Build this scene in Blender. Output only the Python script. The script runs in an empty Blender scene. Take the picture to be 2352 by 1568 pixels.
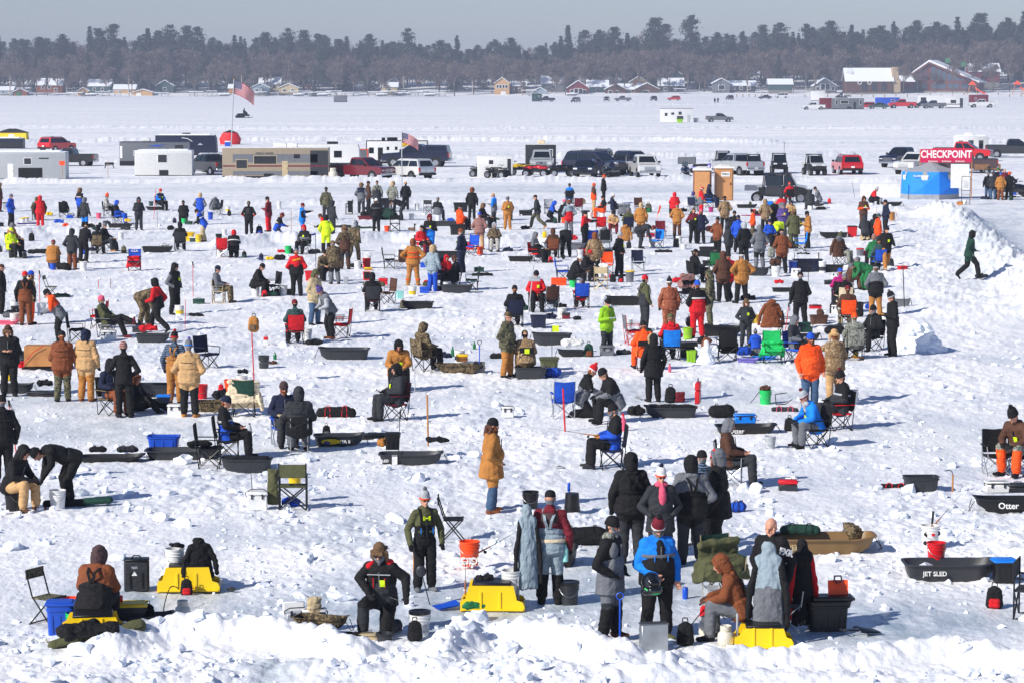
import bpy,math,random
import numpy as np
from mathutils import Vector,Matrix,Euler
random.seed(7);rng=np.random.default_rng(11)
R=math.radians
scene=bpy.context.scene
COL=scene.collection
# ------------------------------------------------------------------ camera, sky, sun
H=7.97;F=6000.0;W2,H2=2352.0,1568.0;HOR=187.0
PITCH=math.atan((H2/2-HOR)/F)
cd=bpy.data.cameras.new('camera');cam=bpy.data.objects.new('camera',cd);COL.objects.link(cam)
cd.sensor_width=36;cd.lens=36*F/W2;cd.clip_start=0.5;cd.clip_end=9000
cam.location=(0,0,H);cam.rotation_euler=(math.pi/2-PITCH,0,0)
scene.camera=cam
SUN_EL,SUN_AZ=33.0,38.0
w=bpy.data.worlds.new('World');scene.world=w;w.use_nodes=True
nt=w.node_tree;bg=nt.nodes['Background']
sky=nt.nodes.new('ShaderNodeTexSky');sky.sky_type='NISHITA';sky.sun_disc=False
sky.sun_elevation=R(SUN_EL);sky.sun_rotation=R(180+90-SUN_AZ)
sky.altitude=300;sky.air_density=1.0;sky.dust_density=0.35;sky.ozone_density=2.5
tint=nt.nodes.new('ShaderNodeMix');tint.data_type='RGBA';tint.blend_type='MULTIPLY';tint.inputs[0].default_value=1;tint.inputs[7].default_value=(.94,.98,1.24,1)
nt.links.new(sky.outputs[0],tint.inputs[6]);nt.links.new(tint.outputs[2],bg.inputs[0]);bg.inputs[1].default_value=0.070
sd=bpy.data.lights.new('sun','SUN');sd.energy=4.6;sd.angle=R(0.5);sd.color=(1,.95,.87)
sun=bpy.data.objects.new('sun',sd);COL.objects.link(sun)
tosun=Vector((-math.cos(R(SUN_AZ))*math.cos(R(SUN_EL)),-math.sin(R(SUN_AZ))*math.cos(R(SUN_EL)),math.sin(R(SUN_EL))))
sun.rotation_euler=tosun.to_track_quat('Z','Y').to_euler();sun.location=(-30,-30,60)
scene.view_settings.view_transform='Standard';scene.view_settings.look='None'
scene.view_settings.gamma=1;scene.view_settings.exposure=0.24
scene.cycles.max_bounces=5;scene.cycles.diffuse_bounces=3;scene.cycles.volume_bounces=0
scene.cycles.transparent_max_bounces=8
# ------------------------------------------------------------------ pixel -> ground
TILES=dict(L1=(0,1000,3.0154),L2=(740,1000,3.0154),L3=(1480,1000,3.0154),L4=(2240,1000,3.0154),L5=(2700,940,3.0154),M1=(0,660,3.672),M2=(600,660,3.672),M3=(1200,660,3.672),M4=(1800,640,3.672),M5=(2400,640,3.672),M6=(2900,480,2.766),B1=(0,1400,2.502),B2=(940,1400,2.502),B3=(1880,1400,2.502),B4=(2810,1400,2.502),C1=(0,1875,2.502),C2=(940,1875,2.502),C3=(1880,1875,2.502),C4=(2810,1875,2.502),V1=(0,460,2.036),V2=(600,460,2.036),V3=(1160,460,2.036),V4=(1700,460,1.68),V5=(2400,500,1.68),V6=(2900,320,1.581),H1=(0,60,1.4147),H2=(900,60,1.4147),H3=(1800,60,1.4147),H4=(2700,0,1.28))
TILE=None
def px(x,y):
 """tile pixel -> picture pixel (2352 wide)"""
 if TILE is None:return x,y
 ox,oy,s=TILES[TILE]
 return(ox+x/s)/1.594388,(oy+y/s)/1.594388
cp,sp_=math.cos(PITCH),math.sin(PITCH)
def ground(u,v,z=0.0):
 a,b=(u-W2/2)/F,(H2/2-v)/F
 d=Vector((a,cp+b*sp_,-sp_+b*cp))
 t=(z-H)/d.z
 return d.x*t,d.y*t
# ------------------------------------------------------------------ noise
def _h(ix,iy,s):
 n=(ix.astype(np.int64)*374761393+iy.astype(np.int64)*668265263+s*1442695041)&0xffffffff
 n=((n^(n>>13))*1274126177)&0xffffffff
 n=(n^(n>>16))
 return(n&0xffff)/65535.0
def vnoise(x,y,s=0):
 x=np.asarray(x,float);y=np.asarray(y,float)
 ix,iy=np.floor(x),np.floor(y);fx,fy=x-ix,y-iy
 fx=fx*fx*(3-2*fx);fy=fy*fy*(3-2*fy)
 a,b,c,d=_h(ix,iy,s),_h(ix+1,iy,s),_h(ix,iy+1,s),_h(ix+1,iy+1,s)
 return(a*(1-fx)+b*fx)*(1-fy)+(c*(1-fx)+d*fx)*fy
def fbm(x,y,s=0,o=4):
 r=0;a=.5;t=0
 for k in range(o):
  r=r+a*vnoise(x*2**k,y*2**k,s+k*17);t+=a;a*=.5
 return r/t
def cell(x,y,s=0):
 x=np.asarray(x,float);y=np.asarray(y,float)
 ix,iy=np.floor(x),np.floor(y);best=np.full(x.shape,9.0)
 for i in(-1,0,1):
  for j in(-1,0,1):
   cx,cy=ix+i,iy+j
   dx=cx+_h(cx,cy,s)-x;dy=cy+_h(cx,cy,s+5)-y
   best=np.minimum(best,dx*dx+dy*dy)
 return 1-np.sqrt(best)
def sstep(a,b,x):
 t=np.clip((x-a)/(b-a),0,1);return t*t*(3-2*t)
# ------------------------------------------------------------------ snow surface
RIDGES=[([(-200,420),(300,419),(1100,417),(1580,414),(2040,418)],.42,.9),([(-200,474),(500,470),(900,470),(1400,463),(1900,476),(2060,486)],.26,1.0),([(2150,492),(2205,512),(2225,545),(2275,592),(2350,655),(2450,730)],.75,1.05),([(2110,525),(2130,580),(2160,640),(2260,720)],.28,3.2),([(530,566),(620,553),(700,560),(800,560),(880,552),(960,556)],.42,1.2),([(1150,560),(1220,548),(1290,560)],.30,1.1),([(40,545),(90,536),(170,538)],.34,.9),([(-300,374),(600,372),(1100,362),(1600,362),(2100,356),(2600,356)],.5,1.4),([(-300,332),(600,326),(1500,323),(1800,331),(2600,330)],.6,1.8),([(-300,292),(900,300),(1700,296),(2600,300)],.5,3.0),([(1400,243),(1900,239),(2600,236)],.8,6.0),([(250,1500),(330,1468),(460,1464),(560,1468),(660,1474),(800,1510)],.30,.36),([(1015,1525),(1075,1484),(1150,1480),(1260,1484),(1340,1500),(1440,1540)],.33,.34),([(1510,1570),(1580,1542),(1700,1532),(1900,1530),(2060,1512),(2180,1504),(2400,1544)],.23,.32),([(-100,1640),(600,1560),(1200,1570),(1700,1580),(2400,1600)],.22,.6),([(1010,600),(1060,596)],.1,.5),]
RW=[([ground(*p)for p in pl],hh,ww)for pl,hh,ww in RIDGES]
ICE=[(330,1400,260,60,.9),(1000,1400,420,70,.9),(1450,1350,250,90,.9),(2050,1430,330,55,.95),(250,985,330,40,.5),(150,910,330,35,.5),(1500,905,420,35,.45),(700,1030,250,30,.4),(2290,560,120,90,.55),(900,1220,350,50,.35),(2150,1000,250,60,.25),(620,1568,70,60,.6),(1300,436,900,9,.5),(300,436,500,8,.4)]
def screen(X,Y):
 dz=-H
 zc=Y*cp-dz*sp_;yc=Y*sp_+dz*cp
 return W2/2+F*X/zc,H2/2-F*yc/zc
def icemask(X,Y):
 u,v=screen(X,Y);m=np.zeros(np.shape(X))
 for cx,cy,rx,ry,k in ICE:
  m=np.maximum(m,k*np.exp(-(((u-cx)/rx)**2+((v-cy)/ry)**2)**1.5))
 return m
def height(X,Y):
 X=np.asarray(X,float);Y=np.asarray(Y,float)
 near=1-sstep(150,200,Y)
 h=.10*(fbm(X*.22,Y*.12,3)-.5)*near
 patch=sstep(.42,.62,fbm(X*.35,Y*.20,9))
 ice=icemask(X,Y)
 c1=cell(X*1.9,Y*1.5,21);c2=cell(X*4.6,Y*3.6,31);c3=cell(X*10,Y*8,41)
 lump=.075*np.clip(c1-.45,0,1)**.8*patch+.036*np.clip(c2-.35,0,1)*(0.35+patch)+.014*c3
 h=h+lump*(near*.95+.12)*(1-.85*ice)
 h=h+.03*(fbm(X*1.1,Y*2.2,55)-.5)*near*(1-ice)
 far=sstep(120,260,Y)
 h=h+far*(.16*(fbm(X*.03,Y*.06,71)-.5)+.07*(fbm(X*.16,Y*.28,77)-.5))*(1-sstep(1200,1300,Y))
 for pl,hh,ww in RW:
  y0=min(p[1]for p in pl)-6*ww;y1=max(p[1]for p in pl)+6*ww
  sel=(Y>y0)&(Y<y1)
  if not np.any(sel):continue
  xs,ys=X[sel],Y[sel];best=np.full(xs.shape,1e9)
  for(ax,ay),(bx,by)in zip(pl[:-1],pl[1:]):
   dx,dy=bx-ax,by-ay;L=dx*dx+dy*dy
   t=np.clip(((xs-ax)*dx+(ys-ay)*dy)/L,0,1)
   best=np.minimum(best,(xs-ax-t*dx)**2+(ys-ay-t*dy)**2)
  g=np.exp(-best/(ww*ww*(.7+.9*fbm(xs*.5/ww,ys*.5/ww,5))))
  rough=.45+.75*fbm(xs*1.1,ys*1.1,91)+.45*np.clip(cell(xs*2.3,ys*2.3,13)-.3,0,1)+.25*np.clip(cell(xs*5.5,ys*5.5,14)-.3,0,1)
  h[sel]+=hh*g*rough
 shore=1363-60*sstep(-100,350,X)
 s=Y-shore
 h=h+1.9*sstep(-4,26,s)+1.2*sstep(20,90,s)*sstep(-60,120,X)+9*sstep(60,260,s)+10*sstep(200,700,s)
 h=h+.5*(fbm(X*.05,Y*.05,99)-.5)*sstep(-8,20,s)
 return h
def hz(x,y):
 return float(height(np.array([x]),np.array([y]))[0])
def on(x,y,sink=.02):
 """tile pixel -> world point on the snow"""
 X,Y=ground(*px(x,y));q=height(X+np.array([0,.16,-.16,0,0]),Y+np.array([0,0,0,-.25,.2]));return Vector((X,Y,float(q.mean()*.4+q.max()*.6)-sink))
# ------------------------------------------------------------------ materials
MATS={}
def lin(c):
 return tuple(((x/255)/12.92 if x/255<=.04045 else((x/255+.055)/1.055)**2.4)for x in c)
def nmat(name):
 m=bpy.data.materials.new(name);m.use_nodes=True
 return m,m.node_tree,m.node_tree.nodes['Principled BSDF']
def bumpnode(t,b,scale,strength,dist=.02,detail=4,coord='Object',stretch=None,rough=.6):
 tc=t.nodes.new('ShaderNodeTexCoord');n=t.nodes.new('ShaderNodeTexNoise');bp=t.nodes.new('ShaderNodeBump')
 n.inputs['Scale'].default_value=scale;n.inputs['Detail'].default_value=detail;n.inputs['Roughness'].default_value=rough
 src=tc.outputs[coord]
 if stretch:
  mp=t.nodes.new('ShaderNodeMapping');mp.inputs['Scale'].default_value=stretch
  t.links.new(src,mp.inputs[0]);src=mp.outputs[0]
 t.links.new(src,n.inputs['Vector']);t.links.new(n.outputs['Fac'],bp.inputs['Height'])
 bp.inputs['Strength'].default_value=strength;bp.inputs['Distance'].default_value=dist
 t.links.new(bp.outputs[0],b.inputs['Normal'])
 return n,bp
def ramp(t,stops,interp='LINEAR'):
 r=t.nodes.new('ShaderNodeValToRGB');r.color_ramp.interpolation=interp
 e=r.color_ramp.elements
 while len(e)<len(stops):e.new(.5)
 for i,(p,c)in enumerate(stops):e[i].position=p;e[i].color=(*c,1)
 return r
def paint(key,rgb,rough=.5,metal=0,coat=0,vary=.12,bump=0,bscale=30,spec=.5):
 k=(key,rgb,rough,metal,coat)
 if k in MATS:return MATS[k]
 m,t,b=nmat(key);c=lin(rgb)
 tc=t.nodes.new('ShaderNodeTexCoord');n=t.nodes.new('ShaderNodeTexNoise');n.inputs['Scale'].default_value=3.5;n.inputs['Detail'].default_value=6
 t.links.new(tc.outputs['Object'],n.inputs['Vector'])
 r=ramp(t,[(.3,tuple(x*(1-vary)for x in c)),(.7,tuple(min(1,x*(1+vary))for x in c))])
 t.links.new(n.outputs['Fac'],r.inputs[0]);t.links.new(r.outputs[0],b.inputs['Base Color'])
 b.inputs['Roughness'].default_value=rough;b.inputs['Metallic'].default_value=metal
 b.inputs['Coat Weight'].default_value=coat;b.inputs['Coat Roughness'].default_value=.08
 b.inputs['Specular IOR Level'].default_value=spec
 if bump:bumpnode(t,b,bscale,bump)
 MATS[k]=m;return m
C=dict(sd=('tan brown',(126,98,58)),bk=('black',(15,15,18)),ch=('charcoal',(44,46,51)),gy=('grey',(105,108,114)),lg=('light grey',(168,172,178)),wh=('white',(226,226,224)),nv=('navy',(20,28,56)),bl=('blue',(24,78,190)),sb=('bright blue',(14,126,226)),rd=('red',(205,20,32)),mr=('maroon',(110,22,38)),bo=('blaze orange',(255,78,12)),tn=('tan',(190,152,106)),gd=('golden brown',(174,116,54)),br=('rust brown',(122,66,36)),db=('dark brown',(82,52,38)),ol=('olive',(82,84,54)),gn=('green',(30,110,62)),lm=('lime green',(140,190,30)),ne=('neon yellow',(214,250,30)),pk=('pink',(226,90,120)),pu=('purple',(82,66,130)),mg=('magenta',(170,24,110)),tl=('dark teal',(50,78,78)),jn=('denim blue',(62,88,118)),kh=('khaki',(186,168,132)),cr=('cream',(222,204,172)),tp=('taupe',(156,142,122)),gb=('grey blue',(140,156,166)),yl=('yellow',(238,196,24)),dg=('dark green',(24,62,50)),wb=('brown plum',(70,50,52)),ep=('emerald',(24,190,96)),sk=('skin',(206,150,124)),fr=('brown fur',(122,94,68)),lf=('blond fur',(196,168,128)),cm=('brown camo',None),cg=('green camo',None),ca=('reed camo',None),cw=('white camo',None),co=('orange camo',None),cu=('rust camo',None),gc=('grey camo',None),pb=('blue plaid',None),pr=('red plaid',None),cy=('wool grey',(140,140,142)),sv=('silver',(176,180,184)),pt=('pale teal',(150,214,206)),vi=('violet',(120,110,190)))
CAMO=dict(cm=((62,52,36),(104,88,62),(140,124,94),(36,32,26)),cg=((66,66,48),(96,96,72),(128,118,92),(38,40,32)),ca=((150,124,90),(104,74,44),(196,176,144),(62,46,32)),cw=((200,196,188),(120,112,104),(226,224,220),(64,56,50)),co=((250,88,20),(240,70,10),(255,110,40),(60,30,16)),cu=((150,80,52),(122,58,36),(188,128,98),(86,42,30)),gc=((104,106,96),(136,138,128),(160,160,150),(66,68,62)))
def fabric(code,soft=True):
 k=('fab',code)
 if k in MATS:return MATS[k]
 nm,rgb=C[code]
 m,t,b=nmat('fabric_'+nm.replace(' ','_'))
 tc=t.nodes.new('ShaderNodeTexCoord')
 if code in CAMO:
  n=t.nodes.new('ShaderNodeTexNoise');n.inputs['Scale'].default_value=13;n.inputs['Detail'].default_value=5;n.inputs['Roughness'].default_value=.65;n.inputs['Distortion'].default_value=1.2
  mp=t.nodes.new('ShaderNodeMapping');mp.inputs['Scale'].default_value=(1.3,1.3,.55)if code in('ca','cu','co')else(1,1,1)
  t.links.new(tc.outputs['Object'],mp.inputs[0]);t.links.new(mp.outputs[0],n.inputs['Vector'])
  a,bb,c,d=[lin(q)for q in CAMO[code]]
  r=ramp(t,[(0,d),(.40,a),(.49,bb),(.56,c),(.62,a)],'CONSTANT')
  if code=='co':r.color_ramp.elements[1].position=.36
  t.links.new(n.outputs['Fac'],r.inputs[0]);t.links.new(r.outputs[0],b.inputs['Base Color'])
 elif code in('pb','pr'):
  ck=t.nodes.new('ShaderNodeTexChecker');ck.inputs['Scale'].default_value=22
  w2=t.nodes.new('ShaderNodeTexWave');w2.bands_direction='Z';w2.inputs['Scale'].default_value=7
  A,B_=((30,44,70),(120,140,160))if code=='pb' else((110,40,38),(190,170,160))
  ck.inputs['Color1'].default_value=(*lin(A),1);ck.inputs['Color2'].default_value=(*lin(tuple(int(x*.6+y*.4)for x,y in zip(A,B_))),1)
  mx=t.nodes.new('ShaderNodeMix');mx.data_type='RGBA';mx.inputs[7].default_value=(*lin(B_),1)
  rr=ramp(t,[(.78,(0,0,0)),(.86,(.8,.8,.8))]);t.links.new(w2.outputs['Fac'],rr.inputs[0])
  t.links.new(tc.outputs['Object'],ck.inputs[0]);t.links.new(tc.outputs['Object'],w2.inputs[0])
  t.links.new(rr.outputs[0],mx.inputs[0]);t.links.new(ck.outputs[0],mx.inputs[6]);t.links.new(mx.outputs[2],b.inputs['Base Color'])
 else:
  c=lin(rgb);n=t.nodes.new('ShaderNodeTexNoise');n.inputs['Scale'].default_value=6;n.inputs['Detail'].default_value=5
  t.links.new(tc.outputs['Object'],n.inputs['Vector'])
  r=ramp(t,[(.3,tuple(x*.78 for x in c)),(.72,tuple(min(1,x*1.2)for x in c))])
  t.links.new(n.outputs['Fac'],r.inputs[0]);t.links.new(r.outputs[0],b.inputs['Base Color'])
 b.inputs['Roughness'].default_value=.55 if code=='sk' else.82
 b.inputs['Specular IOR Level'].default_value=.35
 if code in('fr','lf'):bumpnode(t,b,120,1.0,.02,3)
 elif code!='sk':bumpnode(t,b,11,.75,.035,6,stretch=(1,1,1.6))
 MATS[k]=m;return m
def plastic(code,rough=.42):
 nm,rgb=C[code]
 if rgb is None:return fabric(code)
 return paint('plastic_'+nm.replace(' ','_'),rgb,rough,vary=.10,bump=.12,bscale=18)
def glass(rgb=(20,26,32)):
 k=('glass',rgb)
 if k in MATS:return MATS[k]
 m,t,b=nmat('tinted_glass');b.inputs['Base Color'].default_value=(*lin(rgb),1);b.inputs['Roughness'].default_value=.08
 b.inputs['Specular IOR Level'].default_value=.8;MATS[k]=m;return m
STEEL=paint('steel',(150,153,156),.35,.9);BLKM=paint('black_metal',(24,24,26),.4,.5);RUBBER=paint('rubber',(22,22,23),.8)
WOOD=paint('wood',(176,120,66),.6,vary=.25,bump=.3,bscale=25)
def snowmat():
 m,t,b=nmat('snow')
 g=t.nodes.new('ShaderNodeNewGeometry');at=t.nodes.new('ShaderNodeAttribute');at.attribute_name='ice'
 def noise(scale,det,st=None):
  n=t.nodes.new('ShaderNodeTexNoise');n.inputs['Scale'].default_value=scale;n.inputs['Detail'].default_value=det;n.inputs['Roughness'].default_value=.62
  s=g.outputs['Position']
  if st:
   mp=t.nodes.new('ShaderNodeMapping');mp.inputs['Scale'].default_value=st;t.links.new(s,mp.inputs[0]);s=mp.outputs[0]
  t.links.new(s,n.inputs['Vector']);return n
 n1=noise(.9,9,(1,.35,1));r1=ramp(t,[(.34,(.72,.75,.79)),(.54,(.95,.94,.93))])
 t.links.new(n1.outputs['Fac'],r1.inputs[0])
 n2=noise(2.2,10,(1,.4,1));r2=ramp(t,[(.38,(.36,.44,.49)),(.52,(.60,.66,.70)),(.64,(.86,.88,.90))]);t.links.new(n2.outputs['Fac'],r2.inputs[0])
 mx=t.nodes.new('ShaderNodeMix');mx.data_type='RGBA'
 t.links.new(at.outputs['Fac'],mx.inputs[0]);t.links.new(r1.outputs[0],mx.inputs[6]);t.links.new(r2.outputs[0],mx.inputs[7])
 n3=noise(1,5,(.012,.11,1));r3=ramp(t,[(.44,(.86,.88,.92)),(.60,(1,1,1))]);t.links.new(n3.outputs['Fac'],r3.inputs[0])
 m3=t.nodes.new('ShaderNodeMix');m3.data_type='RGBA';m3.blend_type='MULTIPLY';m3.inputs[0].default_value=1
 t.links.new(mx.outputs[2],m3.inputs[6]);t.links.new(r3.outputs[0],m3.inputs[7]);t.links.new(m3.outputs[2],b.inputs['Base Color'])
 mr=t.nodes.new('ShaderNodeMapRange');mr.inputs[3].default_value=.75;mr.inputs[4].default_value=.28
 t.links.new(at.outputs['Fac'],mr.inputs[0]);t.links.new(mr.outputs[0],b.inputs['Roughness'])
 b.inputs['Specular IOR Level'].default_value=.25
 a1=noise(7,8,(1,.8,1));a2=noise(1.6,6,(1,.6,1))
 b1=t.nodes.new('ShaderNodeBump');b1.inputs['Strength'].default_value=.5;b1.inputs['Distance'].default_value=.06
 b2=t.nodes.new('ShaderNodeBump');b2.inputs['Strength'].default_value=.38;b2.inputs['Distance'].default_value=.16
 t.links.new(a2.outputs['Fac'],b2.inputs['Height']);t.links.new(a1.outputs['Fac'],b1.inputs['Height'])
 t.links.new(b2.outputs[0],b1.inputs['Normal']);t.links.new(b1.outputs[0],b.inputs['Normal'])
 return m
SNOW=snowmat()
ROOFSNOW=paint('roof_snow',(232,236,242),.8,vary=.04,bump=.5,bscale=3)
# ------------------------------------------------------------------ mesh tools
MESH={}
class MB:
 def __init__(s):s.v=[];s.f=[];s.m=[];s.cur=0
 def add(s,vs,fs):
  o=len(s.v);s.v.extend([tuple(p)for p in vs]);s.f.extend([tuple(i+o for i in f)for f in fs]);s.m.extend([s.cur]*len(fs));return s
 def box(s,c,d,M=None,r=None):
  """chamfered box"""
  hx,hy,hz_=d[0]/2,d[1]/2,d[2]/2
  if r is None:r=min(hx,hy,hz_)*.12
  vs=[];idx={}
  for sx in(-1,1):
   for sy in(-1,1):
    for sz in(-1,1):
     for ax in range(3):
      p=[sx*(hx-(0 if ax==0 else r)),sy*(hy-(0 if ax==1 else r)),sz*(hz_-(0 if ax==2 else r))]
      idx[(sx,sy,sz,ax)]=len(vs);vs.append(p)
  fs=[]
  I=idx
  for sg in(-1,1):
   q=[I[(sg,-1,-1,0)],I[(sg,1,-1,0)],I[(sg,1,1,0)],I[(sg,-1,1,0)]];fs.append(q if sg>0 else q[::-1])
   q=[I[(-1,sg,-1,1)],I[(-1,sg,1,1)],I[(1,sg,1,1)],I[(1,sg,-1,1)]];fs.append(q if sg>0 else q[::-1])
   q=[I[(-1,-1,sg,2)],I[(1,-1,sg,2)],I[(1,1,sg,2)],I[(-1,1,sg,2)]];fs.append(q if sg>0 else q[::-1])
  for a in(-1,1):
   for b_ in(-1,1):
    fs.append([I[(a,b_,-1,0)],I[(a,b_,1,0)],I[(a,b_,1,1)],I[(a,b_,-1,1)]])
    fs.append([I[(a,-1,b_,0)],I[(a,1,b_,0)],I[(a,1,b_,2)],I[(a,-1,b_,2)]])
    fs.append([I[(-1,a,b_,1)],I[(1,a,b_,1)],I[(1,a,b_,2)],I[(-1,a,b_,2)]])
    for c_ in(-1,1):fs.append([I[(a,b_,c_,0)],I[(a,b_,c_,1)],I[(a,b_,c_,2)]])
  out=[]
  for f in fs:
   p=[Vector(vs[i])for i in f];n=(p[1]-p[0]).cross(p[2]-p[0])
   cc=sum(p,Vector())/len(p);out.append(f if n.dot(cc)>=0 else f[::-1])
  T=Matrix.Translation(c)@(M.to_4x4()if M is not None else Matrix.Identity(4))
  return s.add([T@Vector(p)for p in vs],out)
 def cyl(s,a,b,r1,r2=None,n=8,cap=True):
  a,b=Vector(a),Vector(b);r2=r1 if r2 is None else r2;d=(b-a)
  if d.length<1e-6:return s
  q=d.to_track_quat('Z','Y').to_matrix();vs=[]
  for k in range(n):
   u=q@Vector((math.cos(2*math.pi*k/n),math.sin(2*math.pi*k/n),0));vs.append(a+u*r1);vs.append(b+u*r2)
  fs=[(2*k,(2*k+2)%(2*n),(2*k+3)%(2*n),2*k+1)for k in range(n)]
  if cap:fs.append(tuple(2*k for k in range(n))[::-1]);fs.append(tuple(2*k+1 for k in range(n)))
  return s.add(vs,fs)
 def tube(s,pts,r,n=6):
  for a,b in zip(pts[:-1],pts[1:]):s.cyl(a,b,r,r,n)
  return s
 def lathe(s,prof,n=20,c=(0,0,0),sx=1,sy=1):
  vs=[];fs=[]
  for r,z in prof:
   for k in range(n):
    a=2*math.pi*k/n;vs.append((c[0]+sx*r*math.cos(a),c[1]+sy*r*math.sin(a),c[2]+z))
  for i in range(len(prof)-1):
   for k in range(n):fs.append((i*n+k,i*n+(k+1)%n,(i+1)*n+(k+1)%n,(i+1)*n+k))
  if prof[0][0]>1e-5:fs.append(tuple(range(n))[::-1])
  if prof[-1][0]>1e-5:fs.append(tuple((len(prof)-1)*n+k for k in range(n)))
  return s.add(vs,fs)
 def sph(s,c,r,nu=12,nv=8,M=None):
  if not hasattr(r,'__len__'):r=(r,r,r)
  vs=[];fs=[]
  for j in range(nv+1):
   th=math.pi*j/nv
   for k in range(nu):
    a=2*math.pi*k/nu;p=Vector((r[0]*math.sin(th)*math.cos(a),r[1]*math.sin(th)*math.sin(a),-r[2]*math.cos(th)))
    if M is not None:p=M@p
    vs.append(Vector(c)+p)
  for j in range(nv):
   for k in range(nu):fs.append((j*nu+k,j*nu+(k+1)%nu,(j+1)*nu+(k+1)%nu,(j+1)*nu+k))
  return s.add(vs,fs)
 def prism(s,poly,y0,y1,inset=0):
  """polygon in xz (ccw seen from -y) extruded along y"""
  n=len(poly);vs=[(x,y0,z)for x,z in poly]+[(x,y1,z)for x,z in poly]
  fs=[tuple(range(n)),tuple(range(n,2*n))[::-1]]+[(k,k+n,(k+1)%n+n,(k+1)%n)for k in range(n)]
  return s.add(vs,fs)
 def quad(s,a,b,c,d):return s.add([a,b,c,d],[(0,1,2,3)])
 def mesh(s,name,smooth=False):
  me=bpy.data.meshes.new(name);me.from_pydata(s.v,[],s.f);
  nm=max(s.m)+1 if s.m else 1
  for _ in range(nm):me.materials.append(None)
  if nm>1:me.polygons.foreach_set('material_index',s.m)
  if smooth:me.polygons.foreach_set('use_smooth',[True]*len(me.polygons))
  me.update();return me
def smooth_by_angle(me,ang=40):
 me.polygons.foreach_set('use_smooth',[True]*len(me.polygons))
 try:me.set_sharp_from_angle(angle=R(ang))
 except Exception:pass
def setm(o,mats):
 if not isinstance(mats,(list,tuple)):mats=[mats]
 for i,sl in enumerate(o.material_slots):
  sl.link='OBJECT';sl.material=mats[min(i,len(mats)-1)]
def part(name,parent,key,fn,mats,loc=(0,0,0),rot=(0,0,0),scale=(1,1,1),smooth=40,M=None):
 """one mesh object; mesh data is shared between equal keys"""
 if key is None or key not in MESH:
  mb=fn();me=mb if isinstance(mb,bpy.types.Mesh)else mb.mesh(name)
  if not isinstance(mb,bpy.types.Mesh)and smooth:smooth_by_angle(me,smooth)
  if key is not None:MESH[key]=me
 else:me=MESH[key]
 o=bpy.data.objects.new(name,me);COL.objects.link(o)
 if parent is not None:o.parent=parent
 if M is not None:o.matrix_local=M
 else:
  o.location=loc;o.rotation_euler=rot;o.scale=scale
 setm(o,mats);return o
THINGS=[]
def thing(name,label,cat,loc,rot=0,group=None,scale=1,px_=None):
 o=bpy.data.objects.new(name,None);COL.objects.link(o);o.empty_display_size=.2
 o.location=loc;o.rotation_euler=(0,0,R(rot))if not hasattr(rot,'__len__')else[R(a)for a in rot]
 o.scale=(scale,)*3
 o['label']=label;o['category']=cat
 if group:o['group']=group
 THINGS.append(o);return o
def solo(o,label,cat,group=None):
 o['label']=label;o['category']=cat
 if group:o['group']=group
 THINGS.append(o);return o
def structure(o):o['kind']='structure';return o
def lettering(body,size,parent,material,M,extrude=.002,font_w=1.0,bold=0.0,name='lettering'):
 key=('txt',body,round(size,4),bold)
 if key not in MESH:
  cu=bpy.data.curves.new('t','FONT');cu.body=body;cu.size=size;cu.align_x='CENTER';cu.align_y='CENTER'
  cu.extrude=extrude;cu.offset=bold;cu.resolution_u=3
  ob=bpy.data.objects.new('t',cu);COL.objects.link(ob)
  me=bpy.data.meshes.new_from_object(ob);bpy.data.objects.remove(ob)
  me.materials.clear();me.materials.append(None);MESH[key]=me
 o=bpy.data.objects.new(name,MESH[key]);COL.objects.link(o);o.parent=parent
 o.matrix_local=M@Matrix.Diagonal((font_w,1,1,1));setm(o,material);return o
def UP(x,y,z,rz=0):return Matrix.Translation((x,y,z))@Matrix.Rotation(rz,4,'Z')@Matrix.Rotation(math.pi/2,4,'X')
# ------------------------------------------------------------------ the snow sheet, chunks, haze
def snow_ground():
 vy=[1680.0]
 while vy[-1]>330:vy.append(vy[-1]-2.0)
 while vy[-1]>226:vy.append(vy[-1]-.9)
 Ys=[ground(0,v)[1]for v in vy]
 Ys=[15,22,26]+Ys if Ys[0]>27 else Ys
 y=Ys[-1]
 while y<3400:y+=7 if y<1700 else 90;Ys.append(y)
 n=900;us=np.concatenate([np.linspace(-1.0,-.235,40)[:-1],np.linspace(-.235,.235,n),np.linspace(.235,1.0,40)[1:]])
 Yg,Ug=np.meshgrid(np.array(Ys),us,indexing='ij');Xg=Ug*np.maximum(Yg,28)
 Z=height(Xg.ravel(),Yg.ravel());ice=icemask(Xg.ravel(),Yg.ravel())
 co=np.stack([Xg.ravel(),Yg.ravel(),Z],1)
 nr,nc=Xg.shape;a=(np.arange(nr-1)[:,None]*nc+np.arange(nc-1)[None]).ravel()
 fs=np.stack([a,a+1,a+nc+1,a+nc],1)
 me=bpy.data.meshes.new('snow_ground');me.vertices.add(len(co));me.vertices.foreach_set('co',co.ravel())
 me.loops.add(fs.size);me.loops.foreach_set('vertex_index',fs.ravel());me.polygons.add(len(fs))
 me.polygons.foreach_set('loop_start',np.arange(0,fs.size,4));me.polygons.foreach_set('use_smooth',np.ones(len(fs),bool))
 at=me.attributes.new('ice','FLOAT','POINT');at.data.foreach_set('value',ice)
 me.update();me.validate();me.materials.append(SNOW)
 o=bpy.data.objects.new('snow_ground',me);COL.objects.link(o);structure(o);return o
snow_ground()
ICO_V=[];ICO_F=[]
def _ico():
 import bmesh
 out=[]
 for s in(1,2):
  bm=bmesh.new();bmesh.ops.create_icosphere(bm,subdivisions=s,radius=1)
  out.append((np.array([v.co[:]for v in bm.verts]),np.array([[v.index for v in f.verts]for f in bm.faces])));bm.free()
 return out
ICO=_ico()
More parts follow.
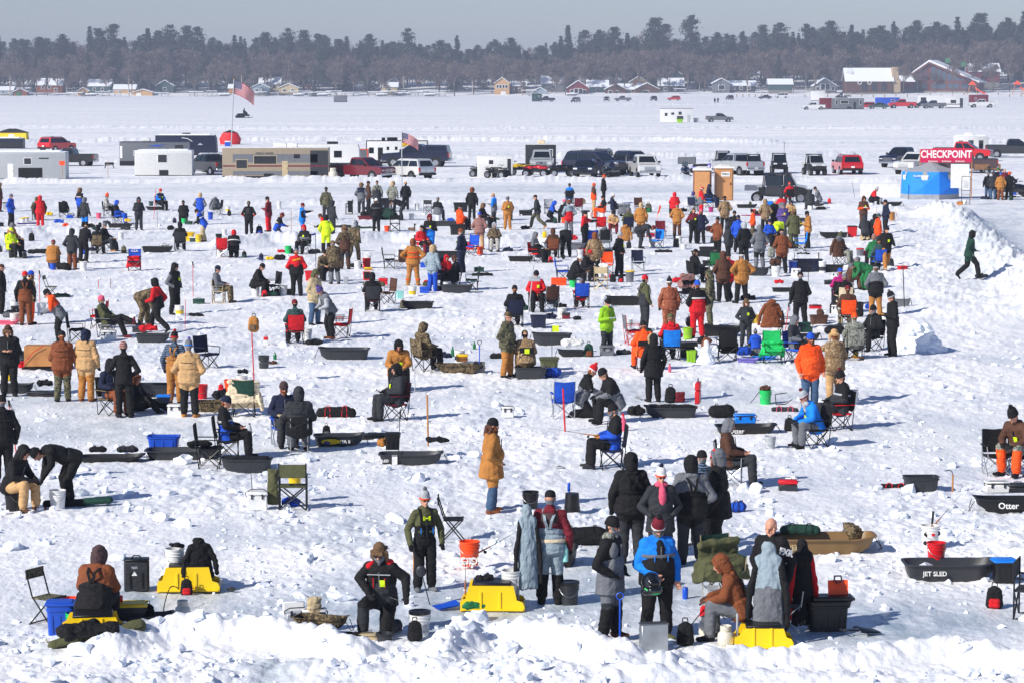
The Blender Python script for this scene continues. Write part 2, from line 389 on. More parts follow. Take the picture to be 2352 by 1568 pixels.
def rawmesh(name,V,Fc,mat_=None,smooth=False):
 me=bpy.data.meshes.new(name);me.vertices.add(len(V));me.vertices.foreach_set('co',np.asarray(V,np.float32).ravel())
 k=Fc.shape[1];me.loops.add(Fc.size);me.loops.foreach_set('vertex_index',Fc.astype(np.int32).ravel());me.polygons.add(len(Fc))
 me.polygons.foreach_set('loop_start',np.arange(0,Fc.size,k));me.polygons.foreach_set('use_smooth',np.full(len(Fc),smooth))
 me.update();me.validate();me.materials.append(mat_);return me
def chunks():
 U=[];
 N=10000
 u=rng.uniform(-250,W2+250,N);v=1640-(1640-470)*rng.uniform(0,1,N)**1.0
 P=np.array([ground(a,b)for a,b in zip(u,v)])
 ice=icemask(P[:,0],P[:,1]);pm=fbm(P[:,0]*.5,P[:,1]*.3,9);road=(u>2220+(v-480)*.35)&(v>480)&(v<900)
 rd=np.zeros(N)
 hh=height(P[:,0],P[:,1])
 keep=(rng.uniform(0,1,N)<np.clip((pm-.34)*3.2,.10,1)*(1-.85*ice))&~road
 near=np.array([(t.matrix_world.translation if t.parent else t.location)[:2]for t in THINGS if t.location.y<170]);d=np.array([np.min((near[:,0]-a)**2*2+(near[:,1]+.25-b)**2*.6)for a,b in P]);keep&=d>.10
 P=P[keep];hh=hh[keep];v=v[keep]
 big=np.exp(rng.normal(0,.55,len(P)))*.035
 big=np.clip(big,.016,.16)
 VV=[];FF=[];o=0
 for lev in(0,1):
  iv,fv=ICO[lev]
  sel=np.where((big>.06)==(lev==1))[0]
  for i in sel:
   r=big[i];q=iv*(1+rng.normal(0,.20,(len(iv),1)))
   if rng.uniform()<.5:q=np.sign(q)*np.abs(q)**.6
   sc=np.array([rng.uniform(.7,1.6),rng.uniform(.7,1.5),rng.uniform(.45,1.0)])*r
   a=rng.uniform(0,6.28);ca,sa=math.cos(a),math.sin(a);q=q*sc
   t=rng.uniform(-.5,.5);ct,st=math.cos(t),math.sin(t)
   q=np.stack([q[:,0]*ct-q[:,2]*st,q[:,1],q[:,0]*st+q[:,2]*ct],1)
   q=np.stack([q[:,0]*ca-q[:,1]*sa,q[:,0]*sa+q[:,1]*ca,q[:,2]],1)
   VV.append(q+[P[i,0],P[i,1],hh[i]+r*.25]);FF.append(fv+o);o+=len(iv)
 me=rawmesh('snow_chunks',np.concatenate(VV),np.concatenate(FF),SNOWC)
 ob=bpy.data.objects.new('snow_chunks',me);COL.objects.link(ob);ob['kind']='stuff'
 ob['label']='loose broken lumps of snow and ice strewn over the trampled lake';ob['category']='snow lumps'
SNOWC=paint('snow_lump',(236,241,248),.7,vary=.04,bump=.35,bscale=22)
def haze():
 mb=MB();mb.box((0,1690,29),(7400,3600,68),r=.01)
 me=mb.mesh('haze');m=bpy.data.materials.new('haze');m.use_nodes=True;t=m.node_tree;t.nodes.clear()
 out=t.nodes.new('ShaderNodeOutputMaterial');v=t.nodes.new('ShaderNodeVolumePrincipled')
 v.inputs['Color'].default_value=(.70,.79,1,1);v.inputs['Density'].default_value=HAZE;v.inputs['Anisotropy'].default_value=.0
 t.links.new(v.outputs[0],out.inputs['Volume']);me.materials[0]=m
 o=bpy.data.objects.new('haze',me);COL.objects.link(o);o['kind']='stuff'
 o['label']='thin blue winter haze over the lake and far shore';o['category']='haze'
HAZE=.00029
# ------------------------------------------------------------------ soft shapes: overlapping tapered tubes fused into one skin
def capsule(mb,a,b,ra,rb,side=None,n=14,rings=4,flat=1.0):
 """elliptic tapered capsule; ra/rb = (side radius, depth radius)"""
 a,b=Vector(a),Vector(b);d=b-a;L=d.length
 ax=d/L if L>1e-6 else Vector((0,0,1))
 s=Vector(side)if side is not None else(Vector((1,0,0))if abs(ax.x)<.9 else Vector((0,1,0)))
 s=(s-ax*s.dot(ax)).normalized();dp=ax.cross(s)
 prof=[]
 for k in range(rings+1):
  t=-math.pi/2+math.pi/2*k/rings;prof.append((a,ra,math.sin(t),math.cos(t)))
 for k in range(rings+1):
  t=math.pi/2*k/rings;prof.append((b,rb,math.sin(t),math.cos(t)))
 vs=[]
 for c,r,sn,cs in prof:
  m=(min(r[0],r[1])*.9+.1*max(r))*flat
  for k in range(n):
   th=2*math.pi*k/n;vs.append(c+ax*(sn*m)+s*(r[0]*max(cs,.02)*math.cos(th))+dp*(r[1]*max(cs,.02)*math.sin(th)))
 R_=len(prof);fs=[]
 for i in range(R_-1):
  for k in range(n):fs.append((i*n+k,i*n+(k+1)%n,(i+1)*n+(k+1)%n,(i+1)*n+k))
 fs.append(tuple(range(n))[::-1]);fs.append(tuple((R_-1)*n+k for k in range(n)))
 mb.add(vs,fs);return(a,b,ra,rb,s,dp,ax,L)
def fuse(name,prims,voxel,wrinkle=.006,wscale=14,nozone=(),relax=4,seed=0):
 """prims: (zone, a, b, ra, rb, side) -> one continuous mesh with a material slot per zone"""
 mb=MB();info=[]
 for pz in prims:
  z,a,b,ra,rb,side=pz[:6];fl=pz[6]if len(pz)>6 else 1.0
  ra=ra if hasattr(ra,'__len__')else(ra,ra);rb=rb if hasattr(rb,'__len__')else(rb,rb)
  info.append((z,)+capsule(mb,a,b,ra,rb,side,flat=fl))
 tmp=mb.mesh('tmp');tmp.materials.clear();ob=bpy.data.objects.new('tmp',tmp);COL.objects.link(ob)
 md=ob.modifiers.new('r','REMESH');md.mode='VOXEL';md.voxel_size=voxel
 sm=ob.modifiers.new('s','SMOOTH');sm.factor=.5;sm.iterations=relax
 dg=bpy.context.evaluated_depsgraph_get();me=bpy.data.meshes.new_from_object(ob.evaluated_get(dg))
 bpy.data.objects.remove(ob);bpy.data.meshes.remove(tmp);me.name=name
 n=len(me.vertices);co=np.empty(n*3);me.vertices.foreach_get('co',co);co=co.reshape(-1,3)
 def zones(P):
  best=np.full(len(P),1e9);zz=np.zeros(len(P),int)
  for z,a,b,ra,rb,s,dp,ax,L in info:
   v=P-np.array(a);t=v@np.array(ax);tc=np.clip(t/max(L,1e-6),0,1)
   rs=ra[0]+(rb[0]-ra[0])*tc;rd=ra[1]+(rb[1]-ra[1])*tc
   off=t-tc*L;m=(rs+rd)/2
   d=(np.sqrt((v@np.array(s)/rs)**2+(v@np.array(dp)/rd)**2+(off/np.minimum(rs,rd))**2)-1)*m
   k=d<best;best[k]=d[k];zz[k]=z
  return zz
 nf=len(me.polygons);fc=np.empty(nf*3);me.polygons.foreach_get('center',fc);fz=zones(fc.reshape(-1,3))
 if wrinkle:
  nr=np.empty(n*3);me.vertices.foreach_get('normal',nr);nr=nr.reshape(-1,3);vz=zones(co)
  w_=(vnoise(co[:,0]*wscale+co[:,1]*wscale*.6+seed,co[:,2]*wscale*1.7+co[:,1]*5,3)-.5)*2+(vnoise(co[:,0]*wscale*2.3+3,co[:,2]*wscale*3+co[:,1]*wscale*2,8)-.5)
  w_[np.isin(vz,nozone)]=0
  co=co+nr*(w_*wrinkle)[:,None];me.vertices.foreach_set('co',co.ravel())
 me.materials.clear();nz=int(max(p[0]for p in prims))+1
 for _ in range(nz):me.materials.append(None)
 me.polygons.foreach_set('material_index',fz.astype(np.int32));me.polygons.foreach_set('use_smooth',np.ones(nf,bool));me.update()
 return me
def V3(s,f,u):return Vector((s,-f,u))
def J(pel,ch,nk,hd,el,wr,kn,an,look=(0,0),toe=(0,0),hand='open'):
 return dict(pel=pel,ch=ch,nk=nk,hd=hd,el=el,wr=wr,kn=kn,an=an,look=look,toe=toe,hand=hand)
POSE=dict(st=J((0,0,.94),(0,.01,1.32),(0,0,1.47),(0,.03,1.64),[(-.30,-.03,1.13),(.30,-.03,1.13)],[(-.29,.10,.88),(.29,.10,.88)],[(-.11,.03,.50),(.11,.03,.50)],[(-.13,-.02,.09),(.13,-.02,.09)],(8,0),(-12,12)),hp=J((0,0,.94),(0,.01,1.32),(0,0,1.47),(0,.04,1.64),[(-.34,-.06,1.12),(.34,-.06,1.12)],[(-.19,.13,.98),(.19,.13,.98)],[(-.12,.02,.50),(.12,.04,.50)],[(-.15,-.04,.09),(.13,.03,.09)],(10,0),(-15,12)),ph=J((0,0,.94),(0,.01,1.32),(0,.01,1.47),(0,.06,1.63),[(-.28,.02,1.10),(.28,.02,1.10)],[(-.09,.27,1.17),(.10,.27,1.17)],[(-.11,.03,.50),(.11,.03,.50)],[(-.13,-.02,.09),(.14,-.02,.09)],(24,0),(-10,14)),hh=J((0,0,.94),(0,.0,1.32),(0,0,1.47),(0,.02,1.64),[(-.42,-.10,1.17),(.42,-.10,1.17)],[(-.22,.03,1.00),(.22,.03,1.00)],[(-.14,.02,.50),(.14,.02,.50)],[(-.19,-.02,.09),(.19,-.02,.09)],(4,0),(-16,16)),wk=J((0,0,.92),(0,.05,1.29),(0,.08,1.44),(0,.13,1.61),[(-.27,-.12,1.12),(.27,.08,1.10)],[(-.26,.05,.92),(.25,.30,1.02)],[(-.11,.26,.56),(.11,-.04,.50)],[(-.11,.34,.13),(.11,-.40,.20)],(6,0),(0,0)),ao=J((0,0,.94),(0,.01,1.32),(0,0,1.47),(0,.04,1.64),[(-.28,.0,1.12),(.34,.18,1.30)],[(-.20,.16,1.08),(.36,.46,1.34)],[(-.11,.03,.50),(.11,.03,.50)],[(-.13,-.02,.09),(.13,-.02,.09)],(8,-20),(-8,12)),ln=J((0,-.03,.92),(0,.16,1.25),(0,.23,1.38),(0,.33,1.50),[(-.24,.22,1.06),(.24,.22,1.06)],[(-.14,.40,.96),(.14,.42,.96)],[(-.12,.06,.50),(.12,.04,.50)],[(-.14,-.06,.09),(.14,-.02,.09)],(38,0),(-8,8)),bd=J((0,-.14,.88),(0,.24,1.02),(0,.40,1.02),(0,.55,.98),[(-.19,.34,.78),(.19,.32,.80)],[(-.12,.42,.50),(.12,.46,.56)],[(-.14,.03,.50),(.14,.0,.50)],[(-.17,-.06,.09),(.17,-.04,.09)],(62,0),(-8,8)),si=J((0,-.02,.52),(0,-.07,.90),(0,-.07,1.05),(0,-.02,1.22),[(-.29,-.02,.74),(.29,-.02,.74)],[(-.17,.24,.70),(.17,.24,.70)],[(-.14,.42,.56),(.14,.42,.56)],[(-.15,.45,.10),(.15,.43,.10)],(14,0),(-10,10)),sl=J((0,-.04,.47),(0,.10,.83),(0,.17,.96),(0,.27,1.11),[(-.26,.20,.68),(.26,.20,.68)],[(-.10,.44,.62),(.12,.44,.60)],[(-.17,.38,.54),(.17,.38,.54)],[(-.17,.34,.10),(.17,.40,.10)],(30,0),(-14,14)),cx=J((0,.0,.50),(0,-.14,.86),(0,-.18,1.0),(0,-.17,1.17),[(-.25,.0,.74),(.25,.0,.74)],[(-.05,.20,.66),(.06,.22,.68)],[(-.06,.42,.60),(.08,.44,.66)],[(-.04,.62,.10),(.02,.86,.52)],(8,0),(0,0)),kn=J((0,-.06,.46),(0,.07,.82),(0,.13,.96),(0,.22,1.10),[(-.25,.16,.68),(.25,.16,.68)],[(-.12,.40,.60),(.12,.40,.58)],[(-.13,.20,.10),(.13,.20,.10)],[(-.12,-.26,.10),(.12,-.26,.10)],(32,0),(0,0)),k1=J((0,-.02,.54),(0,.07,.92),(0,.10,1.07),(0,.17,1.22),[(-.31,.14,.86),(.36,.06,.86)],[(-.12,.34,.66),(.40,.24,.62)],[(-.20,.36,.50),(.10,.26,.12)],[(-.22,.34,.10),(.20,-.20,.12)],(28,-6),(-10,10)),gr=J((0,0,.16),(0,-.10,.52),(0,-.10,.66),(0,-.05,.82),[(-.26,.02,.38),(.26,.02,.38)],[(-.14,.26,.40),(.14,.26,.40)],[(-.14,.42,.36),(.16,.44,.26)],[(-.15,.74,.10),(.18,.82,.10)],(16,0),(0,0)),hm=J((0,0,.94),(0,.01,1.32),(0,0,1.47),(0,.05,1.63),[(-.29,-.02,1.12),(.30,-.03,1.13)],[(-.10,.22,.98),(.29,.08,.88)],[(-.13,.02,.50),(.13,.03,.50)],[(-.17,-.03,.09),(.16,-.02,.09)],(30,-8),(-14,14)),)
def frame(look,pos):
 p,y=look
 return Matrix.Translation(V3(*pos))@Matrix.Rotation(R(y),4,'Z')@Matrix.Rotation(R(p),4,'X')
def body(pose,fat,coat):
 P=POSE[pose];pr=[];g=lambda t:V3(*t);fz=1+.16*fat
 pel,ch,nk,hd=g(P['pel']),g(P['ch']),g(P['nk']),g(P['hd'])
 up=(ch-pel).normalized();X=Vector((1,0,0));fw=X.cross(up)*-1
 if fw.y>0:fw=-fw
 w_,d_=.185*fz,.125*fz
 waist=pel+(ch-pel)*.42
 pr.append((5,pel-up*.03,pel+up*.10,(w_,d_*1.05),(w_*.98,d_),X))
 pr.append((2,pel+up*.08+fw*.01*fat,waist+fw*.03*fat,(w_*1.03,d_*1.08),(w_,d_*1.10),X))
 pr.append((2,waist+fw*.03*fat,pel+(ch-pel)*.66,(w_,d_*1.1),(w_*1.04,d_*1.1),X))
 pr.append((1,pel+(ch-pel)*.72,ch+up*.03,(w_*1.06,d_*1.08),(w_*1.06,d_*.98),X))
 shL,shR=ch+up*.085-X*.165,ch+up*.085+X*.165
 pr.append((1,shL,shR,(.082*fz,.082*fz),(.082*fz,.082*fz),None))
 pr.append((1,ch+up*.10,nk+up*.035-fw*.016,(.105,.095),(.084,.088),X,.6))
 pr.append((1,nk-fw*.085+up*.0-X*.05,nk-fw*.085+X*.05,.052,.052,None))
 M=frame(P['look'],P['hd']);T=lambda x,y,z:M@Vector((x,y,z))
 pr.append((0,nk-up*.01,M@Vector((0,.01,-.06)),.058,.056,None))
 pr.append((0,T(0,.018,.025),T(0,.018,.03),(.080,.100),(.080,.098),M.to_3x3()@X))
 pr.append((0,T(0,.0,-.01),T(0,-.022,-.072),(.072,.080),(.042,.048),M.to_3x3()@X))
 pr.append((9,T(0,.050,.03),T(0,.052,-.06),(.076,.060),(.062,.045),M.to_3x3()@X))
 pr.append((0,T(0,-.083,.012),T(0,-.104,-.022),.011,.016,None))
 pr.append((0,T(-.034,-.070,.032),T(.034,-.070,.032),.014,.014,None))
 pr.append((0,T(-.022,-.078,-.052),T(.022,-.078,-.052),.011,.011,None))
 pr.append((0,T(0,-.070,-.088),T(0,-.072,-.085),.020,.020,None))
 for s in(-1,1):pr.append((0,T(.081*s,.015,.012),T(.082*s,.020,-.018),(.014,.018),(.010,.014),None))
 for i,s in((0,-1),(1,1)):
  sh=shL if s<0 else shR;el,wr=g(P['el'][i]),g(P['wr'][i]);fm=1+.08*fat
  pr.append((3,sh,el,.076*fm,.066*fm,None));pr.append((4,el,wr-(wr-el).normalized()*.02,.066*fm,.052,None))
  d=(wr-el).normalized();lat=Vector((s,0,0));lat=(lat-d*lat.dot(d)).normalized();cu=d.cross(lat).normalized()
  if cu.dot(fw)<0 and P['hand']=='open':cu=-cu
  pc=wr+d*.045;pr.append((8,wr+d*.005,wr+d*.075,(.040,.024),(.044,.024),lat))
  for k,(o,L1)in enumerate(((-.030,.036),(-.010,.042),(.011,.040),(.031,.031))):
   b0=wr+d*.085+lat*o;b1=b0+d*L1+cu*.010;b2=b1+(d*.55+cu*.8).normalized()*L1*.8
   pr.append((8,b0,b1,.0115,.0105,None));pr.append((8,b1,b2,.0105,.009,None))
  t0=wr+d*.025-lat*.034;t1=t0+(d*.6-lat*.7+cu*.3).normalized()*.040;pr.append((8,t0,t1,.014,.012,None));pr.append((8,t1,t1+(d*.9+cu*.5).normalized()*.028,.012,.010,None))
  hip=pel+X*s*.10-up*.02;kn,an=g(P['kn'][i]),g(P['an'][i])
  pr.append((5,hip,hip+(kn-hip)*.5,.108*fz,.104*fm,None));pr.append((5,hip+(kn-hip)*.5,kn,.104*fm,.094,None))
  pr.append((6,kn,kn+(an-kn)*.55,.092,.090,None));pr.append((6,kn+(an-kn)*.55,an+(kn-an).normalized()*.05,.090,.086,None,.5))
  ta=R(P['toe'][i]*1.0)
  sd=(an-kn).normalized()
  tf=Vector((math.sin(ta),-math.cos(ta),0))if sd.z<-.5 else(Vector((0,0,-1))if sd.y>0 else Vector((0,-.2,1)))
  if pose=='wk' and i==1:tf=Vector((0,-.6,-.8)).normalized()
  if sd.z>-.5 and pose in('kn','k1'):tf=Vector((0,.75,-.6)).normalized()
  pr.append((7,an+(kn-an).normalized()*.06,an-Vector((0,0,.02)),.068,.066,None))
  pr.append((7,an-Vector((0,0,.025))-tf*.03,an-Vector((0,0,.035))+tf*.17,(.052,.052),(.046,.034),None))
 if coat=='n':pr.append((2,pel+up*.14,pel-up*.10,(w_*1.08,d_*1.18),(w_*1.13,d_*1.25),X,.28))
 if coat=='l':
  dn=Vector((0,0,-1))if up.z>.9 else-up
  pr.append((2,pel+up*.14,pel+dn*.25,(w_*1.08,d_*1.18),(w_*1.24,d_*1.45),X,.18))
 return pr
def get_body(pose,fat,coat):
 k=('body',pose,fat,coat)
 if k not in MESH:MESH[k]=fuse('body',body(pose,fat,coat),.0105,.0065,13,(0,8),2,len(MESH))
 return MESH[k]
# ---- headwear and other clothing, in head space (forward -y, origin = head centre)
def m_beanie(roll=True):
 mb=MB();mb.lathe([(.102,.012),(.108,.015),(.108,.052),(.101,.056),(.100,.075),(.090,.108),(.066,.138),(.034,.153),(0,.157)],22,(0,.018,0),.90,1.05);return mb
def m_tall():
 mb=MB();mb.lathe([(.102,.01),(.108,.013),(.108,.052),(.101,.056),(.098,.09),(.086,.135),(.060,.168),(.03,.18),(0,.184)],22,(0,.022,0),.9,1.05);return mb
def m_pom():
 rr=random.Random(3);mb=MB();mb.sph((0,.022,.20),.040,12,9);mb.v=[tuple(Vector(p)+Vector((rr.uniform(-1,1),rr.uniform(-1,1),rr.uniform(-1,1)))*.007)for p in mb.v];return mb
def m_cap():
 mb=MB();mb.lathe([(.098,.035),(.099,.06),(.092,.098),(.070,.128),(.035,.143),(0,.147)],20,(0,.018,0),.88,1.04)
 vs=[];n=9
 for k in range(n):
  a=math.pi*k/(n-1);vs.append((-.078*math.cos(a),-.078-.082*math.sin(a)+.02,.040-.016*math.sin(a)))
 vs+=[(x,y,z+.007)for x,y,z in vs];mb.add(vs,[tuple(range(n)),tuple(range(n,2*n))[::-1]]+[(k,k+n,k+n+1,k+1)for k in range(n-1)]+[(n-1,2*n-1,n,0)]);return mb
def m_hood():
 pr=[(0,(0,.035,.035),(0,.04,.05),(.118,.118),(.108,.115),(1,0,0)),(0,(0,.045,.0),(0,.06,-.10),(.112,.105),(.105,.10),(1,0,0)),(0,(-.088,-.04,.02),(-.072,-.035,-.09),.032,.030,None),(0,(.088,-.04,.02),(.072,-.035,-.09),.032,.030,None),(0,(-.06,-.045,.095),(.06,-.045,.095),.034,.034,None),(0,(-.088,-.04,.02),(-.06,-.045,.095),.032,.034,None),(0,(.088,-.04,.02),(.06,-.045,.095),.032,.034,None),(0,(0,.10,.06),(0,.12,.03),.05,.05,None)]
 return fuse('hood',pr,.009,.004,20,(),3)
def m_fur():
 me=fuse('fur',[(0,(-.105*math.cos(a),-.045,.015+.115*math.sin(a)),(-.105*math.cos(b),-.045,.015+.115*math.sin(b)),.040,.040,None)for a,b in[(R(-50+28*k),R(-50+28*(k+1)))for k in range(10)]],.009,.018,60,(),1);return me
def m_trapper():
 pr=[(0,(0,.02,.07),(0,.02,.09),(.098,.110),(.085,.095),(1,0,0)),(1,(-.055,-.088,.062),(.055,-.088,.062),(.03,.03),(.03,.03),None),(1,(-.092,-.005,.03),(-.096,-.01,-.10),(.034,.050),(.026,.034),(0,1,0)),(1,(.092,-.005,.03),(.096,-.01,-.10),(.034,.050),(.026,.034),(0,1,0)),(1,(-.06,.105,.03),(.06,.105,.03),.042,.042,None)]
 return fuse('trapper',pr,.009,.010,50,(),1)
def m_glasses():
 mb=MB()
 for s in(-1,1):mb.sph((s*.032,-.093,.012),(.027,.010,.018),10,6)
 mb.cyl((-.01,-.100,.016),(.01,-.100,.016),.005,n=6)
 for s in(-1,1):mb.cyl((s*.056,-.088,.014),(s*.086,.01,.014),.004,n=5)
 return mb
def m_eyes():
 mb=MB()
 mb.sph((0,-.088,.010),(.012,.006,.007),8,6);return mb
def m_beard():return fuse('beard',[(0,(-.055,-.045,-.055),(0,-.078,-.088),.026,.030,None),(0,(.055,-.045,-.055),(0,-.078,-.088),.026,.030,None),(0,(0,-.075,-.085),(0,-.085,-.125),.032,.022,None),(0,(-.035,-.084,-.038),(.035,-.084,-.038),.010,.010,None),(0,(-.066,-.02,-.005),(-.055,-.045,-.055),.018,.024,None),(0,(.066,-.02,-.005),(.055,-.045,-.055),.018,.024,None)],.007,.004,60,(),1)
def m_hair():return fuse('hair',[(0,(0,.03,.045),(0,.035,.055),(.088,.100),(.08,.085),(1,0,0)),(0,(-.07,.02,0),(-.07,.05,-.12),.03,.035,None),(0,(.07,.02,0),(.07,.05,-.12),.03,.035,None),(0,(0,.10,0),(0,.10,-.14),.05,.05,None)],.009,.004,50,(),1)
def m_scarf():return fuse('scarf',[(0,(-.06,-.03,-.125),(.06,-.03,-.125),(.055,.06),(.055,.06),None),(0,(0,-.07,-.13),(.03,-.12,-.26),.045,.03,None)],.009,.006,40,(),1)
HATS={'b':('beanie','beanie'),'p':('pom beanie','beanie'),'c':('cap','cap'),'h':('hood','hood'),'f':('fur hood','hood'),'t':('fur hat','fur_hat'),'n':('bare head',None),'w':('hair','hair')}
POSEW=dict(st='standing',hp='standing',ph='standing',hh='hands on hips',wk='walking',ao='reaching out',ln='leaning over',bd='bending down',si='seated',sl='crouched seated',cx='seated cross-legged',kn='kneeling',k1='on one knee',gr='sitting on the snow',hm='standing')
PEOPLE=[]
def person(px0,py0,pose,rot,Jc,Pc,hat,**o):
 x,y=px0,py0
 if 'at' in o:loc=Vector(o['at'])
 else:loc=on(x,y,.025)
 hc,ht=hat[:-1],hat[-1];y0=px(x,y)[1]
 if not hc:hc='bk'
 fat,coat=o.get('fat',1),o.get('coat','n')
 if coat=='l' and pose in('si','sl','cx','kn','gr','bd'):coat='n'
 if pose=='gr':coat='b'
 t=thing('person','','person',loc,rot,None,o.get('s',1.0))
 seed=len(PEOPLE)
 y_,s_,tl,q=o.get('y',Jc),o.get('sl',Jc),o.get('t',Jc),o.get('q',Pc)
 bib=o.get('bib')
 if bib:tl=Pc if bib is True else bib;y_=Jc
 glv='sk' if o.get('g')=='sk' else o.get('g','bk');bt=o.get('b','bk')
 P=POSE[pose]
 b=part('body',t,('body',pose,fat,coat),lambda:get_body(pose,fat,coat),[fabric('sk'),fabric(y_),fabric(tl),fabric(o.get('u',y_ if 'sl' not in o else s_)),fabric(s_),fabric(Pc),fabric(q),fabric(bt),fabric(glv),fabric('sk' if ht=='n' else('db','br','fr','gy','bk')[seed%5])])
 M=frame(P['look'],P['hd'])
 hp_=M
 if ht in 'bp':
  tall=o.get('tall')or ht=='p'
  hb=part('beanie',t,('bn',bool(tall)),(m_tall if tall else m_beanie),fabric(hc),M=M)
  if ht=='p':part('pom_pom',hb,('pom',),m_pom,fabric(o.get('pom',hc)))
  if 'band' in o:part('hat_band',hb,('bnd',),lambda:MB().lathe([(.1095,.020),(.1105,.023),(.1105,.046),(.1095,.049)],22,(0,.02,0),.91,1.055),fabric(o['band']))
 elif ht=='c':part('cap',t,('cap',),m_cap,fabric(hc),M=M)
 elif ht in 'hf':
  hh_=part('hood',t,('hood',),m_hood,fabric(hc),M=M)
  if ht=='f':part('fur_trim',hh_,('fur',),m_fur,fabric(o.get('fur','fr')))
  if 'under' in o:part('beanie',t,('bn',False),m_beanie,fabric(o['under']),M=M@Matrix.Scale(.98,4))
 elif ht=='t':part('fur_hat',t,('trap',),m_trapper,[fabric(hc),fabric(o.get('fur','fr'))],M=M)
 elif ht=='w':part('hair',t,('hair',),m_hair,fabric(hc),M=M)
 if ht in 'bpc' and rot%360>90 and rot%360<270 and not o.get('nohair'):pass
 if o.get('gl'):part('sunglasses',t,('gla',),m_glasses,paint('dark_lens',(12,14,20),.15),M=M)
 elif abs(((rot+180)%360)-180)<95:
  for sx in(-1,1):
   if y0>860:part('eye',t,('eyes',),m_eyes,paint('eye_dark',(46,32,28),.4),M=M@Matrix.Translation((sx*.031,0,0)))
 if 'bd' in o:part('beard',t,('beard',),m_beard,fabric(o['bd']),M=M)
 if 'sc' in o:part('scarf',t,('scarf',),m_scarf,fabric(o['sc']),M=M)
 pel,ch=V3(*P['pel']),V3(*P['ch']);up=(ch-pel).normalized();X=Vector((1,0,0));bk=X.cross(up);bk=bk if bk.y>0 else-bk
 Mt=Matrix.Translation(ch)@Matrix((X,bk,up)).transposed().to_4x4()
 fz=1+.16*fat;dd=.125*fz*1.08
 if bib:
  sm=fabric(tl if o.get('strap')is None else o['strap'])
  for s in(-1,1):
   pts=[(s*.10,-dd-.012,-.13),(s*.10,-dd-.010,0),(s*.105,-.05,.165),(s*.10,.05,.165),(s*.05,dd+.075,.02),(s*.02,dd+.018,-.10)]
   part('shoulder_strap',t,('strap',s,fat),lambda:_ribbon(pts,.020,.008),sm,M=Mt)
 if y0>760 and abs(((rot+180)%360)-180)<100 and Jc not in CAMO:
  part('zip',t,('zip',fat),lambda:MB().box((0,-dd-.004,-.12),(.016,.016,.40)),fabric('gy' if Jc in('bk','ch','nv')else 'ch'),M=Mt)
  for s in(-1,1):part('pocket_flap',t,('pkt',fat,s),lambda:MB().box((s*.10,-dd*.93,-.22),(.09,.022,.035),Matrix.Rotation(s*.25,3,'Z')),fabric(Jc),M=Mt)
 elif y0>760 and not bib and Jc not in CAMO:part('back_seam',t,('bsm',fat),lambda:MB().tube([(-.17,dd*.80,-.02),(-.09,dd*1.0,-.03),(.09,dd*1.0,-.03),(.17,dd*.80,-.02)],.006,5),fabric('bk' if Jc!='bk' else 'ch'),M=Mt)
 if o.get('tag'):part('badge',t,('badge',fat),lambda:MB().box((.05,-dd-.03,-.08),(.075,.008,.10)),fabric('ne'),M=Mt)
 if 'st' in o:part('chest_stripe',t,('cst',fat,coat),lambda:MB().lathe([(1.02,-.022),(1.035,-.018),(1.035,.018),(1.02,.022)],24,(0,0,-.06),.185*fz*1.07,dd*1.05),fabric(o['st']),M=Mt)
 if 'bp' in o:
  part('back_panel',t,('bpn',fat),lambda:MB().sph((0,dd*.82,-.06),(.13,.055,.17),14,10),fabric(o['bp']),M=Mt)
 PEOPLE.append((t,Jc,Pc,hc,ht,pose,o))
 t['_s']=1
 return t,M,Mt
def _ribbon(pts,w_,th):
 mb=MB()
 for a,b in zip(pts[:-1],pts[1:]):
  a,b=Vector(a),Vector(b);d=b-a;q=d.to_track_quat('Z','Y').to_matrix()
  X=Vector((1,0,0));n=d.cross(X).normalized();s=n.cross(d).normalized();M=Matrix((s,n,d.normalized())).transposed()
  mb.box((a+b)/2,(w_*2,th*1.6,d.length+.02),M)
 return mb
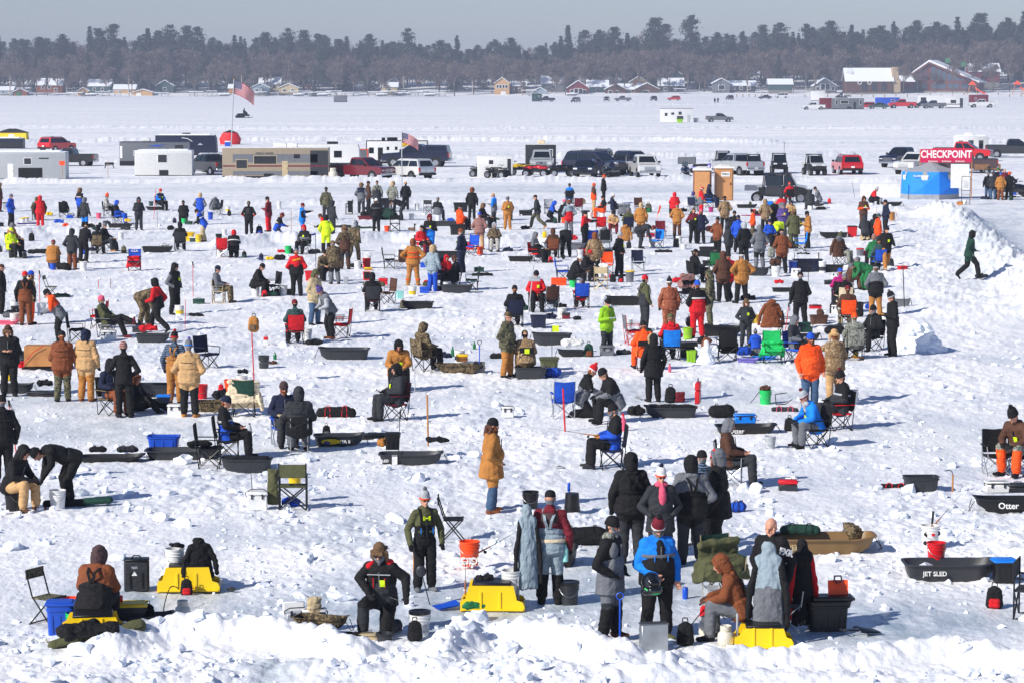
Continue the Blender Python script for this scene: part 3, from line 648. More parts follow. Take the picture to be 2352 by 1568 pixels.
# ------------------------------------------------------------------ gear
def loc(x,y,z=0.0,sink=.02):
 p=on(x,y,sink);p.z+=z;return p
def fk(**k):return k.get((TILE or ' ')[0],1.0)
def bar(pts,r,n=6):
 return lambda:MB().tube([Vector(p)for p in pts],r,n)
def chair(x,y,rot,seat,label,fr='bk',back=None,kind='quad',s=1.0,g=None,z=0):
 s=min(s,.97)
 t=thing('camp_chair',label,'chair',loc(x,y,z),rot,g,s)
 fm=BLKM if fr=='bk' else paint('frame_'+C[fr][0].replace(' ','_'),C[fr][1]if C[fr][1]else(90,90,90),.35,.7)
 sm=fabric(seat);bm=fabric(back or seat);a=.25;d=.22;r=.011
 if kind=='quad':
  def f_seat():
   mb=MB();n=6;vs=[]
   for i in range(n+1):
    for j in range(n+1):
     u,v=i/n*2-1,j/n*2-1;vs.append((u*a,v*d,.44-.07*(1-u*u)*(1-v*v)+(.02 if v<0 else-.01)))
   vs+=[(p[0],p[1],p[2]-.012)for p in vs];N=(n+1)**2;fs=[]
   for i in range(n):
    for j in range(n):
     q=(i*(n+1)+j,(i+1)*(n+1)+j,(i+1)*(n+1)+j+1,i*(n+1)+j+1);fs.append(q);fs.append(tuple(N+k for k in q[::-1]))
   mb.add(vs,fs)
   for sx in(-1,1):mb.box((sx*a,0,.42),(.014,d*2,.05))
   mb.box((0,-d,.425),(a*2,.014,.06));return mb
  def f_back():
   mb=MB();n=8;vs=[]
   for k in range(n+1):
    for(z_,dy)in((.46,0),(.62,.05),(.80,.075),(.93,.085)):
     u=k/n*2-1;vs.append((u*(a+.0),d+.01+dy-.03*(1-u*u)*-1,z_+(.02*abs(u)if z_>.9 else 0)))
   vs2=[(p[0],p[1]+.014,p[2])for p in vs];N=len(vs);fs=[]
   for k in range(n):
    for j in range(3):
     q=(k*4+j,(k+1)*4+j,(k+1)*4+j+1,k*4+j+1);fs.append(q);fs.append(tuple(N+i for i in q[::-1]))
   for k in range(n):fs.append((k*4+3,(k+1)*4+3,N+(k+1)*4+3,N+k*4+3))
   mb.add(vs+vs2,fs);return mb
  part('seat',t,('qseat',),f_seat,sm);part('backrest',t,('qback',),f_back,bm)
  def f_frame():
   mb=MB()
   for(p,q)in(((-a,-d,.02),(a,-d,.43)),((a,-d,.02),(-a,-d,.43)),((-a,d,.02),(a,d,.43)),((a,d,.02),(-a,d,.43)),((-a,-d,.02),(-a,d,.43)),((-a,d,.02),(-a,-d,.43)),((a,-d,.02),(a,d,.43)),((a,d,.02),(a,-d,.43))):mb.cyl(p,q,r,n=6)
   for sx in(-1,1):
    mb.cyl((sx*(a+.01),d,.02),(sx*(a+.01),d+.10,.95),r,n=6);mb.cyl((sx*a,-d,.40),(sx*(a+.03),-d-.01,.64),r,n=6)
   return mb
  part('frame',t,('qframe',),f_frame,fm)
  for sx in(-1,1):part('armrest',t,('qarm',sx),lambda:MB().box((sx*(a+.025),.04,.635),(.055,.50,.018)),sm)
 elif kind=='dir':
  part('seat',t,('dseat',),lambda:MB().box((0,0,.46),(.50,.40,.03)),sm)
  part('backrest',t,('dback',),lambda:MB().box((0,.215,.77),(.50,.02,.26)),bm)
  def f_frame():
   mb=MB();r_=.014
   for sy in(-.2,.2):
    mb.cyl((-.25,sy,.02),(.25,sy,.44),r_);mb.cyl((.25,sy,.02),(-.25,sy,.44),r_)
   for sx in(-.26,.26):
    mb.cyl((sx,.2,.02),(sx,.2,.92),r_);mb.cyl((sx,-.2,.02),(sx,-.2,.64),r_);mb.cyl((sx,-.22,.02),(sx,.22,.02),r_)
   return mb
  part('frame',t,('dframe',),f_frame,fm)
  for sx in(-1,1):part('armrest',t,('darm',sx),lambda:MB().box((sx*.26,0,.655),(.05,.46,.025)),fm)
 elif kind=='stool':
  def f_frame():
   mb=MB();r_=.012
   for sx in(-.19,.19):
    mb.cyl((sx,-.22,.02),(sx,.14,.46),r_);mb.cyl((sx,.20,.02),(sx,-.20,.44),r_);mb.cyl((sx,.14,.46),(sx,.26,.84),r_)
   mb.cyl((-.19,-.22,.03),(.19,-.22,.03),r_);mb.cyl((-.19,.20,.03),(.19,.20,.03),r_);mb.cyl((-.19,-.2,.44),(.19,-.2,.44),r_)
   return mb
  part('frame',t,('sframe',),f_frame,fm);part('seat',t,('sseat',),lambda:MB().box((0,-.02,.43),(.38,.34,.025)),sm)
  part('backrest',t,('sback',),lambda:MB().box((0,.245,.78),(.40,.02,.15)),bm)
 return t
def bucket(x,y,code,label,lid=None,inv=False,z=0,rot=0,tilt=0,h=.37,r=.150,txt=None,g=None,band=None):
 t=thing('bucket',label,'bucket',loc(x,y,z+(h if inv else 0)),(180 if inv else tilt,0,rot),g)
 k=(h,r)
 part('tub',t,('bkt',k),lambda:MB().lathe([(r*.84,0),(r*.85,.012),(r*.955,h*.68),(r*1.02,h*.69),(r*1.02,h*.72),(r*.965,h*.73),(r*.97,h*.80),(r*1.03,h*.81),(r*1.03,h*.84),(r*.975,h*.85),(r*.985,h*.93),(r*1.05,h*.94),(r*1.05,h),(r*.97,h),(r*.84,.03),(0,.03)],26),plastic(code,.38))
 if not inv:
  pts=[(r*1.04*math.cos(a),-.03-.10*math.sin(a)-r*.3*math.sin(a),h*.88-.16*math.sin(a))for a in[math.pi*q/10 for q in range(11)]]
  part('handle',t,('bhd',k),lambda:MB().tube([Vector(p)for p in pts],.004,5),STEEL)
  if lid:part('lid',t,('blid',k),lambda:MB().lathe([(r*1.06,h-.03),(r*1.07,h-.028),(r*1.07,h+.012),(r*.98,h+.016),(r*.9,h+.008),(0,h+.008)],26),plastic(lid))
 if band:part('printed_label',t,('bband',k),lambda:MB().lathe([(r*.885,h*.22),(r*.898,h*.221),(r*.945,h*.549),(r*.94,h*.55)],26),plastic(band))
 if txt:
  for(s,zz,sz,c)in txt:lettering(s,sz,t,fabric(c),UP(0,-r*(.86+.12*zz/h)-.010,zz),.001,bold=.002)
 return t
def _tub(L,W,Hh,th=.012,nose=.12):
 """sled tub: long axis x, flared walls, rolled rim, upturned nose at +x"""
 mb=MB();n=40
 def ring(l,w_,z,e=5.0,up=0):
  o=[]
  for k in range(n):
   a=2*math.pi*k/n;c,s=math.cos(a),math.sin(a)
   X=l/2*math.copysign(abs(c)**(2/e),c);Y=w_/2*math.copysign(abs(s)**(2/e),s)
   nz=max(0,(X/(l/2)-.55)/.45)
   if X>0:Y*=1-.16*nz
   o.append((X,Y,z+up*nz**1.6))
  return o
 rings=[ring(L*.84,W*.72,0,5,nose*.9),ring(L*.90,W*.80,Hh*.22,5,nose*.6),ring(L*.97,W*.94,Hh*.93,6,nose*.3),ring(L*1.02,W*1.05,Hh*.94,6,nose*.3),ring(L*1.02,W*1.05,Hh,6,nose*.3),ring(L*.955,W*.92,Hh,6,nose*.3),ring(L*.89,W*.78,Hh*.25,5,nose*.6),ring(L*.83,W*.70,th,5,nose*.9)]
 vs=[p for r_ in rings for p in r_];fs=[]
 for i in range(len(rings)-1):
  for k in range(n):fs.append((i*n+k,i*n+(k+1)%n,(i+1)*n+(k+1)%n,(i+1)*n+k))
 fs.append(tuple(range(n))[::-1]);fs.append(tuple((len(rings)-1)*n+k for k in range(n)))
 return mb.add(vs,fs)
def sled(x,y,rot,L,Hh,code,label,W=None,txt=None,z=0,rope=True,g=None,cat='sled',camo=None,cover=None):
 """rot: where the nose points, 0 = picture right"""
 L*=fk(C=.76,B=.78,L=.84,M=.9);Hh*=fk(C=.8,B=.82,L=.88,M=.95);W=min(W or.75,L*.48)
 t=thing('ice_sled',label,cat,loc(x,y,z,.03),rot,g);k=(round(L,2),round(W,2),round(Hh,2))
 m=fabric(camo)if camo else plastic(code,.5)
 part('tub',t,('sled',k),lambda:_tub(L,W,Hh),m,smooth=30)
 part('skid',t,('skid',k),lambda:(lambda b:(b.box((-L*.05,W*.18,-.004),(L*.66,.05,.02)),b)[1])(MB()),plastic('bk'))
 if cover:part('cover',t,('scov',k),lambda:fuse('cover',[(0,(-L*.38,0,Hh*.92),(L*.36,0,Hh*.95),(W*.42,.07),(W*.40,.06),(0,1,0))],.018,.02,9,(),2),fabric(cover))
 if rope:part('tow_rope',t,('srope',k),bar([(L*.52,-W*.2,Hh*.9),(L*.57,-W*.05,Hh*.3),(L*.56,W*.12,.02),(L*.60,W*.2,.02),(L*.51,W*.25,Hh*.9)],.006,5),fabric('bk'))
 if txt:lettering(txt[0],txt[1],t,fabric(txt[2]),Matrix.Translation((txt[3]if len(txt)>3 else 0,-W*.455,Hh*.5))@Matrix.Rotation(math.radians(74),4,'X'),.002,bold=.002)
 return t
def tote(x,y,rot,code,lid,label,d=(.55,.38,.36),z=0,cat='storage tote',name='storage_tote',g=None,open_=False):
 d=tuple(q*fk(B=.8,L=.85)for q in d);t=thing(name,label,cat,loc(x,y,z),rot,g);k=tuple(d)
 def f():
  mb=MB();w_,dp,h=d;n=32
  def rg(s,zz,e=7):
   return[(w_/2*s*math.copysign(abs(math.cos(a))**(2/e),math.cos(a)),dp/2*s*math.copysign(abs(math.sin(a))**(2/e),math.sin(a)),zz)for a in[2*math.pi*q/n for q in range(n)]]
  R_=[rg(.86,0),rg(.93,h*.78),rg(1.0,h*.80),rg(1.0,h*.86),rg(.95,h*.87),rg(.96,h*.96),rg(1.02,h*.97),rg(1.02,h),rg(.93,h),rg(.83,.02)]
  vs=[p for r_ in R_ for p in r_];fs=[]
  for i in range(len(R_)-1):
   for q in range(n):fs.append((i*n+q,i*n+(q+1)%n,(i+1)*n+(q+1)%n,(i+1)*n+q))
  fs.append(tuple(range(n))[::-1]);fs.append(tuple((len(R_)-1)*n+q for q in range(n)))
  mb.add(vs,fs)
  for q in(-.28,0,.28):mb.box((q*w_,-dp*.455,h*.38),(.03,.02,h*.6));
  return mb
 part('tub',t,('tote',k),f,plastic(code),smooth=30)
 if lid:
  part('lid',t,('tlid',k),lambda:(MB().box((0,0,d[2]+.012),(d[0]*1.05,d[1]*1.06,.035)).box((0,0,d[2]+.034),(d[0]*.86,d[1]*.82,.02))),plastic(lid))
 return t
def cooler(x,y,rot,code,lid,label,d=(.50,.30,.32),z=0,g=None,open_=False,name='cooler',cat='cooler'):
 d=tuple(q*fk(C=.78,B=.82,L=.82)for q in d);t=thing(name,label,cat,loc(x,y,z),rot,g);k=tuple(d)
 part('box',t,('clr',k),lambda:MB().box((0,0,d[2]*.40),(d[0]*.96,d[1]*.94,d[2]*.80),r=.02),plastic(code))
 lf=part('lid',t,('clid',k),lambda:MB().box((0,0,.04),(d[0],d[1],d[2]*.2),r=.018),plastic(lid),loc=(0,d[1]*.55 if open_ else 0,d[2]*.86 if open_ else d[2]*.80+.005),rot=(R(-105)if open_ else 0,0,0))
 part('handle',t,('chd',k),bar([(-d[0]*.5,-.0,d[2]*.7),(-d[0]*.55,-d[1]*.3,d[2]*.95),(-d[0]*.3,-d[1]*.3,d[2]*1.16),(d[0]*.3,-d[1]*.3,d[2]*1.16),(d[0]*.55,-d[1]*.3,d[2]*.95),(d[0]*.5,0,d[2]*.7)],.009),plastic('ch'))
 for sx in(-1,1):part('latch',t,('clt',k),lambda:MB().box((0,0,0),(.035,.02,.09)),plastic('ch'),loc=(sx*d[0]*.25,-d[1]*.5,d[2]*.76))
 return t
def pack(x,y,rot,code,label,acc=None,s=1.0,z=0,lay=0,name='backpack',cat='backpack',g=None):
 t=thing(name,label,cat,loc(x,y,z),(lay,0,rot),g,s*fk(C=.8,B=.8,L=.8,M=.85))
 me=lambda:fuse('bag',[(0,(-.06,0,.10),(-.05,0,.33),(.10,.10),(.085,.08),(1,0,0)),(0,(.06,0,.10),(.05,0,.33),(.10,.10),(.085,.08),(1,0,0)),(0,(0,0,.08),(0,0,.36),(.14,.10),(.10,.07),(1,0,0)),(1,(-.05,-.09,.09),(.05,-.09,.09),(.07,.05),(.07,.05),None),(1,(-.05,-.09,.16),(.05,-.09,.16),(.06,.05),(.06,.05),None)],.011,.006,16,(),2)
 part('bag',t,('pack',),me,[fabric(code),fabric(acc or code)])
 part('handle',t,('phd',),bar([(-.05,.03,.42),(-.04,.03,.49),(.04,.03,.49),(.05,.03,.42)],.010),fabric('bk'))
 for sx in(-1,1):part('strap',t,('pst',sx),bar([(sx*.09,.09,.36),(sx*.10,.15,.28),(sx*.10,.14,.14),(sx*.11,.09,.07)],.014),fabric('bk'))
 return t
def duffel(x,y,rot,code,label,L=.7,r=.12,z=0,acc=None,name='duffel_bag',cat='bag',tilt=0):
 q=fk(B=.8,C=.8,L=.82,M=.9);L,r=round(L*q,3),round(r*q,3)
 t=thing(name,label,cat,loc(x,y,z),(0,tilt,rot))
 part('bag',t,('duf',L,r),lambda:fuse('bag',[(0,(-L/2+r,0,r*.9),(L/2-r,0,r*.9),(r*1.05,r*.9),(r,r*.85),(0,1,0)),(0,(-L/4,0,r),(L/4,0,r*1.05),(r*1.12,r*.98),(r*1.1,r),(0,1,0))],.012,.008,12,(),1),fabric(code))
 for sx in(-1,1):part('strap',t,('dst',L,r),bar([(0,-r*1.1,r*.3),(-.0,-r*1.0,r*1.4),(.04,-r*.3,r*2.2),(.09,-r*.3,r*2.2),(.12,-r*1.0,r*1.4),(.12,-r*1.1,r*.3)],.009),fabric(acc or 'bk'),loc=(sx*L*.2-.06,0,0))
 return t
def tackle(x,y,rot,code,lid,label,d=(.42,.22,.20),z=0,cat='tackle box',name='tackle_box',open_=False,g=None):
 d=tuple(q*fk(B=.85,L=.82)for q in d);t=thing(name,label,cat,loc(x,y,z),rot,g);k=tuple(d)
 part('base',t,('tkb',k),lambda:MB().box((0,0,d[2]*.3),(d[0]*.96,d[1]*.94,d[2]*.6),r=.015),plastic(code))
 part('lid',t,('tkl',k),lambda:MB().box((0,0,d[2]*.18),(d[0],d[1],d[2]*.36),r=.02),plastic(lid),loc=(0,d[1]*.45 if open_ else 0,d[2]*.62),rot=(R(-100)if open_ else 0,0,0))
 part('handle',t,('tkh',k),bar([(-d[0]*.2,0,d[2]*.96),(-d[0]*.16,0,d[2]*1.15),(d[0]*.16,0,d[2]*1.15),(d[0]*.2,0,d[2]*.96)],.008),plastic('ch'))
 return t
def pole(x,y,h,code,label,lean=(0,0),r=.012,kind='ski',z=0,cat='ski pole',name='ski_pole'):
 t=thing(name,label,cat,loc(x,y,z,.06),(lean[0],lean[1],0))
 part('shaft',t,('psh',h,r),lambda:MB().cyl((0,0,0),(0,0,h),r,n=8),plastic(code)if code!='wood' else WOOD)
 if kind=='ski':
  part('grip',t,('pgr',h),lambda:MB().cyl((0,0,h-.02),(0,0,h+.11),.022,.026,8),plastic('bk'))
  part('wrist_strap',t,('pws',h),bar([(.0,0,h+.08),(.05,0,h-.04),(.045,0,h-.14),(.0,0,h+.02)],.007),fabric('bk'))
 elif kind=='auger':
  part('blade',t,('pbl',h),lambda:MB().box((0,0,.09),(.16,.02,.10)),STEEL);part('handle',t,('pha',h),bar([(0,0,h),(.12,0,h+.02),(.14,0,h+.14)],.012),plastic('bk'))
 elif kind=='flag':
  part('pennant',t,('pfl',),lambda:MB().box((.10,0,h-.10),(.20,.01,.18)),fabric('ne'))
 elif kind=='cane':part('crook',t,('crk',h),bar([(0,0,h),(-.02,0,h+.06),(-.06,0,h+.08),(-.16,0,h+.07)],.014),STEEL)
 elif kind=='ring':part('ring_handle',t,('prg',h),bar([(.05*math.cos(a),0,h+.05+.05*math.sin(a))for a in[2*math.pi*q/12 for q in range(13)]],.010),plastic(code))
 elif kind=='scoop':part('ladle',t,('psc',h),lambda:MB().sph((0,-.02,h+.05),(.08,.03,.09),12,8),plastic('ch'))
 return t
def propane(x,y,label,s=1.0,code='cr',z=0):
 t=thing('propane_tank',label,'propane tank',loc(x,y,z),random.uniform(0,50),None,s*fk(C=.78))
 m=paint('tank_paint',(216,212,196),.4)
 part('cylinder',t,('ppt',),lambda:MB().lathe([(.10,.0),(.11,.02),(.10,.03),(.125,.05),(.150,.09),(.152,.20),(.140,.26),(.10,.30),(.05,.315),(0,.318)],26),m)
 part('collar',t,('ppc',),lambda:MB().lathe([(.100,.285),(.104,.29),(.104,.40),(.098,.405),(.094,.40),(.094,.285)],22),m)
 part('valve',t,('ppv',),lambda:MB().cyl((0,0,.31),(0,0,.37),.022).cyl((0,0,.37),(0,0,.385),.035),paint('brass',(150,110,50),.4,.8))
 return t
def coat(x,y,rot,code,label,sl=None,hood=None,z=0,s=1.0,stand=None,low=None,spread=.0,at=None,sc=None):
 """an empty coat hung over a chair back or a post"""
 t=thing('hanging_coat',label,'coat',at or loc(x,y,z),rot,None,s)
 if sc:t.scale=sc
 pr=[(0,(-.17,0,1.02),(.17,0,1.02),.075,.075,None),(0,(0,0,.78),(0,0,1.0),(.24,.10),(.20,.085),(1,0,0)),(1,(0,-.01,.36),(0,0,.78),(.27+spread,.12),(.235,.10),(1,0,0),.2),(2,(-.20,0,1.0),(-.31-spread*.5,-.03,.70),.065,.060,None),(2,(-.31-spread*.5,-.03,.70),(-.33-spread*.6,-.06,.44),.060,.045,None),(2,(.20,0,1.0),(.31+spread*.5,-.03,.70),.065,.060,None),(2,(.31+spread*.5,-.03,.70),(.33+spread*.6,-.06,.44),.060,.045,None),(3,(-.05,.05,1.12),(.05,.05,1.10),.085,.085,None),(3,(0,.03,1.04),(0,.04,1.12),(.12,.08),(.10,.08),(1,0,0))]
 part('coat',t,('coat',spread),lambda:fuse('coat',pr,.011,.013,11,(),2),[fabric(code),fabric(low or code),fabric(sl or code),fabric(hood or code)])
 return t
def blanket(x,y,rot,code,label,d=(.62,.5,.95),z=0,low=.2):
 t=thing('blanket',label,'blanket',loc(x,y,z),rot)
 w_,dp,h=d
 pr=[(0,(-w_*.4,dp*.4,h*.93),(w_*.4,dp*.4,h*.97),.07,.07,None),(0,(0,dp*.45,low+.15),(0,dp*.42,h*.9),(w_*.55,.06),(w_*.45,.06),(1,0,0),.2),(0,(-w_*.35,dp*.1,h*.62),(w_*.35,dp*.1,h*.62),(.12,.12),(.12,.12),None),(0,(0,-dp*.1,low),(0,0,h*.58),(w_*.58,.07),(w_*.5,.16),(1,0,0),.2),(0,(-w_*.55,.1,low),(-w_*.45,.15,h*.6),(.05,.2),(.06,.2),None),(0,(w_*.5,.1,low+.05),(w_*.45,.15,h*.6),(.05,.2),(.06,.2),None)]
 part('cloth',t,('blk',d,low),lambda:fuse('cloth',pr,.013,.018,8,(),2),fabric(code))
 return t
def soft(x,y,rot,code,label,name,cat,prims,z=0,s=1.0,key=None,wr=.012):
 t=thing(name,label,cat,loc(x,y,z),rot,None,s)
 part('cloth',t,key,lambda:fuse('cloth',prims,.011,wr,12,(),2),fabric(code));return t
def heap(x,y,rot,code,label,L=.5,W=.2,h=.12,name='jacket',cat='jacket',z=0):
 L,W,h=L*.85,W*.85,h*.85
 return soft(x,y,rot,code,label,name,cat,[(0,(-L*.35,0,h*.5),(L*.35,0,h*.5),(W*.5,h*.5),(W*.45,h*.4),(0,1,0)),(0,(-L*.3,-W*.3,h*.4),(L*.1,W*.3,h*.7),(W*.3,h*.5),(W*.25,h*.5),None),(0,(L*.1,-W*.3,h*.4),(L*.42,W*.1,h*.3),.05,.04,None)],z,1,('heap',L,W,h),.02)
def rod(x,y,rot,label,L=.8,up=25,z=.05,code='ch'):
 t=thing('fishing_rod',label,'fishing rod',loc(x,y,z),(0,-up,rot))
 part('blank',t,('rbl',L),lambda:MB().cyl((.12,0,0),(L,0,.03),.006,.002,6),plastic(code))
 part('grip',t,('rgr',),lambda:MB().cyl((-.08,0,0),(.14,0,0),.014,.012,8),paint('cork',(170,110,60),.7))
 part('reel',t,('rre',),lambda:MB().cyl((.03,-.02,-.045),(.03,.02,-.045),.026,n=10).cyl((.03,0,0),(.03,0,-.04),.007),BLKM);return t
def bottle(x,y,code,label,h=.22,r=.035,cap='gn',z=0,lay=0,name='bottle',cat='bottle'):
 t=thing(name,label,cat,loc(x,y,z+(r if lay else 0)),(0,90 if lay else 0,20))
 part('body',t,('btl',h,r),lambda:MB().lathe([(r*.8,0),(r,.01),(r,h*.62),(r*.45,h*.8),(r*.38,h*.9),(0,h*.9)],16),plastic(code,.2))
 part('cap',t,('bcp',h,r),lambda:MB().lathe([(r*.45,h*.88),(r*.45,h),(0,h)],12),plastic(cap));return t
def can(x,y,code,label,z=0,h=.12,r=.033):
 t=thing('drink_can',label,'can',loc(x,y,z))
 part('body',t,('can',h),lambda:MB().lathe([(r*.8,0),(r,.008),(r,h-.01),(r*.85,h-.002)],16),plastic(code,.25));part('top',t,('cant',h),lambda:MB().lathe([(r*.86,h-.004),(r*.8,h),(r*.7,h-.004),(0,h-.004)],16),STEEL);return t
def shovel(x,y,code,blade,label,lay=True,h=1.0,rot=0,z=0):
 t=thing('snow_shovel',label,'shovel',loc(x,y,z+(.05 if lay else 0)),(84 if lay else-8,0,rot))
 part('shaft',t,('svs',h),lambda:MB().cyl((0,0,.3),(0,0,h-.08),.015),plastic(code))
 part('grip',t,('svg',h),bar([(0,0,h-.08),(-.055,0,h-.02),(-.05,0,h+.04),(.05,0,h+.04),(.055,0,h-.02),(0,0,h-.08)],.012),plastic('ch'))
 part('blade',t,('svb',),lambda:MB().add([(x_,.05*(1-(x_/.15)**2)*(z_/.34),z_)for z_ in(0,.17,.34)for x_ in(-.15,-.075,0,.075,.15)]+[(x_,.014+.05*(1-(x_/.15)**2)*(z_/.34),z_)for z_ in(0,.17,.34)for x_ in(-.15,-.075,0,.075,.15)],[(i*5+j,i*5+j+1,(i+1)*5+j+1,(i+1)*5+j)for i in range(2)for j in range(4)]+[(15+i*5+j,15+(i+1)*5+j,15+(i+1)*5+j+1,15+i*5+j+1)for i in range(2)for j in range(4)]),plastic(blade))
 return t
def hose(pts,label,code='bk',r=.008):
 P=[loc(x,y,z)for x,y,z in pts];Q=[]
 for i in range(len(P)-1):
  a,b,c,d=P[max(i-1,0)],P[i],P[i+1],P[min(i+2,len(P)-1)]
  for k in range(6):
   t=k/6;Q.append(.5*((2*b)+(c-a)*t+(2*a-5*b+4*c-d)*t*t+(3*b-a-3*c+d)*t**3))
 Q.append(P[-1]);base=P[0].copy();o=part('gas_hose',None,None,lambda:MB().tube([q-base for q in Q],r,6),fabric(code),loc=base);solo(o,label,'hose')
def flipsled(x,y,rot,label,L=1.15,W=.55,Hh=.38,seatpad=True,g=None):
 """yellow moulded ice-fishing box sled with tall sloping side walls"""
 t=thing('box_sled',label,'sled',loc(x,y,0,.02),rot,g);Y=paint('yellow_plastic',(246,206,16),.35,vary=.06)
 def f():
  mb=MB();prof=[(-L/2,.03),(L/2,.03),(L/2,.10),(L*.47,.17),(L*.38,.20),(L*.33,Hh),(-L*.36,Hh),(-L*.42,.22),(-L*.47,.20),(-L/2,.14)]
  mb.prism(prof,-W/2,-W/2+.03);mb.prism(prof,W/2-.03,W/2)
  mb.box((0,0,.055),(L*.97,W*.98,.05));mb.box((-L*.485,0,.10),(.03,W*.96,.14));mb.box((L*.485,0,.08),(.03,W*.96,.10));
  for q in(-.18,.12):mb.box((q*L,-W/2-.006,.19),(.03,.02,.28))
  mb.box((0,-W/2-.010,.06),(L*.96,.03,.03));return mb
 part('shell',t,('fsh',L,W,Hh),f,Y);part('runner',t,('frn',L,W),lambda:MB().box((0,0,.012),(L*.99,W*1.03,.03)),plastic('bk'))
 part('seat',t,('fst',L,W,Hh),lambda:MB().box((-.015*L,0,Hh+.015),(L*.60,W*.96,.05),r=.015),plastic('bk'))
 return t
def scoopm(x,y,label,lay=True,rot=0):
 t=thing('ice_scoop',label,'ice scoop',loc(x,y,.07),(60,0,rot))
 part('ladle',t,('isc',),lambda:MB().sph((0,0,0),(.075,.03,.075),12,8),plastic('ch'));part('handle',t,('ish',),bar([(.05,0,-.03),(.32,.08,-.06)],.006),STEEL);return t
# ------------------------------------------------------------------ the crowd (tile pixels)
SEATS=[]
def p(px0,py0,pose,rot,J_,P_,hat,**o):
 x,y=px0,py0
 t,M,Mt=person(x,y,pose,rot,J_,P_,hat,**o)
 if 'ch' in o:
  c=o['ch'];c=c if isinstance(c,tuple)else(c,)
  k=c[1]if len(c)>1 else 'quad'
  ct=chair(x,y,rot,c[0],'',fr=o.get('fr','bk'),back=c[2]if len(c)>2 else None,kind=k);SEATS.append((ct,'chair',C[c[0]][0],t))
 if 'bu' in o:
  bt_=bucket(x,y,o['bu'],'',rot=rot);SEATS.append((bt_,'bucket',C[o['bu']][0],t))
 return t,M,Mt
T_=lambda s:globals().__setitem__('TILE',s)
# ---- foreground, left
T_('C1')
flipsled(865,1215,8,'long yellow box sled carrying the man in rust coat and bibs',L=.94,W=.46,Hh=.34)
p(870,1130,'sl',172,'br','bk','wbh',bib=True,fat=2,at=tuple(loc(870,1150,-.0)),w='on the front left yellow sled')
chair(440,1040,60,'cg','camo backed folding stool chair left of the blue tote',kind='stool')
tote(560,1135,4,'bl','bl','bright blue lidded plastic tote at lower left',(.40,.34,.44))
bucket(640,1010,'bo','orange bucket behind the blue lidded tote')
bucket(690,1160,'ep','green bucket on the front left yellow sled',z=.10,h=.26,r=.13)
tote(1190,1065,6,'ch','yl','dark tote with a yellow lid beside the rust coat',(.50,.36,.34))
can(1110,1065,'rd','red drink can on the yellow tote lid',z=.37)
sled(1360,1075,12,1.0,.22,'ch','small charcoal sled with cables between tote and propane tank')
pack(1360,1050,20,'bk','black pack slumped in the small charcoal sled',z=.06,s=.8)
propane(1675,1000,'white propane tank standing by the front left sleds')
hose([(1640,870,.30),(1560,900,.36),(1500,960,.10),(1560,990,.03),(1480,985,.08),(1400,1000,.12)],'black gas hose looping from the left propane tank')
cb=thing('soft_cooler','charcoal upright backpack cooler lettered YETI','cooler',loc(1255,728),6,None,.78)
part('body',cb,None,lambda:MB().box((0,0,.33),(.50,.30,.64),r=.04),fabric('ch'));part('top_flap',cb,None,lambda:MB().box((0,0,.665),(.51,.31,.05),r=.02),plastic('bk'))
part('handle',cb,None,bar([(-.10,0,.69),(-.06,0,.74),(.06,0,.74),(.10,0,.69)],.014),fabric('bk'))
for sx in(-.12,.12):part('strap_loops',cb,('yl',),lambda:MB().box((0,-.158,.26),(.035,.012,.32)),fabric('bk'),loc=(sx,0,0))
lettering('YETI',.062,cb,fabric('lg'),UP(-.04,-.155,.52),.002,bold=.003);part('sticker',cb,None,lambda:MB().add([(-.10,-.156,.36),(.02,-.156,.36),(-.04,-.156,.45),(-.10,-.150,.36),(.02,-.150,.36),(-.04,-.150,.45)],[(0,1,2),(5,4,3)]),fabric('wh'))
flipsled(1735,722,4,'yellow box sled with a black coat thrown over it',L=.97,W=.5,Hh=.42)
bucket(1605,715,'wh','white bucket tied on the yellow sled beside black coat',z=.30)
coat(1830,735,20,'bk','thick black winter coat thrown over the yellow box sled',z=-.02,s=.74,spread=.06)
heap(1620,715,10,'bk','black mittens lying on the white bucket',.26,.14,.06,'mittens','mittens',z=.70)
pack(1710,770,8,'bk','small red topped black pack before the coat covered sled','rd',s=.78)
bottle(1440,738,'bo','orange drink bottle lying by the coat covered sled',.28,.04,lay=1)
scoopm(2120,735,'black slotted ice scoop lying right of the thrown coat')
gb=thing('rod_case','long brown rod case leaning on the front left yellow sled','rod case',loc(880,1190,.10),(12,-9,13))
part('case',gb,None,lambda:fuse('case',[(0,(-.62,-.36,.06),(.60,-.36,.10),(.10,.09),(.11,.10),(0,1,0))],.012,.006,9,(),2),fabric('ol'));part('zip',gb,None,bar([(-.66,-.47,.06),(.66,-.47,.12)],.009),fabric('bk'))
part('carry_strap',gb,None,bar([(-.12,-.46,.10),(-.08,-.50,.16),(.10,-.50,.17),(.15,-.46,.12)],.013),fabric('bk'))
heap(820,1290,14,'bk','black jacket heaped in front of the brown rod case',1.15,.34,.26)
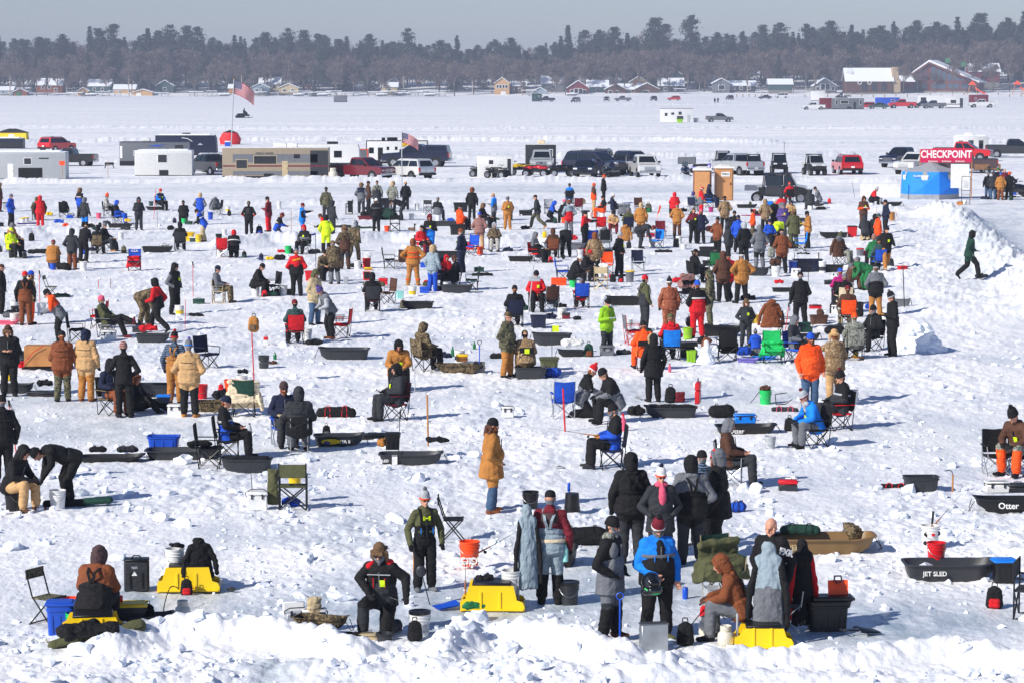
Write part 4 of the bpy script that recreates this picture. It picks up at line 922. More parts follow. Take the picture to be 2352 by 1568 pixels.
# ---- man on one knee
T_('C2')
t,M,Mt=p(1150,1120,'k1',352,'bk','bk','frt',y='bk',t='ch',q='ch',tag=True,gl=True,bd='gy',fur='fr',b='br',w='at bottom centre',fat=1)
part('red_collar',t,None,lambda:fuse('red_collar',[(0,(-.09,.03,.14),(-.16,-.05,.13),.05,.05,None),(0,(.09,.03,.14),(.14,.0,.17),.055,.06,None)],.01,.003),fabric('rd'),M=Mt)
for sx in(-1,1):part('zip_pull',t,('zpl',),lambda:MB().box((0,-.172,-.08),(.014,.012,.15)),fabric('rd'),M=Mt@Matrix.Translation((sx*.085,0,0)))
part('reflective_piping',t,None,lambda:MB().box((0,-.165,.045),(.34,.012,.012)),fabric('lg'),M=Mt)
rod(1130,1130,335,'short rod held by the man in fur hat',.55,-18,z=.62)
bucket(1495,1150,'wh','white bucket with black seat lid under a gloved hand','bk',band='lg')
pack(1450,1195,10,'bk','black pack with red side left of the white lidded bucket','bk',s=.88)
tackle(1025,1175,3,'kh','kh','clear tan bait box on the ice by the kneeling boot',(.32,.2,.10))
bucket(1170,1185,'ch','small steel pot beside the tan bait box',h=.12,r=.12)
heap(880,1185,5,'bk','flat black fish bag by the camo sled',.55,.2,.10,'gear_bag','bag')
scoopm(850,1165,'black perforated scoop on the flat fish bag')
sled(590,1165,340,1.05,.24,'db','brown camo sled sunk behind the left snow bank',camo='cm')
cooler(360,1080,15,'lg','wh','grey cooler with its white lid standing open',(.42,.3,.26),open_=True,z=.10)
cooler(530,1090,4,'bl','wh','blue and white cooler in the camo sled',(.46,.3,.30),z=.08)
bg_=thing('paper_bag','tan charcoal bag standing in the camo sled','bag',loc(530,1100,.08),8)
part('bag',bg_,None,lambda:fuse('bag',[(0,(0,0,.06),(0,0,.42),(.12,.07),(.10,.05),(1,0,0),.3)],.01,.008,18,(),1),fabric('kh'));part('printed_label',bg_,None,lambda:MB().box((0,-.075,.14),(.12,.01,.10)),fabric('rd'))
t,M,Mt=p(1540,725,'st',18,'ol','bk','lgp',bib=True,tag=False,gl=True,s=.895,fat=0,pom='gy',coat='b',band='bo',w='lone boy at bottom centre',g='bk',b='gy')
part('chest_emblem',t,None,lambda:MB().box((-.05,-.145,.02),(.035,.012,.075)).box((.05,-.145,.02),(.035,.012,.075)).box((0,-.145,.02),(.09,.012,.02)),fabric('ne'),M=Mt)
for sx in(-1,1):part('pocket_zip',t,('pz2',),lambda:MB().box((0,-.160,-.20),(.014,.012,.11)),fabric('sb'),M=Mt@Matrix.Translation((sx*.11,0,0)))
pole(1440,590,.42,'wood','wooden handled gaff held by the boy',r=.014,kind='plain',cat='stick',name='gaff')
T_('B2')
chair(1790,1455,90,'bk','black armless folding chair right of the boy',kind='stool',s=1.35)
T_('C2')
bucket(1950,538,'bo',"orange bucket reading LET'S DO THIS",z=.07,h=.40,r=.165,txt=[("LET'S",.056,.245,'wh'),('DO',.092,.172,'wh'),('THIS.',.056,.098,'wh')])
rod(2070,538,24,'fishing rod resting against the orange lettered bucket',.9,22,z=.33)
T_('C3')
flipsled(-186,888,358,'yellow box sled with black coil and white bucket',L=.97,W=.52,Hh=.42)
bucket(-20,872,'wh','white bucket roped on the yellow sled near maroon hoodie',z=.22)
heap(-255,872,0,'bk','coil of black rope on the yellow sled seat',.30,.22,.12,'rope_coil','rope',z=.42)
soft(-345,908,10,'gn','shiny green feed bag against the middle yellow sled','feed_bag','bag',[(0,(-.12,0,.10),(.12,0,.12),(.10,.10),(.12,.12),(0,1,0)),(0,(.05,.05,.1),(.10,.12,.30),.08,.04,None)],key=('fbag',))
rod(-440,880,90,'rod standing on the left end of middle yellow sled',.6,82,z=.30)
T_('C2')
shovel(1640,905,'ch','bl','blue bladed shovel lying left of the yellow sled',rot=115,h=.62)
pole(1595,850,.55,'bk','thin black bent ladle rod before the boy',(0,-14),.008,'scoop',cat='ladle',name='ladle')
# ---- centre right foreground group
T_('C3')
t,M,Mt=p(335,845,'st',172,'mr','gb','bkc',bib='gb',fat=1,t='gb',y='mr',w='holding a green bottle',q='bk',g='bk')
part('reflective_band',t,None,lambda:MB().lathe([(1.03,-.025),(1.05,-.02),(1.05,.02),(1.03,.025)],24,(0,0,-.30),.19*1.16*1.06,.125*1.16*1.2),fabric('cr'),M=Mt)
part('vest_back',t,None,lambda:MB().sph((0,.09,.02),(.15,.075,.17),14,10),fabric('wb'),M=Mt)
bottle(475,850,'pt','clear green soda bottle hanging from a gloved hand',.30,.045,z=.68)
coat(130,870,12,'gb','grey and black jacket hanging from a post by maroon hoodie',sl='bk',low='gb',hood='gb',z=-.22,sc=(.60,.85,1.5))
pole(45,885,.55,'sv','steel post of the middle yellow sled',r=.014,kind='plain',cat='post',name='post')
bk_=bucket(510,848,'ch','black lidded pail with strap handle behind grey coat','bk',h=.36,r=.15)
t,M,Mt=p(885,1190,'hp',62,'ch','ch','bkb',y='bk',sl='bk',t='gy',q='bk',gl=True,bd='gy',fat=1,coat='l',w='smiling, beside the blue spud',b='db',u='bk')
part('camo_collar',t,None,lambda:fuse('camo_collar',[(0,(-.07,.02,.17),(.07,.02,.17),.085,.085,None)],.011,.004),fabric('gc'),M=Mt)
for zz in(.10,-.12):part('side_panel',t,('sdp',zz),lambda:MB().sph((-.12,-.10,zz-.10),(.09,.06,.12),12,8),fabric('gy'),M=Mt)
pole(975,1235,.66,'bl','blue ice spud with ring handle standing in the slush',kind='ring',r=.014,cat='ice spud',name='ice_spud')
t,M,Mt=p(1310,1175,'hm',16,'bk','bk','mrp',y='sb',sl='sb',bd='gy',fat=2,band='wh',pom='bk',g='sk',w='holding a helmet, HUSKIES hat',b='ol',st='gy')
lettering('HUSKIES',.036,t,fabric('bk'),M@Matrix.Translation((0,-.1005,.033))@Matrix.Rotation(math.pi/2,4,'X'),.002,bold=.001)
part('front_placket',t,None,lambda:MB().sph((0,-.10,-.02),(.10,.085,.19),12,10),fabric('bk'),M=Mt)
for sx in(-1,1):part('pocket_zip',t,('pz3',),lambda:MB().box((0,-.195,-.12),(.014,.012,.14)),fabric('sb'),M=Mt@Matrix.Translation((sx*.10,0,0)))
hm=thing('helmet','black green striped helmet held by the HUSKIES hat man','helmet',loc(1285,1195,.90),20)
hm.location+=Vector((-.05,-.22,0))
part('shell',hm,None,lambda:fuse('shell',[(0,(0,.02,.02),(0,-.01,0),(.135,.15),(.13,.14),(1,0,0)),(0,(-.05,-.13,-.08),(.05,-.13,-.08),.06,.06,None),(0,(-.06,.0,-.1),(.06,.0,-.1),.08,.08,None)],.009,0,1,(),2),paint('gloss_black',(18,20,20),.18,coat=1));part('stripe',hm,None,bar([(-.13,-.07,-.05),(-.05,-.17,-.12),(.05,-.17,-.12),(.13,-.07,-.05)],.011),plastic('ep'));part('visor',hm,None,lambda:MB().sph((0,-.10,.02),(.09,.06,.055),12,8),paint('dark_lens',(12,14,20),.15))
t=thing('metal_box','galvanized metal box lying open side up by the propane tanks','metal box',loc(1285,1275),12,None,.66)
part('case',t,None,lambda:MB().box((0,0,.30),(.58,.24,.60),r=.012),paint('galvanised',(170,176,180),.38,.75,vary=.2));part('rim',t,None,lambda:MB().box((0,0,.605),(.60,.26,.03)),paint('galvanised_edge',(120,124,128),.4,.8))
pack(1575,1232,6,'bk','black and red pack right of the metal box','bk',s=1.02)
propane(1770,1150,'rear white propane tank near the metal box');propane(1945,1240,'front white propane tank at the bottom yellow sled')
hose([(1940,1150,.27),(1800,1090,.36),(1640,1180,.25),(1540,1260,.08),(1440,1310,.02)],'black gas hose arching from the front right tank')
tote(1835,950,8,'sv',None,'silver heater box behind the rear propane tank',(.30,.28,.44))
pack(1748,965,0,'rd','bright red bag left of the silver heater box',s=.55)
can(1575,795,'bl','tall blue drink can standing alone on the ice',h=.20,r=.045)
chair(1930,760,25,'dg','camp chair hidden beneath the dark green blanket',fr='kh')
blanket(1930,775,22,'ol','dark green blanket draped over a camp chair',(.74,.5,.86),low=.28)
flipsled(2290,1238,358,'yellow box sled with stickers at bottom right',L=.82,W=.46,Hh=.32)
t,M,Mt=p(2060,1185,'sl',262,'br','gy','brh',fat=1,tag=False,g='db',w='with crossed braces, by propane tanks',t='br')
part('shoulder_strap',t,None,lambda:_ribbon([(.12,-.1,-.1),(.12,-.12,.1),(.10,.02,.17),(0,.16,.0),(-.08,.16,-.16)],.020,.008),fabric('bk'),M=Mt)
part('shoulder_strap',t,None,lambda:_ribbon([(-.12,-.1,-.1),(-.12,-.12,.1),(-.10,.02,.17),(0,.165,.0),(.08,.165,-.16)],.020,.008),fabric('bk'),M=Mt)
pole(2050,1235,.52,'sv','steel T handle upright on the bottom yellow sled',r=.017,kind='plain',cat='post',name='post')
coat(2330,1215,350,'gb','grey and black coat hung on a pole over bottom yellow sled',sl='bk',low='gy',hood='gb',z=-.33,sc=(.82,.9,1.5),spread=.03)
T_('C4')
t,M,Mt=p(35,1150,'hm',330,'bk','bk','skn',fat=1,bd='sk',coat='n',w='bald man behind the hanging coats')
lettering('FXR',.13,t,fabric('wh'),Mt@Matrix.Translation((.27,-.10,-.03))@Matrix.Rotation(R(55),4,'Z')@Matrix.Rotation(math.pi/2,4,'X')@Matrix.Rotation(R(-18),4,'Z'),.006,bold=.006)
coat(320,1085,8,'bk','black coat with red sleeves hanging on a post',sl='rd',low='bk',hood='bk',z=-.41,sc=(.62,.85,1.46))
chair(120,1090,10,'ch','folding chair under the red sleeved coat',fr='sv')
tote(545,1085,4,'bk',None,'upright black sled bin holding an orange scoop',(.62,.36,.46))
tote(590,1080,4,'bk','bk','black gear case resting on the upright sled bin',(.58,.34,.12),z=.36,cat='case',name='gear_case')
shovel(650,1080,'bo','bo','orange scoop blade sticking out of the black bin',h=.36,z=.40,lay=False,rot=10)
shovel(1010,1125,'bk','bk','black shovel lying on the shadowed ice at right',rot=290,h=.55)
sled(530,376,2,2.2,.36,'sd','long tan brown sled with a camo bag aboard',W=.85,txt=('BEAVER',.12,'kh',-.7))
duffel(300,350,355,'dg','dark green jacket roll in the tan brown sled',.9,.12,z=.22)
pack(830,350,30,'cm','brown camo bag at the nose of the tan sled',z=.20,lay=-60,s=1.1)
bucket(1490,345,'wh','white bucket covered with round stickers',h=.41,r=.158,band=None)
BW=THINGS[-1]
for(sx,sz,rr_,cc)in((-.085,.27,.040,'bk'),(-.10,.12,.036,'ch'),(.125,.28,.040,'nv')):part('sticker',BW,('stk',rr_),lambda:MB().cyl((0,-.004,0),(0,.010,0),rr_,n=20),fabric(cc),loc=(sx,-math.sqrt(max(.0001,.150**2-sx*sx))-.004,sz))
part('sticker',BW,None,lambda:MB().box((.02,-.150,.10),(.16,.014,.045)),fabric('rd'));lettering('REGULARMEN',.026,BW,fabric('wh'),UP(.02,-.159,.10),.001);part('sticker',BW,None,lambda:MB().box((.03,-.155,.27),(.05,.012,.05)),fabric('rd'))
rod(1530,330,35,'rod leaning out of the stickered white bucket',.75,35,z=.40)
pole(1495,330,.55,'bk','black ice skimmer standing in the stickered bucket',(0,4),.02,'plain',z=.1,cat='skimmer',name='skimmer')
sled(1665,608,0,1.95,.36,'ch','long black sled with a red bucket behind its rim',W=.8,txt=('JET SLED',.10,'wh',-.28))
bucket(1545,560,'rd','red bucket standing in the long black sled',z=.12)
tote(2165,648,5,'bk','sb','black box with bright blue lid beside the blue trimmed chair',(.36,.3,.36))
chair(2400,955,70,'ch','charcoal director chair with blue trim at right edge',kind='dir',fr='ch',s=1.25)
pack(2080,875,350,'bk','red and black backpack sitting alone on the snow','rd',s=1.05)
# ---- second band, left
T_('B1')
p(30,935,'st',200,'bk','bk','bkb',w='at the left edge by red pole')
pole(150,640,1.08,'rd','red ice spud with black grip at the left edge',(0,-7),kind='ski',cat='ice spud',name='ice_spud')
p(120,1185,'sl',66,'bk','tn','bkh',bu='bk',w='at left edge',b='db',fat=1,g='bk')
p(610,1120,'bd',292,'bk','bk','bkb',w='at left over a white bucket',tag=True)
bucket(530,1175,'wh','white bucket under the bending person in black')
tote(590,1135,20,'bk',None,'black box right behind the white bucket',(.26,.26,.34))
gb=thing('rod_case','black and dark green rod case lying on snow','rod case',loc(730,1150,.03),(0,0,12))
part('case',gb,None,lambda:fuse('case',[(0,(-.62,0,.07),(.1,0,.07),.065,.075,None),(1,(.1,0,.08),(.55,.0,.10),(.10,.07),(.13,.07),(0,1,0))],.012,.005,9,(),2),[fabric('bk'),fabric('dg')])
heap(560,655,2,'bo','bright orange float bag lying on the snow',.62,.22,.16,'float_bag','bag')
rod(390,640,30,'small rod lying left of the orange float bag',.4,3)
sled(1030,722,4,1.75,.16,'bk','flat black sled heaped with dark gear',W=.6)
duffel(1170,690,5,'ch','charcoal hose roll on the flat black sled',.6,.09,z=.13);duffel(900,690,3,'bk','black case on the flat black sled',.5,.08,z=.12)
sled(1690,692,0,2.1,.28,'ch','long charcoal sled carrying a blue tote')
tote(1503,660,0,'bl',None,'blue open tote on the long charcoal sled',(.88,.5,.30),z=.20)
duffel(1830,670,12,'bk','black auger bag on the long charcoal sled',.7,.08,z=.22)
chair(1925,775,92,'bk','black folding chair seen edge on beside charcoal sled',back='bk',s=1.35)
t,M,Mt=p(2090,700,'si',92,'bl','bk','nvb',y='bk',gl=True,g='sk',ch='bk',fr='bk',w='holding a steel cup',sl='bk',st='lg',s=1.0)
bottle(2290,705,'sv','steel tumbler held by the seated blue jacket man',.24,.045,z=.55,cap='ch',cat='cup',name='tumbler')
sled(2260,818,180,1.35,.36,'ch','charcoal sled full of rods near the steel cup man',W=.66,cover='bk',txt=None)
T_('B2')
cooler(5,1172,6,'wh','wh','tall white cooler beside the green director chair',(.48,.34,.42))
pole(-30,1165,.95,'bk','thin rod standing at the tall white cooler',(0,-3),.007,'plain',cat='fishing rod',name='fishing_rod')
chair(335,1168,182,'ol','dark green camo director chair with side pocket',kind='dir',fr='ch',s=1.18)
soft(150,1165,0,'ol','striped side bag hanging from the green director chair','side_bag','bag',[(0,(0,0,.10),(0,0,.75),(.11,.06),(.10,.05),(1,0,0),.3)],key=('sbag',))
heap(320,1140,0,'bl','blue and black bag beneath the green director chair',.32,.2,.22,'gear_bag','bag')
bucket(350,1100,'yl','yellow glove and pail behind the green director chair',z=.3,h=.4,r=.13)
t,M,Mt=p(255,575,'si',15,'nv','ch','wbb',ch='bl',bd='br',gl=True,g='kh',tag=True,w='smiling, facing camera',fr='lg',s=1.05)
p(390,650,'si',186,'bk','gy','chh',y='ch',ch=('bk','stool'),fr='sv',w='back turned, near the smiling man',fat=2,s=1.08)
duffel(730,316,0,'bk','black duffel bag with red and white piping',1.25,.17,acc='rd')
sled(755,580,4,1.42,.32,'ch','black sled with yellow and purple emblem',txt=('OTTER II',.10,'wh',.05));e_=THINGS[-1]
part('emblem',e_,None,lambda:MB().sph((-.18,-.335,.15),(.22,.015,.06),14,6),fabric('yl'));part('emblem',e_,None,lambda:MB().sph((-.26,-.342,.13),(.08,.015,.04),12,6),fabric('pu'))
pack(640,560,12,'bk','black and blue pack standing in the emblem sled','gy',s=.75,z=.16)
tackle(1060,520,14,'bk','bk','open black tackle tray right of the emblem sled',(.72,.4,.16))
t,M,Mt=p(1270,345,'si',292,'ch','ch','bkh',ch=('mr','quad','mr'),w='bundled up in a red folding chair',fat=2,sc='bk',tag=True)
pole(1572,585,1.2,'wood','tall wooden pole standing in the snow',(0,-1),.020,'plain',z=0,cat='pole',name='wooden_pole')
sled(1415,750,0,1.72,.30,'ch','charcoal sled lettered JET SLED with yellow gloves',W=.72,txt=('JET SLED',.075,'wh',-.60))
part('label_sheet',THINGS[-1],None,lambda:MB().box((-.33,-.318,.15),(.11,.012,.20)),fabric('wh'))
tote(1245,700,0,'bk','bk','tall black box at the back of the gloves sled',(.42,.3,.40),z=.18,name='gear_box',cat='box')
heap(1180,700,20,'gd','yellow work gloves on the charcoal sled',.30,.22,.20,'work_gloves','gloves',z=.27)
heap(1650,690,350,'bk','black blue jacket folded on the charcoal sled nose',.62,.26,.12,z=.30)
pole(1298,735,1.2,'bk','thin black rod at the back of the gloves sled',(0,2),.008,'plain',cat='fishing rod',name='fishing_rod')
t,M,Mt=p(2150,1188,'hp',96,'gd','jn','bkb',coat='l',fat=2,bd='br',w='alone on open ice',b='br',g='sk')
part('hair',t,('hair',),m_hair,fabric('db'),M=M@Matrix.Translation((0,.01,-.045)))
cooler(2300,322,4,'wh','wh','small white cooler with black handle on open snow',(.36,.26,.30))
# ---- second band, right
T_('B3')
chair(455,322,186,'bl','tall bright blue camp chair with arm pockets',back='bl',fr='sv',s=1.15)
p(640,318,'kn',96,'gy','bk','rdp',y='bk',band='wh',pom='rd',w='kneeling behind the tall blue chair',g='sk',fat=1)
p(925,372,'sl',285,'gy','bk','bkb',y='bk',bu='wh',w='on white pail near pink bottle',fat=2,s=1.05)
bottle(1005,450,'pk','pink drink bottle behind the grey navy chair',.42,.07,cap='rd')
pole(475,443,1.05,'rd','red spud handle standing by the blue chair',(0,-3),.02,'plain',cat='ice spud',name='ice_spud')
t,M,Mt=p(900,785,'si',274,'bl','bk','bkb',y='bk',ch=('nv','quad','gy'),gl=True,bd='gy',g='gd',w='holding a rod, left of chair legs',fat=1,b='ch')
rod(700,785,172,'rod held level by the man with tan gloves',.9,6,z=.70)
tackle(420,790,3,'sv','sv','small bare tin left of the tan gloved angler',(.22,.14,.08))
t,M,Mt=p(1990,955,'si',82,'db','ch','gyh',ch='bk',g='sk',w='with orange laced boots',b='bk',fr='sv')
sled(1440,318,180,1.62,.34,'ch','closed charcoal sled box with red open case',W=.62,cover='bk')
tackle(1690,300,80,'rd','rd','tall red case standing open on the sled box',(.5,.14,.62),z=.30,cat='case',name='rod_case')
soft(1528,300,0,'mr','red and black snack bag on the sled box','snack_bag','bag',[(0,(0,0,.04),(0,0,.28),(.12,.05),(.11,.03),(1,0,0),.3)],z=.30,key=('snk',))
heap(1130,300,0,'bk','black bag at the tail of the sled box',.4,.26,.28,'gear_bag','bag')
pack(1440,182,0,'bk','large black backpack behind the sled box','bk',s=1.2)
duffel(1905,323,2,'bk','round black duffel on the bank of snow',.78,.20)
sled(2130,460,2,1.78,.24,'bk','black sled lettered Otter with blue cooler inside',txt=('Otter',.15,'wh',-.25))
cooler(2120,420,0,'sb','sb','pale blue soft cooler in the Otter sled',(.62,.34,.22),z=.14)
T_('C3')
t,M,Mt=p(1075,462,'st',186,'bk','ch','bkh',bib='bk',fat=2,w='tall, with orange cap bill',s=1.05,t='ch')
t,M,Mt=p(1625,478,'hp',186,'gy','ch','bkh',bib='bk',t='ch',fat=2,w='hands in front, from behind',s=1.03,q='ch')
p(1870,420,'st',265,'bk','bk','gyh',under='rd',coat='l',fat=2,bd='br',gl=True,w='red cap under a grey hood',s=1.04)
p(1725,330,'st',200,'pb','bk','bkb',w='plaid shirt behind grey shoulders',s=.95)
t,M,Mt=p(1345,520,'hp',10,'ch','ch','whp',coat='l',sc='pk',gl=True,pom='nv',fat=1,s=.95,w='woman with pink hood lining',band='bo')
part('hoodie_front',t,None,lambda:MB().sph((0,-.11,-.02),(.075,.075,.22),12,10),fabric('pk'),M=Mt)
T_('B3')
bucket(157,1180,'bk','black bucket with white handle behind maroon hoodie')
bucket(538,1205,'bk','upside down black bucket with a blue can on it',inv=True,h=.38,r=.15)
can(508,1195,'bl','blue can standing on the upturned black bucket',z=.38,h=.17,r=.028)
duffel(2058,1195,2,'bl','small blue soft bag on snow behind black coat',.28,.13)
T_('C3')
sled(480,478,80,.95,.36,'bk','black sled end behind the maroon hoodie man')
duffel(630,300,4,'bk','long black ice tent bag behind grey coat man',1.35,.20)
T_('B4')
t,M,Mt=p(430,600,'sl',292,'sb','gy','lgp',ch='bk',tag=True,band='mr',pom='mr',w='light grey scarf',sc='lg',hood='h')
scoopm(250,590,'yellow jig reel at the blue jacket angler')
t,M,Mt=p(655,440,'si',284,'ch','ch','bkp',y='bk',ch=('rd','quad','bk'),st='lg',pom='mr',w='grey stripe, in red backed chair',fat=2,g='bk')
bucket(775,205,'wh','white pail right of the red backed chair')
duffel(160,268,352,'ch','pink edged charcoal rod case on snow',.85,.08,acc='pk')
pack(200,445,340,'bk','rounded black case left of the blue jacket angler',s=.95)
bucket(25,610,'sv','small galvanized pail on open snow',h=.26,r=.12)
tackle(188,988,0,'ch','rd','red and black tackle box alone on the snow',(.44,.26,.28))
tote(1405,1000,3,'ch',None,'open black tub on bare snow at right',(.86,.5,.40))
duffel(1170,968,355,'bk','slim black auger bag with red stripe',.75,.06,acc='rd')
pole(1697,1005,.40,'wood','short wooden gaff with steel crook',kind='cane',r=.018,cat='gaff',name='gaff')
chair(2105,850,4,'bk','black camp chair holding a drink can at right edge',fr='sv',s=1.08)
t,M,Mt=p(2310,850,'sl',318,'db','gc','bkp',w='at right edge in fur collar',tag=True,ch='bk',q='co',s=1.12)
sled(2200,1180,180,1.6,.30,'bk','black sled lettered Otter at the right edge',txt=None);lettering('Otter',.16,THINGS[-1],fabric('wh'),Matrix.Translation((.05,.362,.15))@Matrix.Rotation(math.pi,4,'Z')@Matrix.Rotation(math.radians(74),4,'X'),.002,bold=.003)
cooler(2100,1140,2,'wh','wh','white cooler on the right edge sled',(.58,.34,.24),z=.28)
tackle(2290,1140,4,'ch','ch','charcoal case on the right edge sled',(.5,.3,.2),z=.28,cat='case',name='gear_case')
# ---- third band
T_('L1')
p(20,470,'st',95,'bk','bk','dbc',s=.97,w='at left edge, hand to mouth')
p(345,575,'st',96,'tn','bo','blb',bd='br',w='behind the red hatted bibs man',tag=False)
p(285,585,'st',188,'bk','br','rdb',bib='br',w='from behind, near ski pole')
pole(440,330,1.1,'rd','ski pole with black grip beside white bucket',cat='ski pole')
bucket(460,448,'wh','plain white bucket by the left ski pole');bucket(165,430,'wh','bait bucket with dark printed label at left',band='bk')
heap(145,475,0,'bk','black bag and cord beside rust bibs',.6,.25,.22,'gear_bag','bag')
sled(60,575,0,1.1,.16,'pk','pink sled under grey bags at left edge');duffel(100,545,350,'gy','grey bag on the pink sled',.55,.12,z=.14)
chair(560,283,85,'cg','small camo folding stool chair alone on snow',kind='stool')
duffel(680,275,355,'dg','dark green rod bag lying by the camo stool',.85,.09)
pole(1088,172,.40,'rd','short red wooden stake in the snow',r=.012,kind='plain',cat='stake',name='stake');pole(1222,180,.42,'br','thin rusty stake in the snow',r=.010,kind='plain',cat='stake',name='stake')
chair(1085,620,270,'rd','red folding chair behind the pink hat woman',s=1.05)
p(1185,720,'cx',78,'ol','bk','pkb',ch=('gy','quad'),sc='tl',b='mr',gl=True,w='woman leaning back in teal scarf')
cooler(1200,746,2,'wh','wh','white cooler under the pink hat woman chair',(.56,.32,.36))
p(1600,588,'bd',62,'cm','cm','bkb',w='behind the red and black jacket',s=1.05,b='cm')
p(1750,668,'wk',250,'rd','bk','bkh',bib=False,t='bk',y='rd',w='stepping over the loaded sled',s=1.0)
sled(1690,766,0,1.25,.32,'ch','charcoal sled piled with red gear');heap(1640,735,0,'rd','red jacket heap in the charcoal sled',.7,.3,.22,z=.26)
scoopm(1510,600,'black ice scoop behind the red gear sled')
p(1930,465,'hp',58,'bk','bk','bkh',sl='gy',u='gy',coat='n',w='alone, looking down right',tag=True,under='ch')
bucket(1985,483,'wh','bait bucket with yellow band behind dark coat',band='yl')
pole(2133,268,1.25,'rd','red and white ski pole standing alone',kind='ski');pole(2043,635,1.0,'rd','thin red rod standing in the snow',(0,2),.009,'plain',cat='pole',name='pole')
heap(2165,488,0,'bk','black bag lying flat on open snow',.62,.2,.14,'gear_bag','bag')
chair(850,775,92,'bk','black camp chair seen from the side near tan coat',s=1.2,back='bk')
p(655,800,'ln',275,'gy','bk','bkb',y='bo',w='behind the rust hood',s=1.02)
p(695,1425,'ph',186,'br','cg','bkb',b='bk',fat=2,w='hand to the face',s=1.0)
p(955,1422,'st',164,'tn','gd','nvh',b='br',fat=2,w='broad back, near wooden crate',s=1.02)
t=thing('wooden_crate_sled','wooden plank box on runners with a red tow rope','wooden box',loc(445,1070),2)
part('box',t,None,lambda:MB().box((0,0,.38),(.80,.55,.56),r=.01),WOOD);part('runner',t,None,lambda:MB().box((0,-.22,.04),(.95,.05,.05)),BLKM);part('runner',t,None,lambda:MB().box((0,.22,.04),(.95,.05,.05)),BLKM)
part('tow_rope',t,None,bar([(-.45,-.3,.10),(-.15,-.33,.5),(.15,-.34,.68)],.010),fabric('rd'))
t,M,Mt=p(105,1370,'ph',4,'bk','bk','dbt',g='sk',w='looking at a phone, at left',fat=2,s=1.02)
bucket(245,1000,'ch','charcoal pail behind the phone man');heap(275,1045,0,'rd','red and black pouch beside the plank box',.35,.25,.22,'pouch','bag')
sled(185,1330,0,1.05,.28,'ch','dark sled behind the legs of phone man');heap(90,1290,0,'yl','yellow bag in the phone man sled',.3,.22,.2,'gear_bag','bag',z=.2)
tackle(470,1360,352,'bk','ch','open black tackle case on the snow',(.95,.4,.16));heap(500,1310,0,'bk','black cap and gloves on the tackle case',.45,.24,.18,'cap_and_gloves','gloves',z=.16)
T_('B1')
p(1140,322,'hp',188,'bk','bk','prb',w='slim, orange plaid hat',fat=0,s=1.02)
p(1025,300,'si',44,'nv','br','bkh',ch='cm',w='tucked behind slim black figure',gl=True)
p(1270,270,'gr',60,'bk','bk','brh',w='legs stretched beside blue crate',s=.95)
p(1605,205,'st',172,'pb','gd','bkp',bib='gd',band='rd',pom='rd',w='left of the tan puffer',coat='b')
p(1735,322,'hp',176,'tn','bk','gyp',fat=2,coat='n',band='sb',pom='vi',w='puffy coat, beside white cooler',b='gd',s=1.03)
tote(1420,132,0,'ch',None,'wide charcoal sled tub between the standing figures',(1.35,.7,.42),cat='sled tub',name='sled_tub')
tote(1500,228,0,'nv','sb','navy crate with bright blue ends',(.42,.3,.34),name='crate',cat='crate')
cooler(1608,315,4,'wh','wh','white cooler with stickers by orange shoes',(.46,.32,.36))
bucket(1850,155,'rd','red bucket behind the tan puffer coat');sled(1960,268,5,1.1,.34,'db','brown camo sled with dark clothes inside',camo='cm');heap(2040,225,0,'bk','black clothes heaped in brown camo sled',.5,.3,.25,z=.2)
T_('L2')
chair(60,1060,48,'nv','navy camp chair with cup holder at left',fr='bk',s=1.12)
chair(470,1590,180,'dg','camp chair under the cream blanket');blanket(460,1590,186,'cr','cream quilt spread over a camp chair',(.80,.55,.88),low=.22)
tote(322,1305,0,'bo',None,'orange milk crate with bottles inside',(.42,.36,.34),name='milk_crate',cat='crate')
bucket(440,1285,'wh','white bucket with black printed label by the milk crate',band='bk');heap(455,1270,0,'bk','dark fur hat lying on the bait bucket',.3,.2,.12,'fur_hat','hat',z=.38)
pack(210,1312,20,'rd','small red pouch beside the orange milk crate',s=.6)
pole(575,1220,1.42,'rd','tall red auger post carrying a brown pack',(0,-2),.016,'plain',cat='post',name='post')
t=pack(575,1225,350,'gd','tan and brown furry pack hung on a tall red post','fr',s=1.2,z=1.38)
bucket(683,1055,'ch','charcoal bucket right of the tall red post');bottle(805,955,'gn','small green gas bottle on snow',.22,.05);heap(775,1010,0,'db','brown glove heap by the charcoal bucket',.35,.2,.12,'gloves','gloves')
tackle(705,803,5,'wh','rd','small red and white carton standing on snow',(.18,.12,.32),name='carton',cat='carton')
sled(1570,948,180,1.75,.38,'ch','empty charcoal sled with white tow rope',W=.72)
p(185,342,'si',86,'gy','cm','nvb',ch=('kh','dir'),fr='kh',g='sk',w='in a tan director chair',tag=False)
p(590,268,'sl',80,'bk','bk','bkb',bu='wh',w='facing brown camo sleeve',g='db');pack(690,275,0,'rd','red soft cooler by the bucket sitter','bk',s=.8)
chair(770,262,300,'bk','black camp chair facing the bucket sitter');tackle(900,248,2,'cm','cm','brown folded mat box on the snow',(.85,.3,.28),name='folded_mat',cat='mat')
t,M,Mt=p(1045,262,'hp',184,'bk','bk','gyc',y='rd',sl='rd',bp='rd',w='red shoulders and red back panel',q='bk',fat=2,u='rd')
lettering('ARCTIC',.085,t,fabric('yl'),Mt@Matrix.Translation((0,.205,.06))@Matrix.Rotation(math.pi,4,'Z')@Matrix.Rotation(math.pi/2,4,'X')@Matrix.Rotation(R(12),4,'Z'),.004,bold=.003)
t_bin=tote(1588,130,0,'lg',None,'clear grey bin standing on the snow',(.24,.2,.36),name='bin',cat='bin')
p(1245,578,'hm',52,'kh','jn','olh',w='next to purple hat man',fat=2,s=1.03,u='kh')
